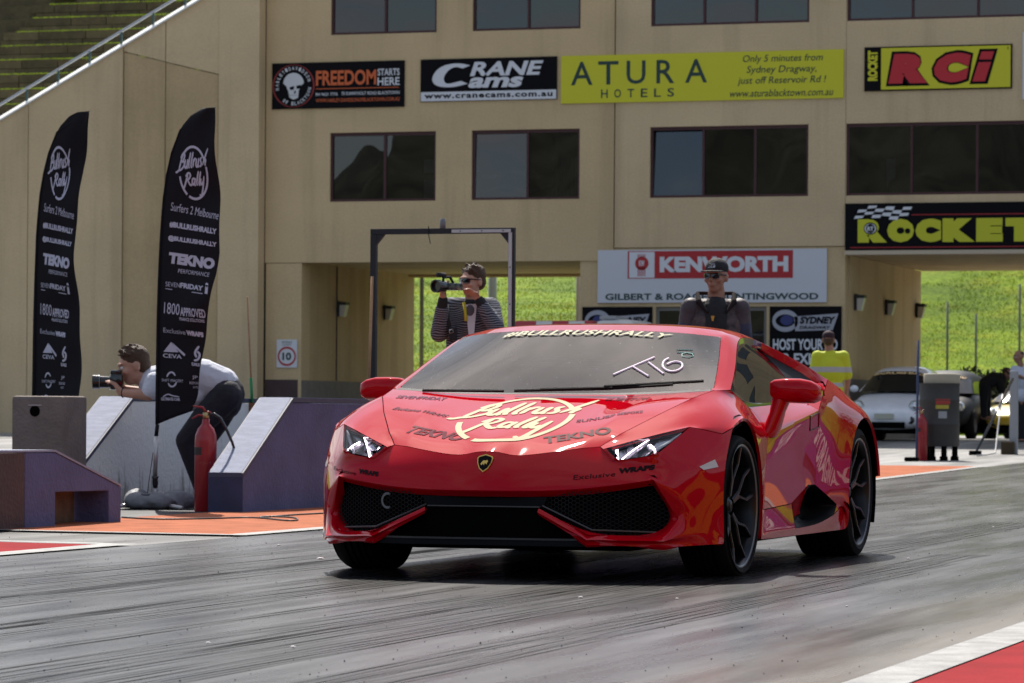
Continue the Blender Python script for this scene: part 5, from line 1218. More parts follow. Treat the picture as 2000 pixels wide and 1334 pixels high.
barrier('white concrete barrier with a pale sloping ramped end, behind the tall black flag', -6.45, .28, [(8.95, .26), (10.08, .865)], 28, M_stain, M_stain)
# low wedge with a forklift slot
t = thing('concrete_wedge', 'low purple concrete wedge with a square slot at the left edge of the track', 'barrier', (-4.72, 3.4, 0))
def wprof(a, c): return a-3.4, c
poly = [(2.50, 0), (2.50, .252-.0), (1.45, .492), (.2, .500), (-.8, .500), (-.8, 0), (1.46, 0), (1.46, .228), (2.30, .222), (2.30, 0)]
pl2 = [(2.50, 0), (2.50, .24), (1.45, .480), (1.005, .485), (1.005, 0), (1.46, 0), (1.46, .228), (2.30, .222), (2.30, 0)]
b = MB(); b.prism(pl2, -.27, 0, 'x'); b.build('wall', M_pur, t, bevel=.006)
b = MB(); b.prism([(1.0, 0), (1.0, .485), (-.8, .488), (-.8, 0)], -.27, .002, 'x'); b.build('wall', M_purb, t, bevel=.006)  # near part of the wedge in a brown tone
b = MB(); tp = [(2.503, .243), (1.45, .483), (-.8, .491)]; b.prism([(a, z+.014) for a, z in tp]+[(a, z+.001) for a, z in tp[::-1]], -.275, .004, 'x'); b.build('cap', M_capl, t)
b = MB(); b.box(-.262, -.24, 1.463, 2.28, .01, .22); b.build('slot_lining', mat('slot rust brown', (.16, .10, .06), .9, var=.4, vscale=9), t)
# brown block
t = thing('concrete_block', 'brown concrete block with a round hole and rounded top, behind the low purple wedge', 'block', (-6.56, 8.75, 0)); wz = .86
b = MB(); b.box(-.215, .215, -.22, .22, 0, wz, bev=.028); b.build('body', mat('brown grey concrete', (.19, .15, .13), .85, var=.25, vscale=5, bump=.5, bscale=40), t, angle=40)
b = MB(); b.lathe([(0, -.224), (.036, -.224), (.042, -.222), (.042, -.20)], 20, (-.02, 0, wz-.115), 'y'); b.build('hole', M_mesh, t)
b = MB(); b.box(-.075, .035, -.226, -.222, wz-.075, wz-.066); b.build('hole_lip', mat('pale chip', (.42, .38, .36), .8), t)

# the same kit on the far lane (right of the frame, seen mirrored in the paintwork)
barrier('purple concrete barrier along the right side of the strip, beyond the edge of the photo', 4.55, .265, [(4.0, .30), (5.0, .86)], 30, M_pur, M_pur)
t = thing('trackside_banner', 'dark red banner with fat yellow letters, mirrored in the car bumper', 'banner', (4.3, -.6, 0))
b = MB(); b.box(0, .05, -3.2, 3.2, .05, 1.25); b.build('panel', mat('banner dark red', (.16, .008, .012), .6), t)
b = MB(); put_text(b, 'ROCKET', lambda a, c: (-.006, 3.0-6.0*a, .15+.95*c), 0, 1, 0, 1, bold=.08); b.build('lettering', mat('banner yellow', (.75, .45, .02), .5), t)
t = thing('trackside_banner', 'purple vinyl banner with white script fixed to the right hand barrier', 'banner', (4.27, 12, 0))
b = MB(); b.box(-.02, .0, -4.5, 4.5, .25, .78); b.build('panel', mat('banner purple', (.10, .03, .20), .6), t)
b = MB(); put_text(b, 'SYDNEY DRAGWAY', lambda a, c: (-.025, 4.2-8.4*a, .38+.28*c), 0, 1, 0, 1, bold=.03); b.build('lettering', M_wht, t)
# trees on the right, reflected in the rear wing
def tree(x, y, h, seed, lab):
    r = random.Random(seed); t = thing('gum_tree', lab, 'tree', (x, y, .1), 0, 'trees right of the strip, mirrored in the paint')
    b = MB(); b.tube([(0, 0, 0), (.1, 0, h*.4), (0, .1, h*.8)], [.22, .16, .07], 8); b.build('trunk', mat('bark', (.14, .10, .07), .9), t)
    b = MB()
    for _ in range(1600):
        d = Vector((r.gauss(0, 1), r.gauss(0, 1), r.gauss(0, 1))).normalized()*(r.random()**.4); k = int(r.random()*5); c = Vector((math.cos(k*2.4)*h*.16, math.sin(k*2.4)*h*.16, h*(.5+.09*k)))
        p = c+Vector((d.x*h*.2, d.y*h*.2, d.z*h*.16)); s = .16; q1 = Vector((r.gauss(0, 1), r.gauss(0, 1), r.gauss(0, 1))).normalized()*s; q2 = Vector((r.gauss(0, 1), r.gauss(0, 1), r.gauss(0, 1))).normalized()*s*.6
        b.add([p-q1, p+q2, p+q1, p-q2], [(0, 1, 2, 3)])
    b.build('crown', mat('gum leaf', (.05, .08, .025), .7), t)
for i, (x, y, h) in enumerate([(17, 30, 7), (20, 24, 8), (23, 33, 9), (26, 18, 7.5), (19, 40, 8)]): tree(x, y, h, 60+i, 'bushy gum tree %s the right hand barrier, outside the photo' % ('nearest behind', 'tall behind', 'tallest far behind', 'short far from', 'last one beyond')[i])
# a distant wooded rise behind the photographer, reflected in the windows
rg = random.Random(4); hs = [21+6*math.sin(i*.17+.5)+2.5*math.sin(i*.73+1)+rg.uniform(-1.6, 1.6) for i in range(140)]
b = MB(); vs = []
for i in range(140):
    x = -180+i*2.6
    for j, (y, k) in enumerate(((-120, 0), (-128, .35), (-138, .72), (-150, 1), (-175, 1.05))): vs.append((x, y+rg.uniform(-1, 1), hs[i]*k+rg.uniform(-.5, .5)*(k > 0)))
b.add(vs, [(i*5+j, (i+1)*5+j, (i+1)*5+j+1, i*5+j+1) for i in range(139) for j in range(4)])
o = b.build('distant_rise', mat('far wooded rise', (.035, .038, .026), .95, var=.6, vscale=.35, bump=1, bscale=1.2), smooth=True); o['kind'] = 'structure'

# ================================================================== FEATHER FLAGS
M_flag = mat('black flag cloth', (.009, .008, .011), .75, spec=.25, bump=.25, bscale=25); M_print = mat('white flag print', (.50, .50, .60), .6)
M_pole = mat('flag pole silver', (.50, .47, .46), .35, metal=.7)
def interp(tab, y):
    if y <= tab[0][0]: return tab[0][1]
    for (a, b_), (c, d) in zip(tab[:-1], tab[1:]):
        if y <= c: return b_+(d-b_)*(y-a)/(c-a)
    return tab[-1][1]
def feather(label, V0, left, right, ytop, ybot_l, ybot_r, seed, txtmap):
    pb = un(left[-1][1], ybot_l, v=V0); t = thing('feather_flag', label, 'flag', (pb.x, V0, 0), 0, 'black feather flags at the barrier'); base = Vector((pb.x, V0, 0))
    def wave(px, py): 
        a = (px-interp(left, py))/max(12, interp(right, py)-interp(left, py)); return a*(.045*math.sin(py*.018+seed)+.022*math.sin(py*.045+a*2.5+seed*2))+.012*math.sin(a*7+py*.01)*a
    def F(px, py, off=0.): 
        p = un(px, py, v=V0); return Vector((p.x, V0+wave(px, py)-off, p.z))-base
    ny, nx = 90, 10; vs = []
    for i in range(ny+1):
        f = i/ny; yl = ytop+(ybot_l-ytop)*f**1.25; yr = ytop+(ybot_r-ytop)*f**1.25
        for j in range(nx+1):
            a = j/nx; py = yl+(yr-yl)*a; x = interp(left, py)*(1-a)+interp(right, py)*a; vs.append(F(x, py))
    b = MB(); b.add(vs, [(i*(nx+1)+j, i*(nx+1)+j+1, (i+1)*(nx+1)+j+1, (i+1)*(nx+1)+j) for i in range(ny) for j in range(nx)])
    o = b.build('cloth', M_flag, t, smooth=True); m = o.modifiers.new('s', 'SOLIDIFY'); m.thickness = .002
    b = MB(); pts = []
    for py in [ybot_l]+[ybot_l-(ybot_l-ytop)*k/14 for k in range(1, 15)]:
        pts.append(F(interp(left, py), py)+Vector((-.004, 0, 0)))
    b.tube(pts, [.012-.008*k/14 for k in range(15)], 8); b.build('sleeve', M_flag, t, smooth=True)
    def T(px, py): x, y = txtmap(px, py); return F(x, y, .0045)
    P_ = MB()
    def line(s, x0, x1, y0, y1, h, bold=.02, slant=0.):
        put_text(P_, s, lambda a, c: T(x0+(x1-x0)*(a+slant*c), y0+(y1-y0)*a-h*c), 0, 1, 0, 1, bold=bold)
    sc2 = lambda a, c: T(344+65*a, 380-97*c+4*a)
    put_script(P_, sc2, None, .042, .05); P_.track = True
    line('Surfers 2 Melbourne', 333, 425, 411, 429, 16, 0, .02)
    line('#BULLRUSHRALLY', 331, 424, 444, 459, 12, .05); line('@BULLRUSHRALLY', 329, 424, 471, 485, 12, .05)
    line('TEKNO', 329, 419, 514, 527, 22, .07, .03); line('PERFORMANCE', 348, 411, 533, 541, 8, .0, .02)
    line('SEVEN', 324, 352, 559, 562, 9, -.005); line('FRIDAY', 353, 402, 562, 569, 10, .04); put_poly(P_, [(324, 563), (337, 565), (337, 566.3), (324, 564.3)], T); put_poly(P_, [(378, 570), (402, 573.5), (402, 575), (378, 571.5)], T); line('i', 406, 412, 574, 575, 22, .12)
    line('1800', 321, 353, 612, 616, 22, -.0, .03); line('APPROVED', 355, 405, 617, 622, 17, .03); line('FINANCE SOLUTIONS', 353, 401, 626, 631, 6.5)
    line('Exclusive', 320, 363, 649, 654, 9, -.005); line('WRAPS', 365, 396, 655, 659, 10, .08)
    put_poly(P_, [(319, 687), (334, 668), (348, 688)], T); put_poly(P_, [(336, 669), (361, 692), (359, 696), (340, 678)], T); line('CEVA', 318, 354, 698, 701, 8, .02)
    for st in ([(387, 676), (378, 688), (382, 698)], [(383, 686), (389, 692), (385, 703), (377, 704)]): put_stroke(P_, st, 4.2, T)
    line('SUNUS', 373, 388, 714, 716, 6.5, .04)
    put_stroke(P_, ellipse_pts(334, 741, 9, 14, 200, 330, 14), 3.2, T); put_stroke(P_, ellipse_pts(336, 741, 9, 14, 20, 150, 14), 3.2, T); line('SHIFT IMAGERY', 316, 357, 745, 747, 5.5, 0)
    line('JP', 373, 383, 741, 742, 8, 0); line('BESPOKE', 368, 385, 750, 751, 5, 0); line('AUTO', 373, 382, 758, 758.5, 4, 0)
    put_stroke(P_, [(318, 775), (328, 769), (336, 773), (349, 775)], 2.2, T); line('ULTIMATE CAR', 315, 350, 782, 783, 6, .04)
    build_split(P_, 'printed_word', M_print, t)
    return t, base, F
Lf1 = [(209, 421.5), (210.6, 396), (225, 373), (247, 355), (279, 342), (315, 330.5), (369, 321.5), (450, 315), (540, 311), (630, 308.5), (780, 307), (829, 307)]
Rf1 = [(209, 422.5), (270, 422.6), (360, 425), (450, 428.5), (495, 428.5), (540, 424), (585, 416), (630, 405), (679, 396), (720, 388), (773, 380), (803, 369), (830, 364)]
Lf2 = [(217, 174.5), (218, 153), (227, 135), (247, 117), (279, 101), (328, 87.7), (382, 78.7), (450, 72.8), (540, 69.7), (630, 67.4), (780, 65.5), (790, 65.5)]
Rf2 = [(217, 176), (225, 176), (270, 168.6), (324, 159.6), (382, 155), (450, 150.6), (495, 150.6), (585, 152), (720, 153.8), (790, 156)]
f1, base1, F1 = feather('taller black feather flag on a weighted foot in front of the white barrier', 9.15, Lf1, Rf1, 209, 829, 803, .6, lambda x, y: (x, y))
f2, base2, F2 = feather('smaller black feather flag at the left, rising behind the brown concrete block', 11.3, Lf2, Rf2, 217, 786, 779, 2.1, lambda x, y: (77+(x-318)*.64+(6 if y > 660 else 0), y+2-(x-318)*.02))
# pole foot of the near flag: two stage tube, collar, cross feet and a sandbag
p0 = un(303, 985, v=9.15)-base1; fx = p0.x
def F1w(px, py): p = un(px, py, v=9.15)-base1; return p
a0 = F1w(307.5, 829); a1 = F1w(305, 852); a2 = F1w(303, 930); a3 = F1w(303.2, 945); a4 = F1w(302.6, 990)
b = MB(); b.tube([a0, a1], .0155, 10); b.build('sleeve', M_flag, f1, smooth=True)
b = MB(); b.tube([a1, a2], .017, 12); b.build('pole', M_pole, f1, smooth=True)
b = MB(); b.tube([a2, a2+Vector((0, 0, -.02)), a3, a3+Vector((0, 0, -.03))], [.030, .022, .024, .018], 12); b.build('collar', M_gloss, f1, smooth=True)
b = MB(); b.tube([a3, Vector((a4.x, 0, .02))], .0125, 10); b.build('pole', M_pole, f1, smooth=True)
b = MB(); b.tube([a2+Vector((-.01, -.02, .18)), a2+Vector((-.035, -.03, -.02)), a3+Vector((-.05, -.03, -.05)), Vector((a4.x-.05, -.04, .10))], .0028, 5); b.build('cord', M_gloss, f1)
for ang, ln_ in ((-38, .42), (142, .36), (52, .36), (-128, .42)):
    c_, s_ = math.cos(math.radians(ang)), math.sin(math.radians(ang)); b = MB(); b.tube([(a4.x+c_*.03, s_*.03, .045), (a4.x+c_*ln_, s_*ln_, .022)], .016, 10); b.build('foot', M_pole, f1, smooth=True)
def sandbag(parent_loc, label):
    t = thing('sandbag', label, 'sandbag', parent_loc); b = MB(); n, m = 64, 22; vs = []
    for i in range(n):
        th = 2*math.pi*i/n; R0 = .155+.020*math.sin(3*th+.6)+.012*math.sin(5*th); z0 = .072*(1+.16*math.sin(2*th+1)+.12*math.sin(4*th))
        for k in range(m):
            a = 2*math.pi*k/m; rr2 = .098*(1+.12*math.sin(6*th+a)+.08*math.sin(9*th+1.7*a)); zz = z0*math.sin(a)+.060+.010*math.sin(7*th+2*a)
            vs.append(((R0+rr2*math.cos(a))*math.cos(th)*1.05, (R0+rr2*math.cos(a))*math.sin(th), max(.012, zz)))
    b.add(vs, [(i*m+k, ((i+1) % n)*m+k, ((i+1) % n)*m+(k+1) % m, i*m+(k+1) % m) for i in range(n) for k in range(m)])
    b.build('bag', mat('grey pvc bag', (.19, .195, .21), .6, var=.25, vscale=14, bump=.6, bscale=22), t, smooth=True)
    b = MB(); b.box(-.03, .03, -.20, -.10, .118, .124); b.build('strap', MATS['grey pvc bag'], t)
sandbag((base1.x+a4.x, 9.15, .0), 'grey ring shaped weight bag lying round the foot of the taller flag')

# ================================================================== EXTINGUISHERS, POLES, GANTRY
M_ext = mat('extinguisher red', (.30, .008, .013), .35, var=.12, vscale=10, coat=.3); M_brass = mat('brass', (.45, .33, .16), .35, metal=.9)
def extinguisher(loc, s, label, hose=True):
    t = thing('fire_extinguisher', label, 'extinguisher', loc, 0, 'red fire extinguishers')
    b = MB(); b.lathe([(0, 0), (.074*s, 0), (.078*s, .008), (.078*s, .50*s), (.074*s, .54*s), (.058*s, .585*s), (.034*s, .612*s), (.026*s, .625*s), (.026*s, .655*s), (0, .655*s)], 32); b.build('cylinder', M_ext, t, smooth=True)
    b = MB(); b.lathe([(.0, .655*s), (.022*s, .655*s), (.022*s, .70*s), (.0, .70*s)], 14); b.build('valve', M_brass, t, smooth=True)
    b = MB(); b.tube([(0, 0, .70*s), (-.02*s, -.01, .735*s), (-.09*s, -.02, .745*s)], [.010, .010, .007], 7); b.tube([(0.01, 0, .672*s), (-.05*s, -.01, .682*s), (-.10*s, -.02, .655*s)], [.009, .009, .006], 7); b.tube([(0, 0, .705*s), (.035*s, 0, .70*s)], .007, 6); b.build('handle', M_ext, t, smooth=True)
    if hose:
        b = MB(); b.tube([(.02, .0, .685*s), (.07, -.01, .69*s), (.12, -.01, .66*s), (.165, 0, .585*s), (.205, .02, .49*s), (.235, .04, .38*s)], .0105, 9); b.build('hose', M_gloss, t, smooth=True)
    b = MB(); n = 8; vs = []
    for k in range(n+1):
        a = math.radians(-150+60*k/n); vs += [(.0795*s*math.cos(a), .0795*s*math.sin(a), .40*s), (.0795*s*math.cos(a), .0795*s*math.sin(a), .455*s)]
    b.add(vs, [(2*k, 2*k+2, 2*k+3, 2*k+1) for k in range(n)]); b.build('label', mat('dark label', (.035, .02, .02), .5), t)
    b = MB(); vs = []; rl_ = random.Random(2)
    for k in range(14):
        a = math.radians(-100+60*rl_.random()); z = (.33+.02*rl_.random())*s; q = .0797*s; da = .05*rl_.random(); b.add([(q*math.cos(a), q*math.sin(a), z), (q*math.cos(a+da), q*math.sin(a+da), z), (q*math.cos(a+da), q*math.sin(a+da), z+.004), (q*math.cos(a), q*math.sin(a), z+.003)], [(0, 1, 2, 3)])
    o = b.build('scratches', mat('scratch pink', (.6, .35, .33), .6), t); o['kind'] = 'stuff'
    return t
extinguisher((-5.262, 8.70, 0.002), 1.06, 'tall red extinguisher standing beside the navy end of the purple barrier')
p = un(1800, 900, v=33.6); extinguisher((p.x, 33.6, gh(0, 33.6)), 1.02, 'small distant red extinguisher at the foot of the blue pole', False)
# gantry frame
gx0, gx1, gv, gz = -5.86, -4.51, 14.0, 2.40
t = thing('gantry_frame', 'dark square steel goalpost frame behind the barrier, left of the video cameraman', 'frame', (gx0, gv, 0)); W_ = gx1-gx0
M_gan = mat('dark gantry steel', (.020, .020, .023), .7); M_alu = mat('brushed aluminium', (.55, .52, .52), .35, metal=.6)
b = MB(); b.box(0, .055, 0, .055, 0, gz-.052); b.build('post', M_gan, t, bevel=.003)
b = MB(); b.box(W_-.055, W_, 0, .055, 0, gz-.052); b.build('post', M_gan, t, bevel=.003)
b = MB(); b.box(0, W_, 0, .055, gz-.05, gz); b.build('crossbar', M_gan, t, bevel=.003)
b = MB(); b.prism([(.056, gz-.051), (.13, gz-.051), (.056, gz-.14)], .005, .05); b.build('gusset', M_gan, t)
b = MB(); b.prism([(W_-.056, gz-.051), (W_-.13, gz-.051), (W_-.056, gz-.14)], .005, .05); b.build('gusset', M_gan, t)
b = MB(); b.tube([(W_*.5, .027, gz), (W_*.5, .027, gz+.085)], .026, 12); b.build('stub', mat('grey stub', (.16, .16, .17), .5), t, smooth=True)
b = MB(); b.box(W_*.57, W_-.03, -.008, -.001, gz-.042, gz-.014); b.box(W_-.050, W_-.018, -.008, -.001, .05, gz-.044); b.build('strip', M_alu, t)
b = MB()
for k in range(6): b.lathe([(0, -.010), (.006, -.010)], 8, (W_-.034, 0, .4+k*.33), 'y')
for k in range(3): b.lathe([(0, -.010), (.006, -.010)], 8, (W_*.63+k*.2, 0, gz-.028), 'y')
o = b.build('rivets', M_gloss, t); o['kind'] = 'stuff'
b = MB(); b.tube([(W_*.41, -.01, gz+.02), (W_*.412, -.012, gz-.06), (W_*.425, -.012, gz-.14)], .004, 5); b.build('cable_tie', M_gloss, t)
for x in (.027, W_-.027):
    b = MB(); b.box(x-.1, x+.1, -.25, .30, 0, .03); b.build('foot', M_gan, t)
def stick(name, label, cat, pts, parts):
    base = Vector(pts[0]); t = thing(name, label, cat, base)
    P_ = [Vector(p)-base for p in pts]
    for (f0, f1_, r, m, nm) in parts:
        b = MB(); b.tube([P_[0].lerp(P_[-1], f0), P_[0].lerp(P_[-1], f1_)], r, 8); b.build(nm, m, t, smooth=True)
    return t
M_wood = mat('worn broom wood', (.42, .24, .12), .7, var=.2, vscale=20); M_grn = mat('green tube', (.02, .22, .07), .5); M_rust = mat('rusty clamp', (.22, .09, .04), .8)
a_, c_ = un(721, 735, v=13.7), un(727, 540, v=13.7); a_ = Vector((a_.x-.02, 13.7, .02+0)) if False else a_
bot = a_+(a_-c_).normalized()*((a_.z-.02)/abs((a_-c_).normalized().z))
stick('broom_handle', 'wooden broom handle leaning upright against the left gantry post', 'broom', [bot, c_], [(.0, .42, .012, M_gan, 'sleeve'), (.42, 1, .013, M_wood, 'handle')])
a_, c_ = un(492.5, 796, u=-6.43), un(483, 580, u=-6.43)
t = stick('marker_stick', 'thin wooden stick with a green lower tube fixed to the white barrier', 'stick', [a_, c_], [(.03, .27, .014, M_grn, 'lower_tube'), (.24, 1, .0085, M_wood, 'upper_rod')])
b = MB(); b.box(-.03, .03, -.03, .03, -.03, .04); b.build('clamp', M_rust, t)
# black cable on the paint
b = MB(); pts = [un(*q, z=.018) for q in [(238, 1010), (300, 1014), (400, 1013), (480, 1010), (520, 1012), (560, 1017), (585, 1016), (575, 1010), (520, 1008), (500, 1011), (560, 1006), (632, 1002), (700, 1000)]]
P2 = [Vector(p) for p in pts]
for _ in range(2):
    Qq = [P2[0]]
    for p, q in zip(P2[:-1], P2[1:]): Qq += [p*.75+q*.25, p*.25+q*.75]
    P2 = Qq+[P2[-1]]
b.tube(P2, .006, 6); tag(b.build('power_cable', mat('black rubber cable', (.015, .015, .015), .5), smooth=True), 'thin black cable lying across the orange paint beside the purple barrier', 'cable')

# ================================================================== RIGHT BACKGROUND
bx, bv = -4.37, 34.0; g_ = gh(bx, bv)
t = thing('drum_bin', 'dark grey drum bin on legs with a tan lid and a red sticker', 'bin', (bx, bv, g_))
M_drum = mat('grey drum steel', (.045, .043, .042), .6, metal=.1, var=.2, vscale=5)
b = MB(); b.lathe([(.0, .20), (.285, .20), (.29, .22), (.285, .50), (.295, .515), (.285, .53), (.285, .84), (.295, .855), (.285, .87), (.285, 1.06), (.29, 1.10)], 36); b.build('drum', M_drum, t, smooth=True)
b = MB(); b.lathe([(.255, 1.08), (.262, 1.22), (.25, 1.235), (0, 1.24)], 30, (.03, .02, 0)); b.build('lid', mat('tan liner', (.38, .33, .24), .7), t, smooth=True)
for k, (x, y) in enumerate([(-.07, -.16), (.10, -.16), (-.18, .15), (.2, .15)]):
    b = MB(); b.tube([(x, y, .21), (x, y, .05)], .042, 8); b.box(x-.05, x+.05, y-.08, y+.05, 0, .06, bev=.01); b.build('leg', M_mesh, t)
def ondrum(a0, a1, z0, z1, m, nm, r=.2885):
    b = MB(); n = 8; vs = []
    for k in range(n+1):
        a = math.radians(a0+(a1-a0)*k/n); vs += [(r*math.cos(a), r*math.sin(a), z0), (r*math.cos(a), r*math.sin(a), z1)]
    b.add(vs, [(2*k, 2*k+2, 2*k+3, 2*k+1) for k in range(n)]); return b.build(nm, m, t)
ondrum(-90, -48, .80, .875, mat('sticker red', (.35, .04, .03), .5), 'sticker', .291); ondrum(-90, -52, .735, .79, mat('sticker yellow', (.40, .33, .04), .5), 'sticker'); ondrum(-82, -58, .60, .70, mat('sticker grey', (.30, .31, .33), .5), 'sticker')
p = un(1790, 900, v=33.2); q = un(1793.5, 665, v=33.2)
b = MB(); b.tube([(0, 0, 0), (q.x-p.x, 0, q.z-gh(0, 33.2))], .017, 8); t = thing('marker_pole', 'slim dark blue pole standing by the small distant extinguisher', 'pole', (p.x, 33.2, gh(0, 33.2))); b.build('tube', mat('blue pole paint', (.03, .045, .12), .5), t, smooth=True)
b = MB(); b.box(-.16, .02, -.1, .1, 0, .06, bev=.02); b.build('foot', M_mesh, t)
# grey post with a brown box foot
p = un(1980, 860, v=39.1); q = un(1980, 725, v=39.1); g_ = gh(0, 39.1)
t = thing('square_post', 'pale grey square post with a brown wooden foot near the right edge', 'post', (p.x, 39.1, g_))
b = MB(); b.box(-.06, .06, -.06, .06, .0, q.z-g_, bev=.006); b.build('post', mat('grey post paint', (.30, .31, .33), .6), t)
b = MB(); b.box(-.17, .03, -.2, -.07, 0, .20, bev=.01); b.build('foot', mat('dark brown timber', (.06, .04, .02), .9), t)
# boom pole and white hose leaning by the post
A_, B_ = un(1906, 884, v=37.2), un(1978, 740, v=38.8)
t = thing('sweeping_pole', 'long black pole slanting down from the grey post to a small brush head', 'pole', A_); A2 = Vector((0, 0, 0)); B2 = B_-A_
b = MB(); b.tube([A2, B2], [.018, .022], 8); b.build('shaft', M_gloss, t, smooth=True)
b = MB(); b.box(-.10, .08, -.05, .05, -.04, .03, bev=.01); b.build('brush_head', M_mesh, t)
b = MB(); pts = [un(1958, 770, v=38.4), un(1950, 830, v=38.0), un(1944, 885, v=37.6), Vector((un(1925, 888, v=37.5).x, 37.5, gh(0, 37.5)+.02)), Vector((un(1908, 893, v=36.9).x, 36.9, gh(0, 36.9)+.02))]
b.tube(pts, .012, 6); tag(b.build('white_hose', mat('white hose', (.62, .60, .57), .6), smooth=True), 'thin white hose hanging to the ground beside the black pole', 'hose')
# ---- vehicles
def vehicle(label, x, y, rz, Wd, Ln, Ht, m, name='parked_car', group=None, style='hatch', strip=None):
    t = thing(name, label, 'car', (x, y, gh(x, y)), rz, group); hw = Wd/2
    sec = [(-Ln/2, .30, .52, .62), (-Ln/2+.10, .20, .64, .82), (-Ln/2+.55, .18, .82, .97), (-Ln/2+1.05, .18, .93, 1.0), (-.2, .18, .95, 1.), (.9, .18, .97, 1.), (Ln/2-.45, .2, .97, .97), (Ln/2-.05, .24, .85, .88), (Ln/2, .35, .7, .75)]
    sc_ = Ht/1.45; cs = [(-1, 0), (-1.0, .45), (-.99, .72), (-.88, .97), (-.5, 1.0), (0, 1.02), (.5, 1.0), (.88, .97), (.99, .72), (1.0, .45), (1, 0)]
    b = MB(); vs = []
    for (yy, zl, zh, kw) in sec:
        for (a, c) in cs: vs.append((a*hw*(kw if kw < 1 else 1)*(1 if c > .2 else .93), yy, (zl+(zh-zl)*c)*sc_))
    n = len(cs); b.add(vs, [(i*n+j, i*n+j+1, (i+1)*n+j+1, (i+1)*n+j) for i in range(len(sec)-1) for j in range(n-1)]+[tuple(range(n)), tuple(range((len(sec)-1)*n, len(sec)*n))]+[(i*n, (i+1)*n, (i+1)*n+n-1, i*n+n-1) for i in range(len(sec)-1)])
    o = b.build('body', m, t, smooth=True); mm = o.modifiers.new('s', 'SUBSURF'); mm.levels = mm.render_levels = 1
    # cabin: one rounded shell, its panes and pillars separate parts
    zb, zt = .95*sc_, Ht; fr0 = -Ln/2+.95; re1 = Ln/2-.12; B0 = hw*.90; cab = re1-fr0; gm = mat('dark car glass', (.010, .012, .012), .04, spec=.8)
    prof = [(0, 0), (.10, .42), (.205, .80), (.225, .845), (.33, .965), (.48, 1.0), (.64, .985), (.78, .90), (.80, .88), (.92, .42), (1.0, 0)]; nc = 14
    G = []
    for (fy, fz) in prof:
        row = []
        for c_ in range(nc+1):
            a = math.pi*c_/nc; ca = math.cos(a); sa = math.sin(a); x = B0*(1-.20*fz)*math.copysign(abs(ca)**.62, ca); z = zb+(zt-zb)*fz*abs(sa)**.42; row.append((-x, fr0+cab*fy+.10*(abs(ca)**2)*(1 if fy < .5 else -1), z))
        G.append(row)
    def cabpart(nm, m_, cells, sm=True):
        b = MB(); used = {}
        def vi(i, j):
            if (i, j) not in used: used[(i, j)] = len(b.v); b.v.append(G[i][j])
            return used[(i, j)]
        for (i, j) in cells: b.f.append((vi(i, j), vi(i, j+1), vi(i+1, j+1), vi(i+1, j)))
        return b.build(nm, m_, t, smooth=sm)
    W1 = {(i, j) for i in (0, 1) for j in range(2, nc-2)}; W4 = {(i, j) for i in (8, 9) for j in range(3, nc-3)}
    SL = {(i, j) for i in (2, 3, 4, 5, 6) for j in (0,)} | {(1, 0)}; SR = {(i, nc-1-j) for i, j in SL}
    cabpart('windscreen', gm, sorted(W1)); cabpart('rear_window', gm, sorted(W4)); cabpart('side_window', gm, sorted(SL)); cabpart('side_window', gm, sorted(SR))
    cabpart('roof', m, sorted({(i, j) for i in range(10) for j in range(nc)}-W1-W4-SL-SR))
    lo = [G[0][2], G[0][nc-2]]; hi = [None]*2
    for s in (1, -1):
        h = MB(); h.ell((s*hw*.70, -Ln/2+.22, .66*sc_), (.125, .14, .12), 16, 10); hl = h.build('headlight', mat('headlight glass', (.55, .6, .6), .08, metal=.5, coat=1), t, smooth=True)
        h = MB(); h.ell((s*hw*.70, -Ln/2+.10, .66*sc_), (.055, .04, .055), 12, 8); h.build('bulb', M_chrome, hl, smooth=True)
        h = MB(); h.lathe([(0, 0), (.07, 0), (.085, .03)], 16, (s*hw*.62, -Ln/2+.045, .40*sc_), 'y'); h.build('fog_lamp', M_gloss, t, smooth=True)
        h = MB(); h.ell((s*(hw+.06), fr0+.35, zb+.05), (.09, .06, .07), 12, 8); h.build('wing_mirror', m, t, smooth=True)
        for yy in (-Ln/2+.75, Ln/2-.72):
            tl = MB(); tl.lathe([(.18, -.10), (.30, -.10), (.32, -.07), (.32, .07), (.30, .10), (.18, .10)], 28, (s*(hw-.10), yy, .315), 'x'); ty = tl.build('tyre', M_rub2, t, smooth=True)
            tl = MB(); tl.lathe([(0, s*.085), (.05, s*.095), (.17, s*.07), (.19, s*.10)], 20, (s*(hw-.10), yy, .315), 'x'); tl.build('rim', mat('silver rim', (.35, .35, .36), .35, metal=.8), ty, smooth=True)
    b = MB(); b.box(-hw*.5, hw*.5, -Ln/2-.012, -Ln/2+.04, .24*sc_, .36*sc_, bev=.01); b.build('lower_grille', M_mesh, t)
    b = MB(); b.box(-.19, .19, -Ln/2-.03, -Ln/2-.015, .42*sc_, .52*sc_); b.build('number_plate', mat('plate', (.5, .5, .4), .5), t)
    b = MB(); b.box(-hw*.86, hw*.86, -Ln/2+.5, Ln/2-.4, .14, .3); b.build('underbody', M_mesh, t)
    if strip:
        def wsx(a, c): jj = 2+(nc-4)*a; j0 = min(nc-3, int(jj)); P_ = Vector(G[1][j0]).lerp(Vector(G[1][j0+1]), jj-j0); Q_ = Vector(G[2][j0]).lerp(Vector(G[2][j0+1]), jj-j0); return P_.lerp(Q_, c)+Vector((0, -.015, .012))
        b = MB(); put_text(b, '#BULLRUSHRALLY', lambda a, c: wsx(.15+.7*a, .62+.25*c), 0, 1, 0, 1, bold=.05); b.build('screen_strip', strip, t)
    return t
M_cream = mat('orange cream vinyl', (.70, .48, .22), .5)
p = un(1727, 862, v=50.9)
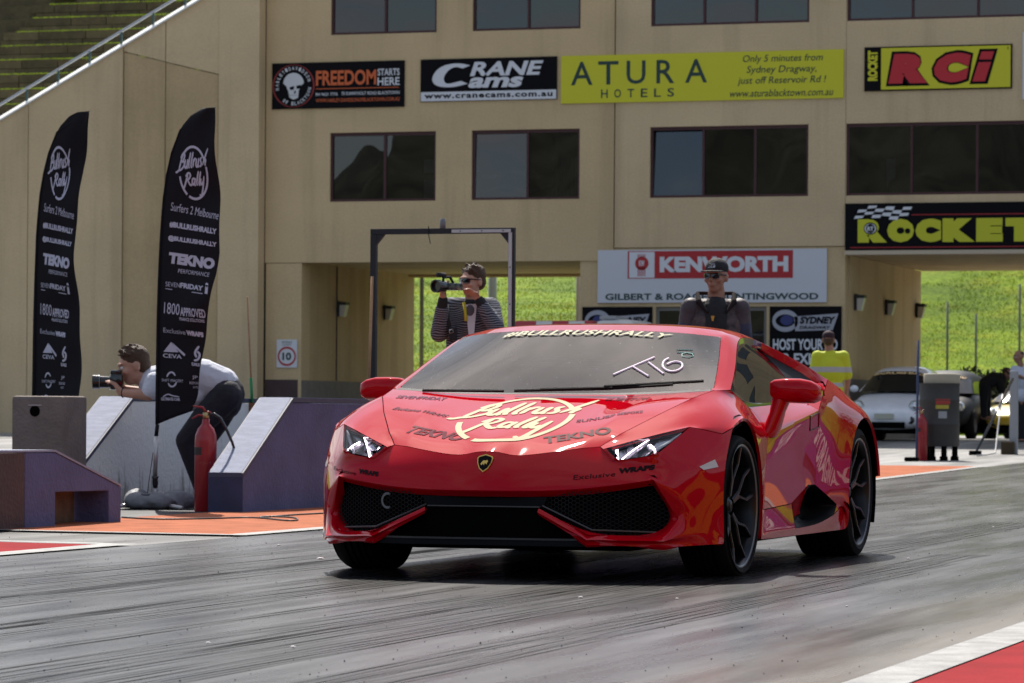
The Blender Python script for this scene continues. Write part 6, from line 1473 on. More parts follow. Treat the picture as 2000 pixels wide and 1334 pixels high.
vehicle('small rounded white car facing us behind the hi-vis marshal', p.x-.05, 53.0, .0, 1.60, 3.75, 1.47, mat('white car paint', (.80, .81, .84), .35, coat=.8, var=.08), group='road cars parked behind the start line', strip=M_cream)
p = un(1815, 830, v=60)
vehicle('dark grey car mostly hidden behind the drum bin', p.x, 62, 0, 1.80, 4.2, 1.52, mat('dark grey car paint', (.018, .019, .021), .55, spec=.2), group='road cars parked behind the start line', strip=M_cream)
p = un(1992, 820, v=61)
vehicle('low yellow car behind the bending person at the right edge', p.x, 63.0, 0, 1.78, 4.2, 1.25, mat('yellow car paint', (.62, .47, .03), .3, coat=1), group='road cars parked behind the start line', strip=M_cream)
# safety truck: only its red and white top shows above the car roof
a_ = un(1005, 622, v=46); c_ = un(1238, 622, v=46); t = thing('safety_truck', 'red and white safety truck parked across behind the red car, only its top showing', 'truck', ((a_.x+c_.x)/2, 46.6, gh(0, 46.6))); L_ = c_.x-a_.x; zt = a_.z-gh(0, 46.6)
b = MB(); b.box(-L_/2, L_*.16, -.6, .9, .55, zt-.04, bev=.04); b.build('tray', mat('truck red', (.38, .02, .03), .4, coat=.5), t, angle=40)
b = MB(); b.box(L_*.17, L_/2, -.6, .9, .55, zt-.02, bev=.14); b.build('cab', mat('truck white', (.68, .68, .68), .4, coat=.5), t, angle=40)
for k in range(3):
    b = MB(); b.box(-L_/2+.42+k*.62, -L_/2+.72+k*.62, -.612, -.603, zt-.28, zt-.05); b.build('white_panel', MATS['truck white'], t)
b = MB(); b.box(L_*.20, L_*.34, -.5, .3, zt-.02, zt+.05, bev=.02); b.build('light_bar', mat('smoked bar', (.30, .31, .33), .3), t)
for x in (-L_*.35, L_*.36):
    for y in (-.5, .8):
        b = MB(); b.lathe([(.18, -.11), (.36, -.11), (.38, 0), (.36, .11), (.18, .11)], 24, (x, y, .38), 'y'); b.build('tyre', M_rub2, t, smooth=True)
b = MB(); b.box(-L_/2+.05, L_/2-.1, -.5, .8, .38, .55); b.build('chassis', M_mesh, t)
# posts and covered stacks behind the left opening
p = un(823, 700, v=60.5); b = MB(); b.tube([(p.x, 60.5, .3), (p.x, 60.5, 4.6)], .05, 8)
tag(b.build('steel_pole', mat('green grey pole', (.17, .18, .13), .6), smooth=True), 'grey green pole just inside the left opening, beside the cameraman', 'pole')
p = un(962, 560, v=71); b = MB(); b.tube([(p.x, 71, .3), (p.x, 71, 5.2)], .11, 10)
tag(b.build('lamp_post', mat('pale galvanised post', (.26, .28, .29), .6), smooth=True), 'thick pale post behind the video cameraman', 'post')
p = un(1129, 600, v=62); b = MB(); b.tube([(p.x, 62, .3), (p.x, 62, 4.6)], .05, 8)
tag(b.build('steel_pole', mat('pale galvanised post', (.3, .3, .3)), smooth=True), 'grey pole at the right edge of the left opening', 'pole')
vt = 101
def stack(px0, px1, y0, y1, m, label, v=vt, n=1, dome=True, cat='cover', name='covered_stack'):
    a_ = un(px0, y1, v=v); c_ = un(px1, y0, v=v); t = thing(name, label, cat, ((a_.x+c_.x)/2, v, hill_h((a_.x+c_.x)/2, v)-.3)); L_ = c_.x-a_.x; z1 = c_.z-t.location.z
    b = MB(); seg = max(2, int(L_/1.2)); vs = []
    for i in range(seg+1):
        x = -L_/2+L_*i/seg; k = .06*math.sin(i*2.1+px0)
        vs += [(x, -.9, 0), (x, -.75, z1*.7+k), (x, -.3, z1+k), (x, .5, z1+k), (x, .9, 0)]
    b.add(vs, [(i*5+j, i*5+j+1, (i+1)*5+j+1, (i+1)*5+j) for i in range(seg) for j in range(4)]+[(0, 1, 2, 3, 4), tuple(range(seg*5, seg*5+5))]); b.build('sheet', m, t, smooth=False); return t
M_tb = mat('blue black tarpaulin', (.04, .05, .10), .6, var=.5, vscale=1.2); M_tw = mat('white tarpaulin', (.62, .60, .60), .6, var=.25, vscale=2)
stack(868, 955, 533, 560, M_tb, 'blue black tarpaulin stack on the bank behind the video cameraman'); stack(975, 1056, 533, 561, M_tb, 'blue black tarpaulin stack on the bank between the gantry post and the white sheet'); stack(1060, 1128, 534, 560, M_tw, 'white sheeted stack on the bank beside the cross wall')
stack(808, 862, 532, 563, mat('pale grey sheeting', (.46, .50, .55), .5), 'pale grey sheeted box on the bank at the top left of the left opening', v=100)
# ================================================================== PEOPLE
M_skin = mat('skin', (.50, .27, .19), .55, var=.12, vscale=12); M_skin2 = mat('skin tanned', (.36, .18, .12), .55, var=.12, vscale=12); M_hair = mat('dark brown hair', (.075, .038, .018), .6, bump=.8, bscale=120)
M_hairb = mat('blond hair', (.55, .42, .24), .6, bump=.8, bscale=120); M_blk = mat('black cloth', (.016, .015, .017), .85, bump=.4, bscale=30); M_lensb = mat('sunglass black', (.008, .008, .010), .08, coat=1); M_white_eye = mat('eye white', (.7, .68, .65), .3)
def fuse(name, mb, voxel, m, parent, it=6, f=.5):
    me = bpy.data.meshes.new(name); me.from_pydata(mb.v, [], mb.f); me.update(); bm = bmesh.new(); bm.from_mesh(me); bmesh.ops.remove_doubles(bm, verts=bm.verts, dist=1e-5); bmesh.ops.recalc_face_normals(bm, faces=bm.faces); bm.to_mesh(me); bm.free()
    o = bpy.data.objects.new(name, me); COL.objects.link(o); r = o.modifiers.new('r', 'REMESH'); r.mode = 'VOXEL'; r.voxel_size = voxel
    s = o.modifiers.new('s', 'SMOOTH'); s.iterations = it; s.factor = f
    bpy.context.view_layer.update(); dg = bpy.context.evaluated_depsgraph_get(); me2 = bpy.data.meshes.new_from_object(o.evaluated_get(dg)); bpy.data.objects.remove(o)
    me2.name = name; me2.materials.clear(); me2.materials.append(m); me2.shade_smooth()
    o = bpy.data.objects.new(name, me2); COL.objects.link(o); o.parent = parent; return o
def limb(b, pts, rs, n=12):
    P_ = [Vector(p) for p in pts]
    for i in range(len(P_)-1):
        k = 5; b.tube([P_[i].lerp(P_[i+1], t/k) for t in range(k+1)], [rs[i]+(rs[i+1]-rs[i])*t/k for t in range(k+1)], n)
    for p, r in zip(P_, rs): b.ell(p, (r, r, r), 12, 8)
def basis(fw, up=(0, 0, 1)):
    f = Vector(fw).normalized(); u = Vector(up); r = f.cross(u).normalized(); u = r.cross(f).normalized()
    return Matrix((r, f, u)).transposed()      # columns: right, forward, up
def head(b, c, fw, up=(0, 0, 1), s=1.):
    R = basis(fw, up); W_ = lambda x, y, z: Vector(c)+R @ Vector((x*s, y*s, z*s)); e = lambda p, r: b.ell(W_(*p), tuple(q*s for q in r), 18, 12, R)
    e((0, -.012, .030), (.074, .094, .088)); e((0, .018, -.020), (.062, .074, .080)); e((0, .040, -.080), (.040, .040, .034)); e((0, .010, -.062), (.056, .062, .045))
    b.tube([W_(0, .086, .012), W_(0, .112, -.022), W_(0, .100, -.030)], [.008*s, .014*s, .010*s], 8); e((0, .104, -.026), (.015, .014, .010))
    e((0, .082, .030), (.056, .018, .012)); e((0, .090, -.052), (.024, .012, .006)); e((0, .088, -.064), (.020, .012, .007))
    for x in (-1, 1): e((x*.076, -.010, -.008), (.010, .022, .034)); e((x*.045, .062, -.022), (.022, .022, .020))
    return W_, R
def eyes(t, W_, R, s=1.):
    for x in (-1, 1):
        b = MB(); b.ell(W_(x*.031, .080, .006), (.012*s,)*3, 10, 8); e_ = b.build('eye', M_white_eye, t, smooth=True)
        b = MB(); b.ell(W_(x*.031, .0885, .006), (.006*s,)*3, 8, 6); b.build('iris', M_lensb, e_, smooth=True)
        b = MB(); b.tube([W_(x*.012, .094, .028), W_(x*.034, .092, .034), W_(x*.052, .080, .028)], .004*s, 6); b.build('eyebrow', M_hair, t, smooth=True)
def shades(t, W_, s=1.):
    b = MB()
    for x in (-1, 1): b.add([W_(x*.004, .104, .022), W_(x*.050, .094, .026), W_(x*.062, .080, .020), W_(x*.056, .084, -.008), W_(x*.030, .100, -.014), W_(x*.008, .106, -.002), W_(x*.004, .096, .022), W_(x*.050, .086, .026), W_(x*.060, .072, .020), W_(x*.054, .076, -.008), W_(x*.030, .092, -.014), W_(x*.008, .098, -.002)],
        [(0, 1, 2, 3, 4, 5), (6, 7, 8, 9, 10, 11)]+[(i, (i+1) % 6, 6+(i+1) % 6, 6+i) for i in range(6)]); b.tube([W_(x*.060, .078, .018), W_(x*.080, .0, .012), W_(x*.080, -.02, .008)], .0045*s, 6)
    b.tube([W_(-.008, .104, .016), W_(.008, .104, .016)], .004*s, 6); b.build('sunglasses', M_lensb, t)
def hand(b, w, pd, pn, curl=.6, s=1., thumb=1):
    """w wrist, pd towards the knuckles, pn palm normal (fingers curl towards it)"""
    pd = Vector(pd).normalized(); pn = Vector(pn).normalized(); pn = (pn-pd*pn.dot(pd)).normalized(); sd = pd.cross(pn)*thumb; w = Vector(w)
    R = Matrix((sd, pd, pn)).transposed(); b.ell(w+pd*.045*s, (.041*s, .052*s, .016*s), 14, 9, R); b.tube([w-pd*.02*s, w+pd*.03*s], [.024*s, .028*s], 10)
    for k, (o, L_) in enumerate(((.030, .070), (.010, .080), (-.010, .074), (-.029, .058))):
        p = w+pd*(.082-.004*abs(k-1))*s+sd*o*s; d = pd.copy(); pts = [p-pd*.02*s]
        for j, (fr, cu) in enumerate(((.45, .5), (.32, 1.0), (.23, .8))):
            a = curl*cu; d = (d*math.cos(a)+pn*math.sin(a)).normalized() if j else (pd*math.cos(a)+pn*math.sin(a)).normalized(); p = p+d*L_*fr*s; pts.append(p)
        limb(b, pts, [.0095*s, .0095*s, .0085*s, .0075*s], 8)
    p0 = w+pd*.022*s+sd*.030*s; limb(b, [p0, p0+(sd*.8+pd*.6+pn*.3).normalized()*.040*s, p0+(sd*.8+pd*.6+pn*.3).normalized()*.040*s+(pd*.8+pn*.6).normalized()*.032*s], [.0125*s, .0105*s, .0085*s], 8)
class Fig:
    def __init__(s, cx, S, gz, label, cat='person', group=None):
        s.cx = cx; s.S = S; s.hor = HOR+ROLL*(cx-1000); Y = FPX/S; p = CAM+ray(cx, s.hor)*Y; s.gz = gz
        s.t = thing('person', label, cat, (p.x, p.y, gz), TH, group); s.zc = CAM.z-gz
    def L(s, px, py, dy=0.): return Vector(((px-s.cx)/s.S, dy, s.zc+(s.hor-py)/s.S))
def hairball(t, W_, R, m, s=1., seed=0, spike=.02, name='hair', back=True):
    r = random.Random(seed); b = MB()
    b.ell(W_(0, -.022, .048), (.083*s, .098*s, .088*s), 18, 12, R)
    if back: b.ell(W_(0, -.050, .0), (.074*s, .066*s, .072*s), 16, 10, R)
    for _ in range(60):
        a = r.uniform(-2.6, 2.6); z = r.uniform(.3, 1); q = math.sqrt(1-z*z); p = W_(.080*q*math.sin(a), -.022-.095*q*math.cos(a)+.02, .048+.086*z); d = (p-W_(0, -.02, .0)).normalized()+R @ Vector((r.gauss(0, .3), r.gauss(.2, .3), 0))
        b.tube([p-d*.015*s, p+d*spike*s], [.014*s, .003*s], 6)
    return fuse(name, b, .007, m, t, 2)

# ---------------------------------------------------------------- man filming with a camcorder
f = Fig(917, 255, 0, 'man in a black and white striped jacket filming with a camcorder at his face'); L = f.L; t = f.t
hc = L(921, 550, 0); b = MB(); W_, R = head(b, hc, (-.72, -.68, -.04), s=1.02)
sh = [L(880, 600, .02), L(957, 600, -.0)]; el = [L(857, 652, -.06), L(967, 640, -.16)]; wr = [L(865, 584, -.20), L(934, 586, -.17)]
limb(b, [L(921, 572, .01), L(919, 600, .02)], [.055, .06]); limb(b, [L(919, 622, .03), L(918, 700, .03)], [.085, .095])
for k in (0, 1): limb(b, [sh[k], el[k], wr[k]], [.05, .042, .028])
hand(b, wr[0], (0, -.2, 1), (.7, -.4, .1), .75, thumb=-1); hand(b, wr[1], (-.75, -.1, .75), (-.5, -.5, -.5), .8, thumb=1)
for k, x in ((0, 903), (1, 933)): limb(b, [L(x, 700, .03), L(x, 850, .0), L(x, 975, .03)], [.08, .055, .04]); b.ell(L(x, 990, -.04), (.045, .12, .04))
fuse('body', b, .0085, M_skin, t, 3)
def stripemat():
    m = bpy.data.materials.new('striped knit'); m.use_nodes = True; N = m.node_tree.nodes; K_ = m.node_tree.links; p = N['Principled BSDF']; p.inputs['Roughness'].default_value = .85
    g = N.new('ShaderNodeTexCoord'); s = N.new('ShaderNodeSeparateXYZ'); K_.new(g.outputs['Object'], s.inputs[0]); n = N.new('ShaderNodeTexNoise'); n.inputs['Scale'].default_value = 5; K_.new(g.outputs['Object'], n.inputs['Vector'])
    a = N.new('ShaderNodeMath'); a.operation = 'MULTIPLY_ADD'; a.inputs[1].default_value = .10; K_.new(n.outputs['Fac'], a.inputs[0]); K_.new(s.outputs[2], a.inputs[2])
    c = N.new('ShaderNodeMath'); c.operation = 'MULTIPLY'; c.inputs[1].default_value = 1/.0175; K_.new(a.outputs[0], c.inputs[0]); d = N.new('ShaderNodeMath'); d.operation = 'FRACT'; K_.new(c.outputs[0], d.inputs[0])
    r = N.new('ShaderNodeValToRGB'); r.color_ramp.interpolation = 'CONSTANT'; r.color_ramp.elements[0].color = (.02, .02, .026, 1); r.color_ramp.elements[1].color = (.22, .22, .26, 1); r.color_ramp.elements[1].position = .60; K_.new(d.outputs[0], r.inputs[0]); K_.new(r.outputs[0], p.inputs['Base Color']); MATS['striped knit'] = m; return m
M_str = stripemat()
b = MB(); b.ell(L(919, 628, .03), (.185, .125, .17), 20, 12); limb(b, [L(890, 618, .02), L(895, 690, .03)], [.085, .10]); limb(b, [L(948, 618, .02), L(940, 690, .03)], [.085, .10]); b.ell(L(918, 680, .03), (.17, .12, .13), 20, 10)
for k in (0, 1): limb(b, [sh[k], el[k], wr[k].lerp(el[k], .30)], [.078, .070, .052])
limb(b, [L(886, 598, .02), L(952, 598, .02)], [.07, .07])
fuse('jacket', b, .011, M_str, t, 4)
for k in (0, 1):
    b = MB(); limb(b, [wr[k].lerp(el[k], .34), wr[k].lerp(el[k], .06)], [.046, .040]); fuse('cuff', b, .009, M_blk, t, 2)
b = MB(); b.ell(L(919, 592, -.0), (.085, .07, .035), 16, 8); b.build('collar', M_blk, t, smooth=True)
b = MB(); b.prism([(a.x, a.z) for a in (L(908, 596), L(930, 594), L(925, 655), L(915, 660))], -.112, -.09, 'y'); b.build('shirt', mat('white tee', (.62, .62, .66), .8), t)
b = MB(); b.ell(L(917, 607, -.10), (.045, .02, .055), 12, 8); b.build('shirt_print', mat('grey print', (.10, .10, .12), .8), t, smooth=True)
b = MB(); pts = [L(905, 592, -.09), L(908, 610, -.125), L(909, 628, -.13)]; b.tube(pts, .012, 6); b.build('lanyard', mat('lanyard yellow', (.60, .48, .02), .6), t, smooth=True)
b = MB(); b.tube([L(872, 596, -.06), L(874, 625, -.13), L(884, 662, -.13)], .014, 6); b.build('strap', M_blk, t, smooth=True)
b = MB(); a_ = L(877, 640, -.15); c_ = L(892, 666, -.15); b.box(a_.x, c_.x, -.18, -.10, c_.z, a_.z, bev=.01); b.build('pouch', M_blk, t)
b = MB(); b.tube([L(877, 646, -.185), L(884, 644, -.185), L(885, 651, -.185), L(878, 652, -.185), L(877, 646, -.185)], .0035, 5); b.build('buckle', M_chrome, t)
b = MB()
for k, x in ((0, 903), (1, 933)): limb(b, [L(x+(4 if k == 0 else -4), 690, .03), L(x, 850, .0), L(x, 970, .03)], [.105, .075, .062])
fuse('trousers', b, .014, mat('maroon trousers', (.06, .012, .025), .85), t, 3)
for x in (903, 933): b = MB(); b.ell(L(x, 985, -.05), (.052, .14, .045), 14, 8); b.build('shoe', M_blk, t, smooth=True)
hairball(t, W_, R, M_hair, 1.0, 1, .018); shades(t, W_, 1.02)
# camcorder in his hands
cp = L(870, 562, -.27); tc_ = thing('camcorder', 'black camcorder held up by the man in the striped jacket', 'camera', f.t.matrix_basis @ cp if False else (0, 0, 0))
bpy.context.view_layer.update(); tc_.location = f.t.matrix_world @ cp; tc_.rotation_euler = (0, 0, TH+math.radians(-38))
b = MB(); b.box(-.045, .045, -.02, .155, -.028, .026, bev=.008); bb = b.build('body', M_gloss, tc_, angle=40)
b = MB(); b.lathe([(0, -.005), (.036, -.005), (.042, -.03), (.042, -.085), (.050, -.09), (.050, -.125), (.040, -.125), (.036, -.10), (0, -.10)], 22, (0, 0, -.002), 'y'); b.build('lens', M_gloss, tc_, angle=40)
b = MB(); b.tube([(0, -.03, .03), (0, -.03, .065), (0, .05, .072), (0, .09, .03)], .011, 8); b.build('handle', M_blk, tc_, smooth=True)
b = MB(); b.tube([(-.01, -.085, .085), (-.01, .0, .085)], .018, 10); b.build('microphone', M_blk, tc_, smooth=True)
b = MB(); b.box(-.058, -.047, .02, .11, -.02, .022); b.build('side_screen', mat('screen bezel', (.05, .05, .055), .3), tc_)
b = MB(); b.box(-.0595, -.058, .04, .085, .002, .008); b.build('marking', mat('pale marking', (.5, .5, .5), .5), tc_)

# ---------------------------------------------------------------- man in a black cap behind the roof
f = Fig(1395, 272, 0, 'man in a flat peaked black cap and patterned jacket standing behind the car roof'); L = f.L; t = f.t
hc = L(1397, 541, 0); b = MB(); W_, R = head(b, hc, (-.42, -.9, -.02), s=1.02)
sh = [L(1349, 603, .03), L(1443, 603, .03)]; el = [L(1336, 690, .05), L(1453, 690, .05)]; wr = [L(1345, 750, -.05), L(1446, 750, -.05)]
limb(b, [L(1398, 566, .02), L(1397, 596, .03)], [.060, .068]); limb(b, [L(1396, 615, .03), L(1396, 720, .03)], [.13, .12])
for k in (0, 1): limb(b, [sh[k], el[k], wr[k]], [.05, .042, .028]); hand(b, wr[k], (0, -.1, -1), (0, -.5, 0), .4, thumb=(1, -1)[k])
for x in (1378, 1414): limb(b, [L(x, 720, .03), L(x, 870, .0), L(x, 1000, .03)], [.08, .055, .04]); b.ell(L(x, 1010, -.04), (.045, .12, .04))
fuse('body', b, .0085, M_skin2, t, 3)
M_jb = mat('patterned brown shell jacket', (.12, .075, .07), .6, var=.8, vscale=22, bump=.7, bscale=18, col2=(.010, .009, .014)); M_nv = mat('navy sleeve', (.035, .036, .085), .6, var=.4, vscale=8, bump=.6, bscale=12)
b = MB(); b.ell(L(1396, 640, .03), (.205, .14, .19), 22, 12); b.ell(L(1396, 700, .03), (.19, .13, .16), 20, 10); limb(b, [L(1352, 603, .03), L(1440, 603, .03)], [.075, .075])
fuse('jacket', b, .011, M_jb, t, 4)
for k in (0, 1):
    b = MB(); limb(b, [sh[k], sh[k].lerp(el[k], .5)], [.082, .074]); fuse('shoulder_panel', b, .011, mat('dull mauve panel', (.065, .045, .052), .6, var=.4, vscale=10, bump=.6, bscale=14), t, 3)
for k in (0, 1):
    b = MB(); limb(b, [sh[k].lerp(el[k], .35), el[k], wr[k]], [.078, .070, .045]); fuse('sleeve', b, .011, M_nv, t, 3)
b = MB()
for sg in (-1, 1):
    b = MB(); pts = [L(1397+sg*36, 572, .07), L(1397+sg*34, 590, -.04), L(1397+sg*18, 612, -.11)]
    b.tube([pts[0], pts[1], pts[2]], [.016, .024, .010], 8)
    b.tube([pts[0], L(1397+sg*12, 572, .10)], [.016, .014], 8)
    fuse('collar', b, .008, mat('brown collar', (.022, .016, .017), .9, spec=.1), t, 3)
b = MB(); limb(b, [L(1397, 594, .02), L(1396, 606, -.01)], [.078, .10]); limb(b, [L(1396, 610, -.02), L(1396, 640, -.04)], [.10, .10]); fuse('undershirt', b, .009, M_blk, t, 3)
b = MB(); b.prism([(a.x, a.z) for a in (L(1385, 618), L(1392, 618), L(1390, 628), L(1387, 628))], -.145, -.135, 'y'); b.build('pass', mat('orange pass', (.6, .28, .04), .5), t)
b = MB()
for x in (1378, 1414): limb(b, [L(x, 715, .03), L(x, 870, .0), L(x, 995, .03)], [.105, .075, .062])
fuse('trousers', b, .014, M_blk, t, 3)
for x in (1378, 1414): b = MB(); b.ell(L(x, 1008, -.05), (.052, .14, .042), 14, 8); b.build('shoe', M_blk, t, smooth=True)
b = MB(); b.ell(W_(0, -.015, .062), (.082, .102, .076), 20, 12, R); b.tube([W_(0, -.0, .045), W_(0, -.0, .060)], .0001, 4); cp_ = fuse('cap', b, .007, M_blk, t, 2)
b = MB(); n = 12; vs = []
for k in range(n+1):
    a = math.radians(-78+156*k/n); vs += [W_(.078*math.sin(a), .020+.080*math.cos(a), .046), W_(.080*math.sin(a)*1.05, .055+.118*math.cos(a), .040)]
vs2 = [v+R @ Vector((0, 0, -.006)) for v in vs]; m_ = len(vs)
b.add(vs+vs2, [(2*k, 2*k+1, 2*k+3, 2*k+2) for k in range(n)]+[(m_+2*k, m_+2*k+1, m_+2*k+3, m_+2*k+2) for k in range(n)]+[(2*k+1, m_+2*k+1, m_+2*k+3, 2*k+3) for k in range(n)]); b.build('peak', M_blk, cp_)
b = MB(); CPf = lambda a, c: W_(-.030+.055*a, .100-.02*c+.004*(1-abs(a-.5)), .062+.036*c)
put_text(b, 'BULL', CPf, 0, 1, 0, .5, bold=.02); put_stroke(b, [(.1, .6), (.25, .85), (.45, .7), (.75, .8), (.9, 1.0)], .10, CPf); b.build('emblem', mat('silver stitch', (.5, .5, .52), .5), cp_)
b = MB(); b.ell(W_(.068, -.045, -.010), (.018, .026, .045), 10, 8, R); b.build('hair', M_hairb, t, smooth=True); shades(t, W_, 1.05)

# ---------------------------------------------------------------- marshal in hi-vis, seen from behind
gz = gh(0, 30.5); f = Fig(1620, 145, gz, 'marshal in a yellow hi-vis shirt and dark cap, seen from behind'); L = f.L; t = f.t
b = MB(); W_, R = head(b, L(1617, 664, 0), (.15, 1, 0), s=1.04)
sh = [L(1596, 697, 0), L(1646, 697, 0)]; el = [L(1588, 742, -.02), L(1656, 738, .02)]; wr = [L(1594, 775, .12), L(1657, 712, .22)]
wr[1] = L(1654, 770, .15)
limb(b, [L(1618, 676), L(1620, 692)], [.058, .065]); limb(b, [L(1620, 712), L(1620, 770)], [.10, .11])
for k in (0, 1): limb(b, [sh[k], el[k], wr[k]], [.055, .045, .030]); hand(b, wr[k], (0, .5, -1), (0, .5, .3), .5, thumb=1)
for x in (1608, 1632): limb(b, [L(x, 775), L(x, 845), L(x, 905)], [.085, .058, .042]); b.ell(L(x, 914, .04), (.045, .12, .04))
fuse('body', b, .011, M_skin2, t, 3)
b = MB(); b.ell(L(1620, 725), (.215, .145, .25), 20, 12); b.ell(L(1620, 760), (.19, .14, .2), 20, 10); limb(b, [L(1600, 698), L(1642, 698)], [.085, .085]); limb(b, [L(1620, 690, .0), L(1620, 700)], [.072, .10])
for k in (0, 1): limb(b, [sh[k], sh[k].lerp(el[k], .85)], [.088, .075])
def vismat():
    m = bpy.data.materials.new('hi-vis cloth'); m.use_nodes = True; N = m.node_tree.nodes; K_ = m.node_tree.links; p = N['Principled BSDF']; p.inputs['Roughness'].default_value = .75
    g = N.new('ShaderNodeTexCoord'); s = N.new('ShaderNodeSeparateXYZ'); K_.new(g.outputs['Object'], s.inputs[0])
    r = N.new('ShaderNodeValToRGB'); r.color_ramp.interpolation = 'CONSTANT'; mr = N.new('ShaderNodeMapRange'); mr.inputs[1].default_value = 1.0; mr.inputs[2].default_value = 1.6; K_.new(s.outputs[2], mr.inputs[0]); K_.new(mr.outputs[0], r.inputs[0])
    za = (f.L(0, 727).z-1.0)/.6; zb_ = (f.L(0, 717).z-1.0)/.6; zc_ = (f.L(0, 756).z-1.)/.6; zd_ = (f.L(0, 748).z-1.)/.6
    E_ = r.color_ramp.elements; E_[0].color = (.50, .56, .015, 1); E_[1].position = max(.01, zc_); E_[1].color = (.42, .42, .42, 1)
    e = E_.new(zd_); e.color = (.50, .56, .015, 1); e = E_.new(za); e.color = (.42, .42, .42, 1); e = E_.new(zb_); e.color = (.52, .58, .02, 1)
    K_.new(r.outputs[0], p.inputs['Base Color']); return m
fuse('shirt', b, .012, vismat(), t, 4)
b = MB()
for x in (1608, 1632): limb(b, [L(x, 772), L(x, 845), L(x, 900)], [.11, .078, .065])
fuse('trousers', b, .014, mat('navy work trousers', (.02, .022, .04), .85), t, 3)
b = MB(); b.ell(W_(0, -.012, .050), (.084, .102, .078), 16, 10, R); b.ell(W_(0, .11, .035), (.06, .05, .008), 12, 6, R); b.build('cap', mat('dark red black cap', (.03, .012, .018), .8), t, smooth=True)
b = MB(); b.ell(W_(0, -.035, -.005), (.076, .076, .075), 14, 8, R); b.build('hair', M_hair, t, smooth=True)

# ---------------------------------------------------------------- man in a white shirt at the right edge
gz = gh(0, 52); f = Fig(1993, 100, gz, 'man in a white shirt and black trousers standing at the right edge'); L = f.L; t = f.t
b = MB(); W_, R = head(b, L(1989, 697), (-.95, -.3, -.1), s=1.08)
sh = [L(1980, 722, -.02), L(2008, 722, .02)]; el = [L(1984, 743, -.10), L(2010, 745, 0)]; wr = [L(1976, 730, -.22), L(1988, 735, -.20)]
limb(b, [L(1991, 706), L(1993, 716)], [.06, .065]); limb(b, [L(1994, 730), L(1994, 785)], [.09, .10])
for k in (0, 1): limb(b, [sh[k], el[k], wr[k]], [.055, .045, .032]); hand(b, wr[k], (-1, -.2, .3), (0, 0, 1), .6, thumb=1)
for x in (1987, 2001): limb(b, [L(x, 785), L(x, 822), L(x, 856)], [.085, .06, .042]); b.ell(L(x-2, 861, -.02), (.11, .05, .04))
fuse('body', b, .013, M_skin2, t, 3)
b = MB(); b.ell(L(1993, 742), (.185, .155, .25), 18, 12); b.ell(L(1994, 772), (.18, .145, .17), 18, 10); limb(b, [L(1982, 722), L(2006, 722)], [.08, .08])
for k in (0, 1): limb(b, [sh[k], sh[k].lerp(el[k], .8)], [.082, .075])
fuse('shirt', b, .013, mat('pale blue white shirt', (.58, .60, .70), .8), t, 4)
b = MB()
for x in (1987, 2001): limb(b, [L(x, 787), L(x, 822), L(x, 855)], [.105, .08, .07])
fuse('trousers', b, .014, M_blk, t, 3); b = MB(); b.ell(W_(0, -.02, .045), (.078, .095, .07), 14, 9, R); b.build('hair', mat('cropped grey hair', (.09, .06, .05), .8), t, smooth=True); eyes(t, W_, R, 1.08)
for x in (1987, 2001): b = MB(); b.ell(L(x-3, 862, -.02), (.13, .055, .04), 12, 8); b.build('shoe', M_blk, t, smooth=True)

# ---------------------------------------------------------------- dark clad person bending over a camera
gz = gh(0, 55); f = Fig(1935, 95, gz, 'person in dark clothes bending forward with a camera in front of the yellow car'); L = f.L; t = f.t
b = MB(); W_, R = head(b, L(1966, 730, 0), (.75, -.3, -.6), (.5, 0, .8), s=1.05)
limb(b, [L(1959, 735), L(1950, 740)], [.055, .065]); limb(b, [L(1948, 743), L(1925, 752)], [.12, .13])
limb(b, [L(1950, 746, -.12), L(1957, 765, -.16), L(1970, 758, -.15)], [.05, .042, .03]); limb(b, [L(1950, 746, .12), L(1958, 766, .12), L(1971, 758, .06)], [.05, .042, .03]); hand(b, L(1970, 758, -.15), (1, 0, .4), (0, 0, 1), .6); hand(b, L(1971, 758, .06), (1, 0, .4), (0, 0, 1), .6)
for dx, dy in ((0, -.1), (9, .12)): limb(b, [L(1922+dx*.5, 757, dy), L(1920+dx, 785, dy), L(1921+dx, 812, dy)], [.09, .06, .045]); b.ell(L(1924+dx, 816, dy), (.12, .05, .04))
fuse('body', b, .013, M_skin2, t, 3)
b = MB(); limb(b, [L(1952, 741), L(1940, 742), L(1925, 750)], [.15, .16, .15])
for dy in (-.12, .12): limb(b, [L(1950, 746, dy), L(1957, 765, dy*1.2), L(1966, 760, dy)], [.075, .06, .05])
fuse('top', b, .014, M_blk, t, 4)
b = MB()
for dx, dy in ((0, -.1), (9, .12)): limb(b, [L(1922+dx*.5, 755, dy), L(1920+dx, 785, dy), L(1921+dx, 812, dy)], [.13, .085, .07])
fuse('trousers', b, .014, M_blk, t, 3); b = MB(); b.ell(W_(0, -.02, .035), (.088, .105, .09), 14, 9, R); b.build('hair', M_hair, t, smooth=True)
cm = thing('camera', 'small black camera held by the bending dark clad person', 'camera', (0, 0, 0)); bpy.context.view_layer.update(); cm.location = t.matrix_world @ L(1975, 750, -.1); cm.rotation_euler = (0, 0, TH)
b = MB(); b.box(-.06, .06, -.04, .04, -.04, .05, bev=.01); b.build('body', M_gloss, cm); b = MB(); b.lathe([(0, .06), (.035, .06), (.038, .14), (0, .14)], 14, (0, 0, 0), 'x'); b.build('lens', M_gloss, cm)

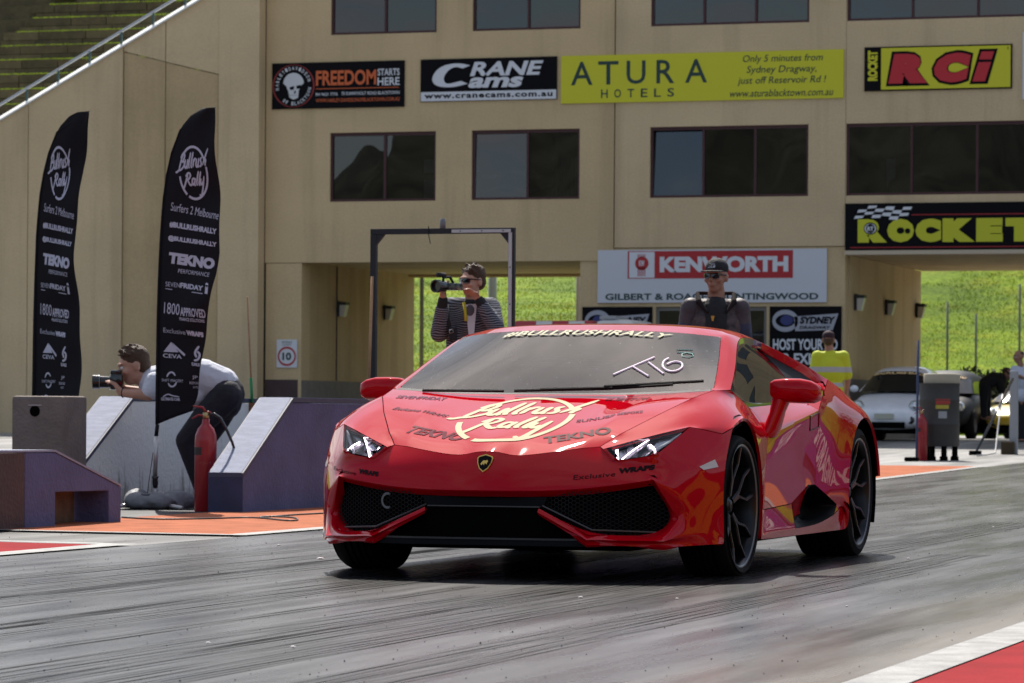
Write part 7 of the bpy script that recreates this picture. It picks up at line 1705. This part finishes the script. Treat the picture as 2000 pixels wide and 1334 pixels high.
# ---------------------------------------------------------------- photographer leaning on the white barrier
f = Fig(360, 250, 0, 'photographer in a white T-shirt leaning on the barrier, aiming a camera left'); L = f.L; t = f.t
hc = L(261, 716, -.03); b = MB(); W_, R = head(b, hc, (-.93, -.24, -.26), (-.22, -.02, .97), s=1.22)
neck = L(282, 742, .0); shl = [L(306, 748, -.16), L(312, 742, .14)]
limb(b, [L(270, 735, -.02), L(292, 748, .0)], [.066, .070]); limb(b, [L(312, 752, 0), L(380, 744, 0), L(440, 762, 0)], [.10, .105, .10])
limb(b, [shl[0], L(296, 772, -.20), L(240, 768, -.15)], [.055, .048, .032]); hand(b, L(240, 768, -.15), (-.55, -.05, .85), (-.75, .1, -.2), .9, s=1.05, thumb=-1)
limb(b, [shl[1], L(292, 770, .10), L(236, 760, .04)], [.055, .048, .032]); hand(b, L(236, 760, .04), (-.5, -.1, .6), (-.4, -.6, .2), .9, s=1.05, thumb=1)
hipL, hipR = L(444, 772, -.09), L(446, 770, .09)
limb(b, [hipL, L(366, 862, -.12), L(398, 960, -.04)], [.085, .062, .045]); limb(b, [hipR, L(392, 868, .12), L(420, 965, .12)], [.085, .062, .045])
b.ell(L(390, 982, -.06), (.11, .05, .04)); b.ell(L(412, 985, .12), (.11, .05, .04))
fuse('body', b, .0085, M_skin, t, 3)
M_tee = mat('white grey T-shirt', (.62, .63, .70), .8, var=.06, bump=.9, bscale=11)
b = MB(); limb(b, [L(302, 748, .0), L(345, 740, 0), L(395, 738, 0), L(432, 751, 0)], [.135, .150, .152, .142]); limb(b, [L(330, 765, -.02), L(378, 772, -.02)], [.11, .12]); limb(b, [L(378, 780, -.02), L(372, 792, -.03)], [.075, .05])
limb(b, [shl[0], L(299, 764, -.19)], [.085, .075]); limb(b, [shl[1], L(298, 760, .12)], [.085, .075])
fuse('tee_shirt', b, .010, M_tee, t, 4)
M_jean = mat('charcoal jeans', (.022, .018, .026), .8, var=.3, vscale=8, bump=.8, bscale=12)
b = MB(); limb(b, [L(444, 766, 0), L(438, 785, 0)], [.135, .14]); limb(b, [hipL, L(400, 820, -.12), L(367, 860, -.13), L(398, 955, -.04)], [.125, .105, .085, .068]); limb(b, [hipR, L(420, 822, .10), L(393, 866, .12), L(420, 960, .12)], [.125, .105, .085, .068])
fuse('jeans', b, .011, M_jean, t, 4)
for q in (L(388, 983, -.06), L(410, 986, .12)): b = MB(); b.ell(q, (.14, .052, .042), 14, 8); b.build('shoe', M_blk, t, smooth=True)
hairball(t, W_, R, M_hair, 1.20, 5, .018); eyes(t, W_, R, 1.2)
b = MB(); w0 = L(244, 768, -.15); d_ = (L(296, 772, -.20)-L(240, 768, -.15)).normalized(); u_ = d_.orthogonal().normalized(); v_ = d_.cross(u_)
b.tube([w0+(u_*math.cos(a*.5236)+v_*math.sin(a*.5236))*.036 for a in range(13)], .005, 6); b.build('bracelet', M_gloss, t)
cm = thing('camera', 'black still camera with a long lens, held by the leaning photographer', 'camera', (0, 0, 0)); bpy.context.view_layer.update(); cm.location = t.matrix_world @ L(226, 746, -.06); cm.rotation_euler = (0, 0, TH+math.radians(10))
b = MB(); b.box(-.045, .055, -.09, .09, -.065, .055, bev=.012); b.box(-.04, .045, -.04, .04, .055, .088, bev=.008); b.build('body', M_gloss, cm, angle=40)
b = MB(); b.lathe([(0, -.03), (.043, -.04), (.046, -.07), (.048, -.115), (.054, -.12), (.056, -.175), (.050, -.175), (.044, -.13), (0, -.13)], 24, (0, 0, -.005), 'x'); b.build('lens', M_gloss, cm, angle=40)
b = MB(); b.lathe([(.0545, -.122), (.0560, -.122), (.0565, -.128), (.0550, -.128)], 24, (0, 0, -.005), 'x', close=True); b.build('lens_ring', mat('ring grey', (.2, .2, .2), .3), cm)
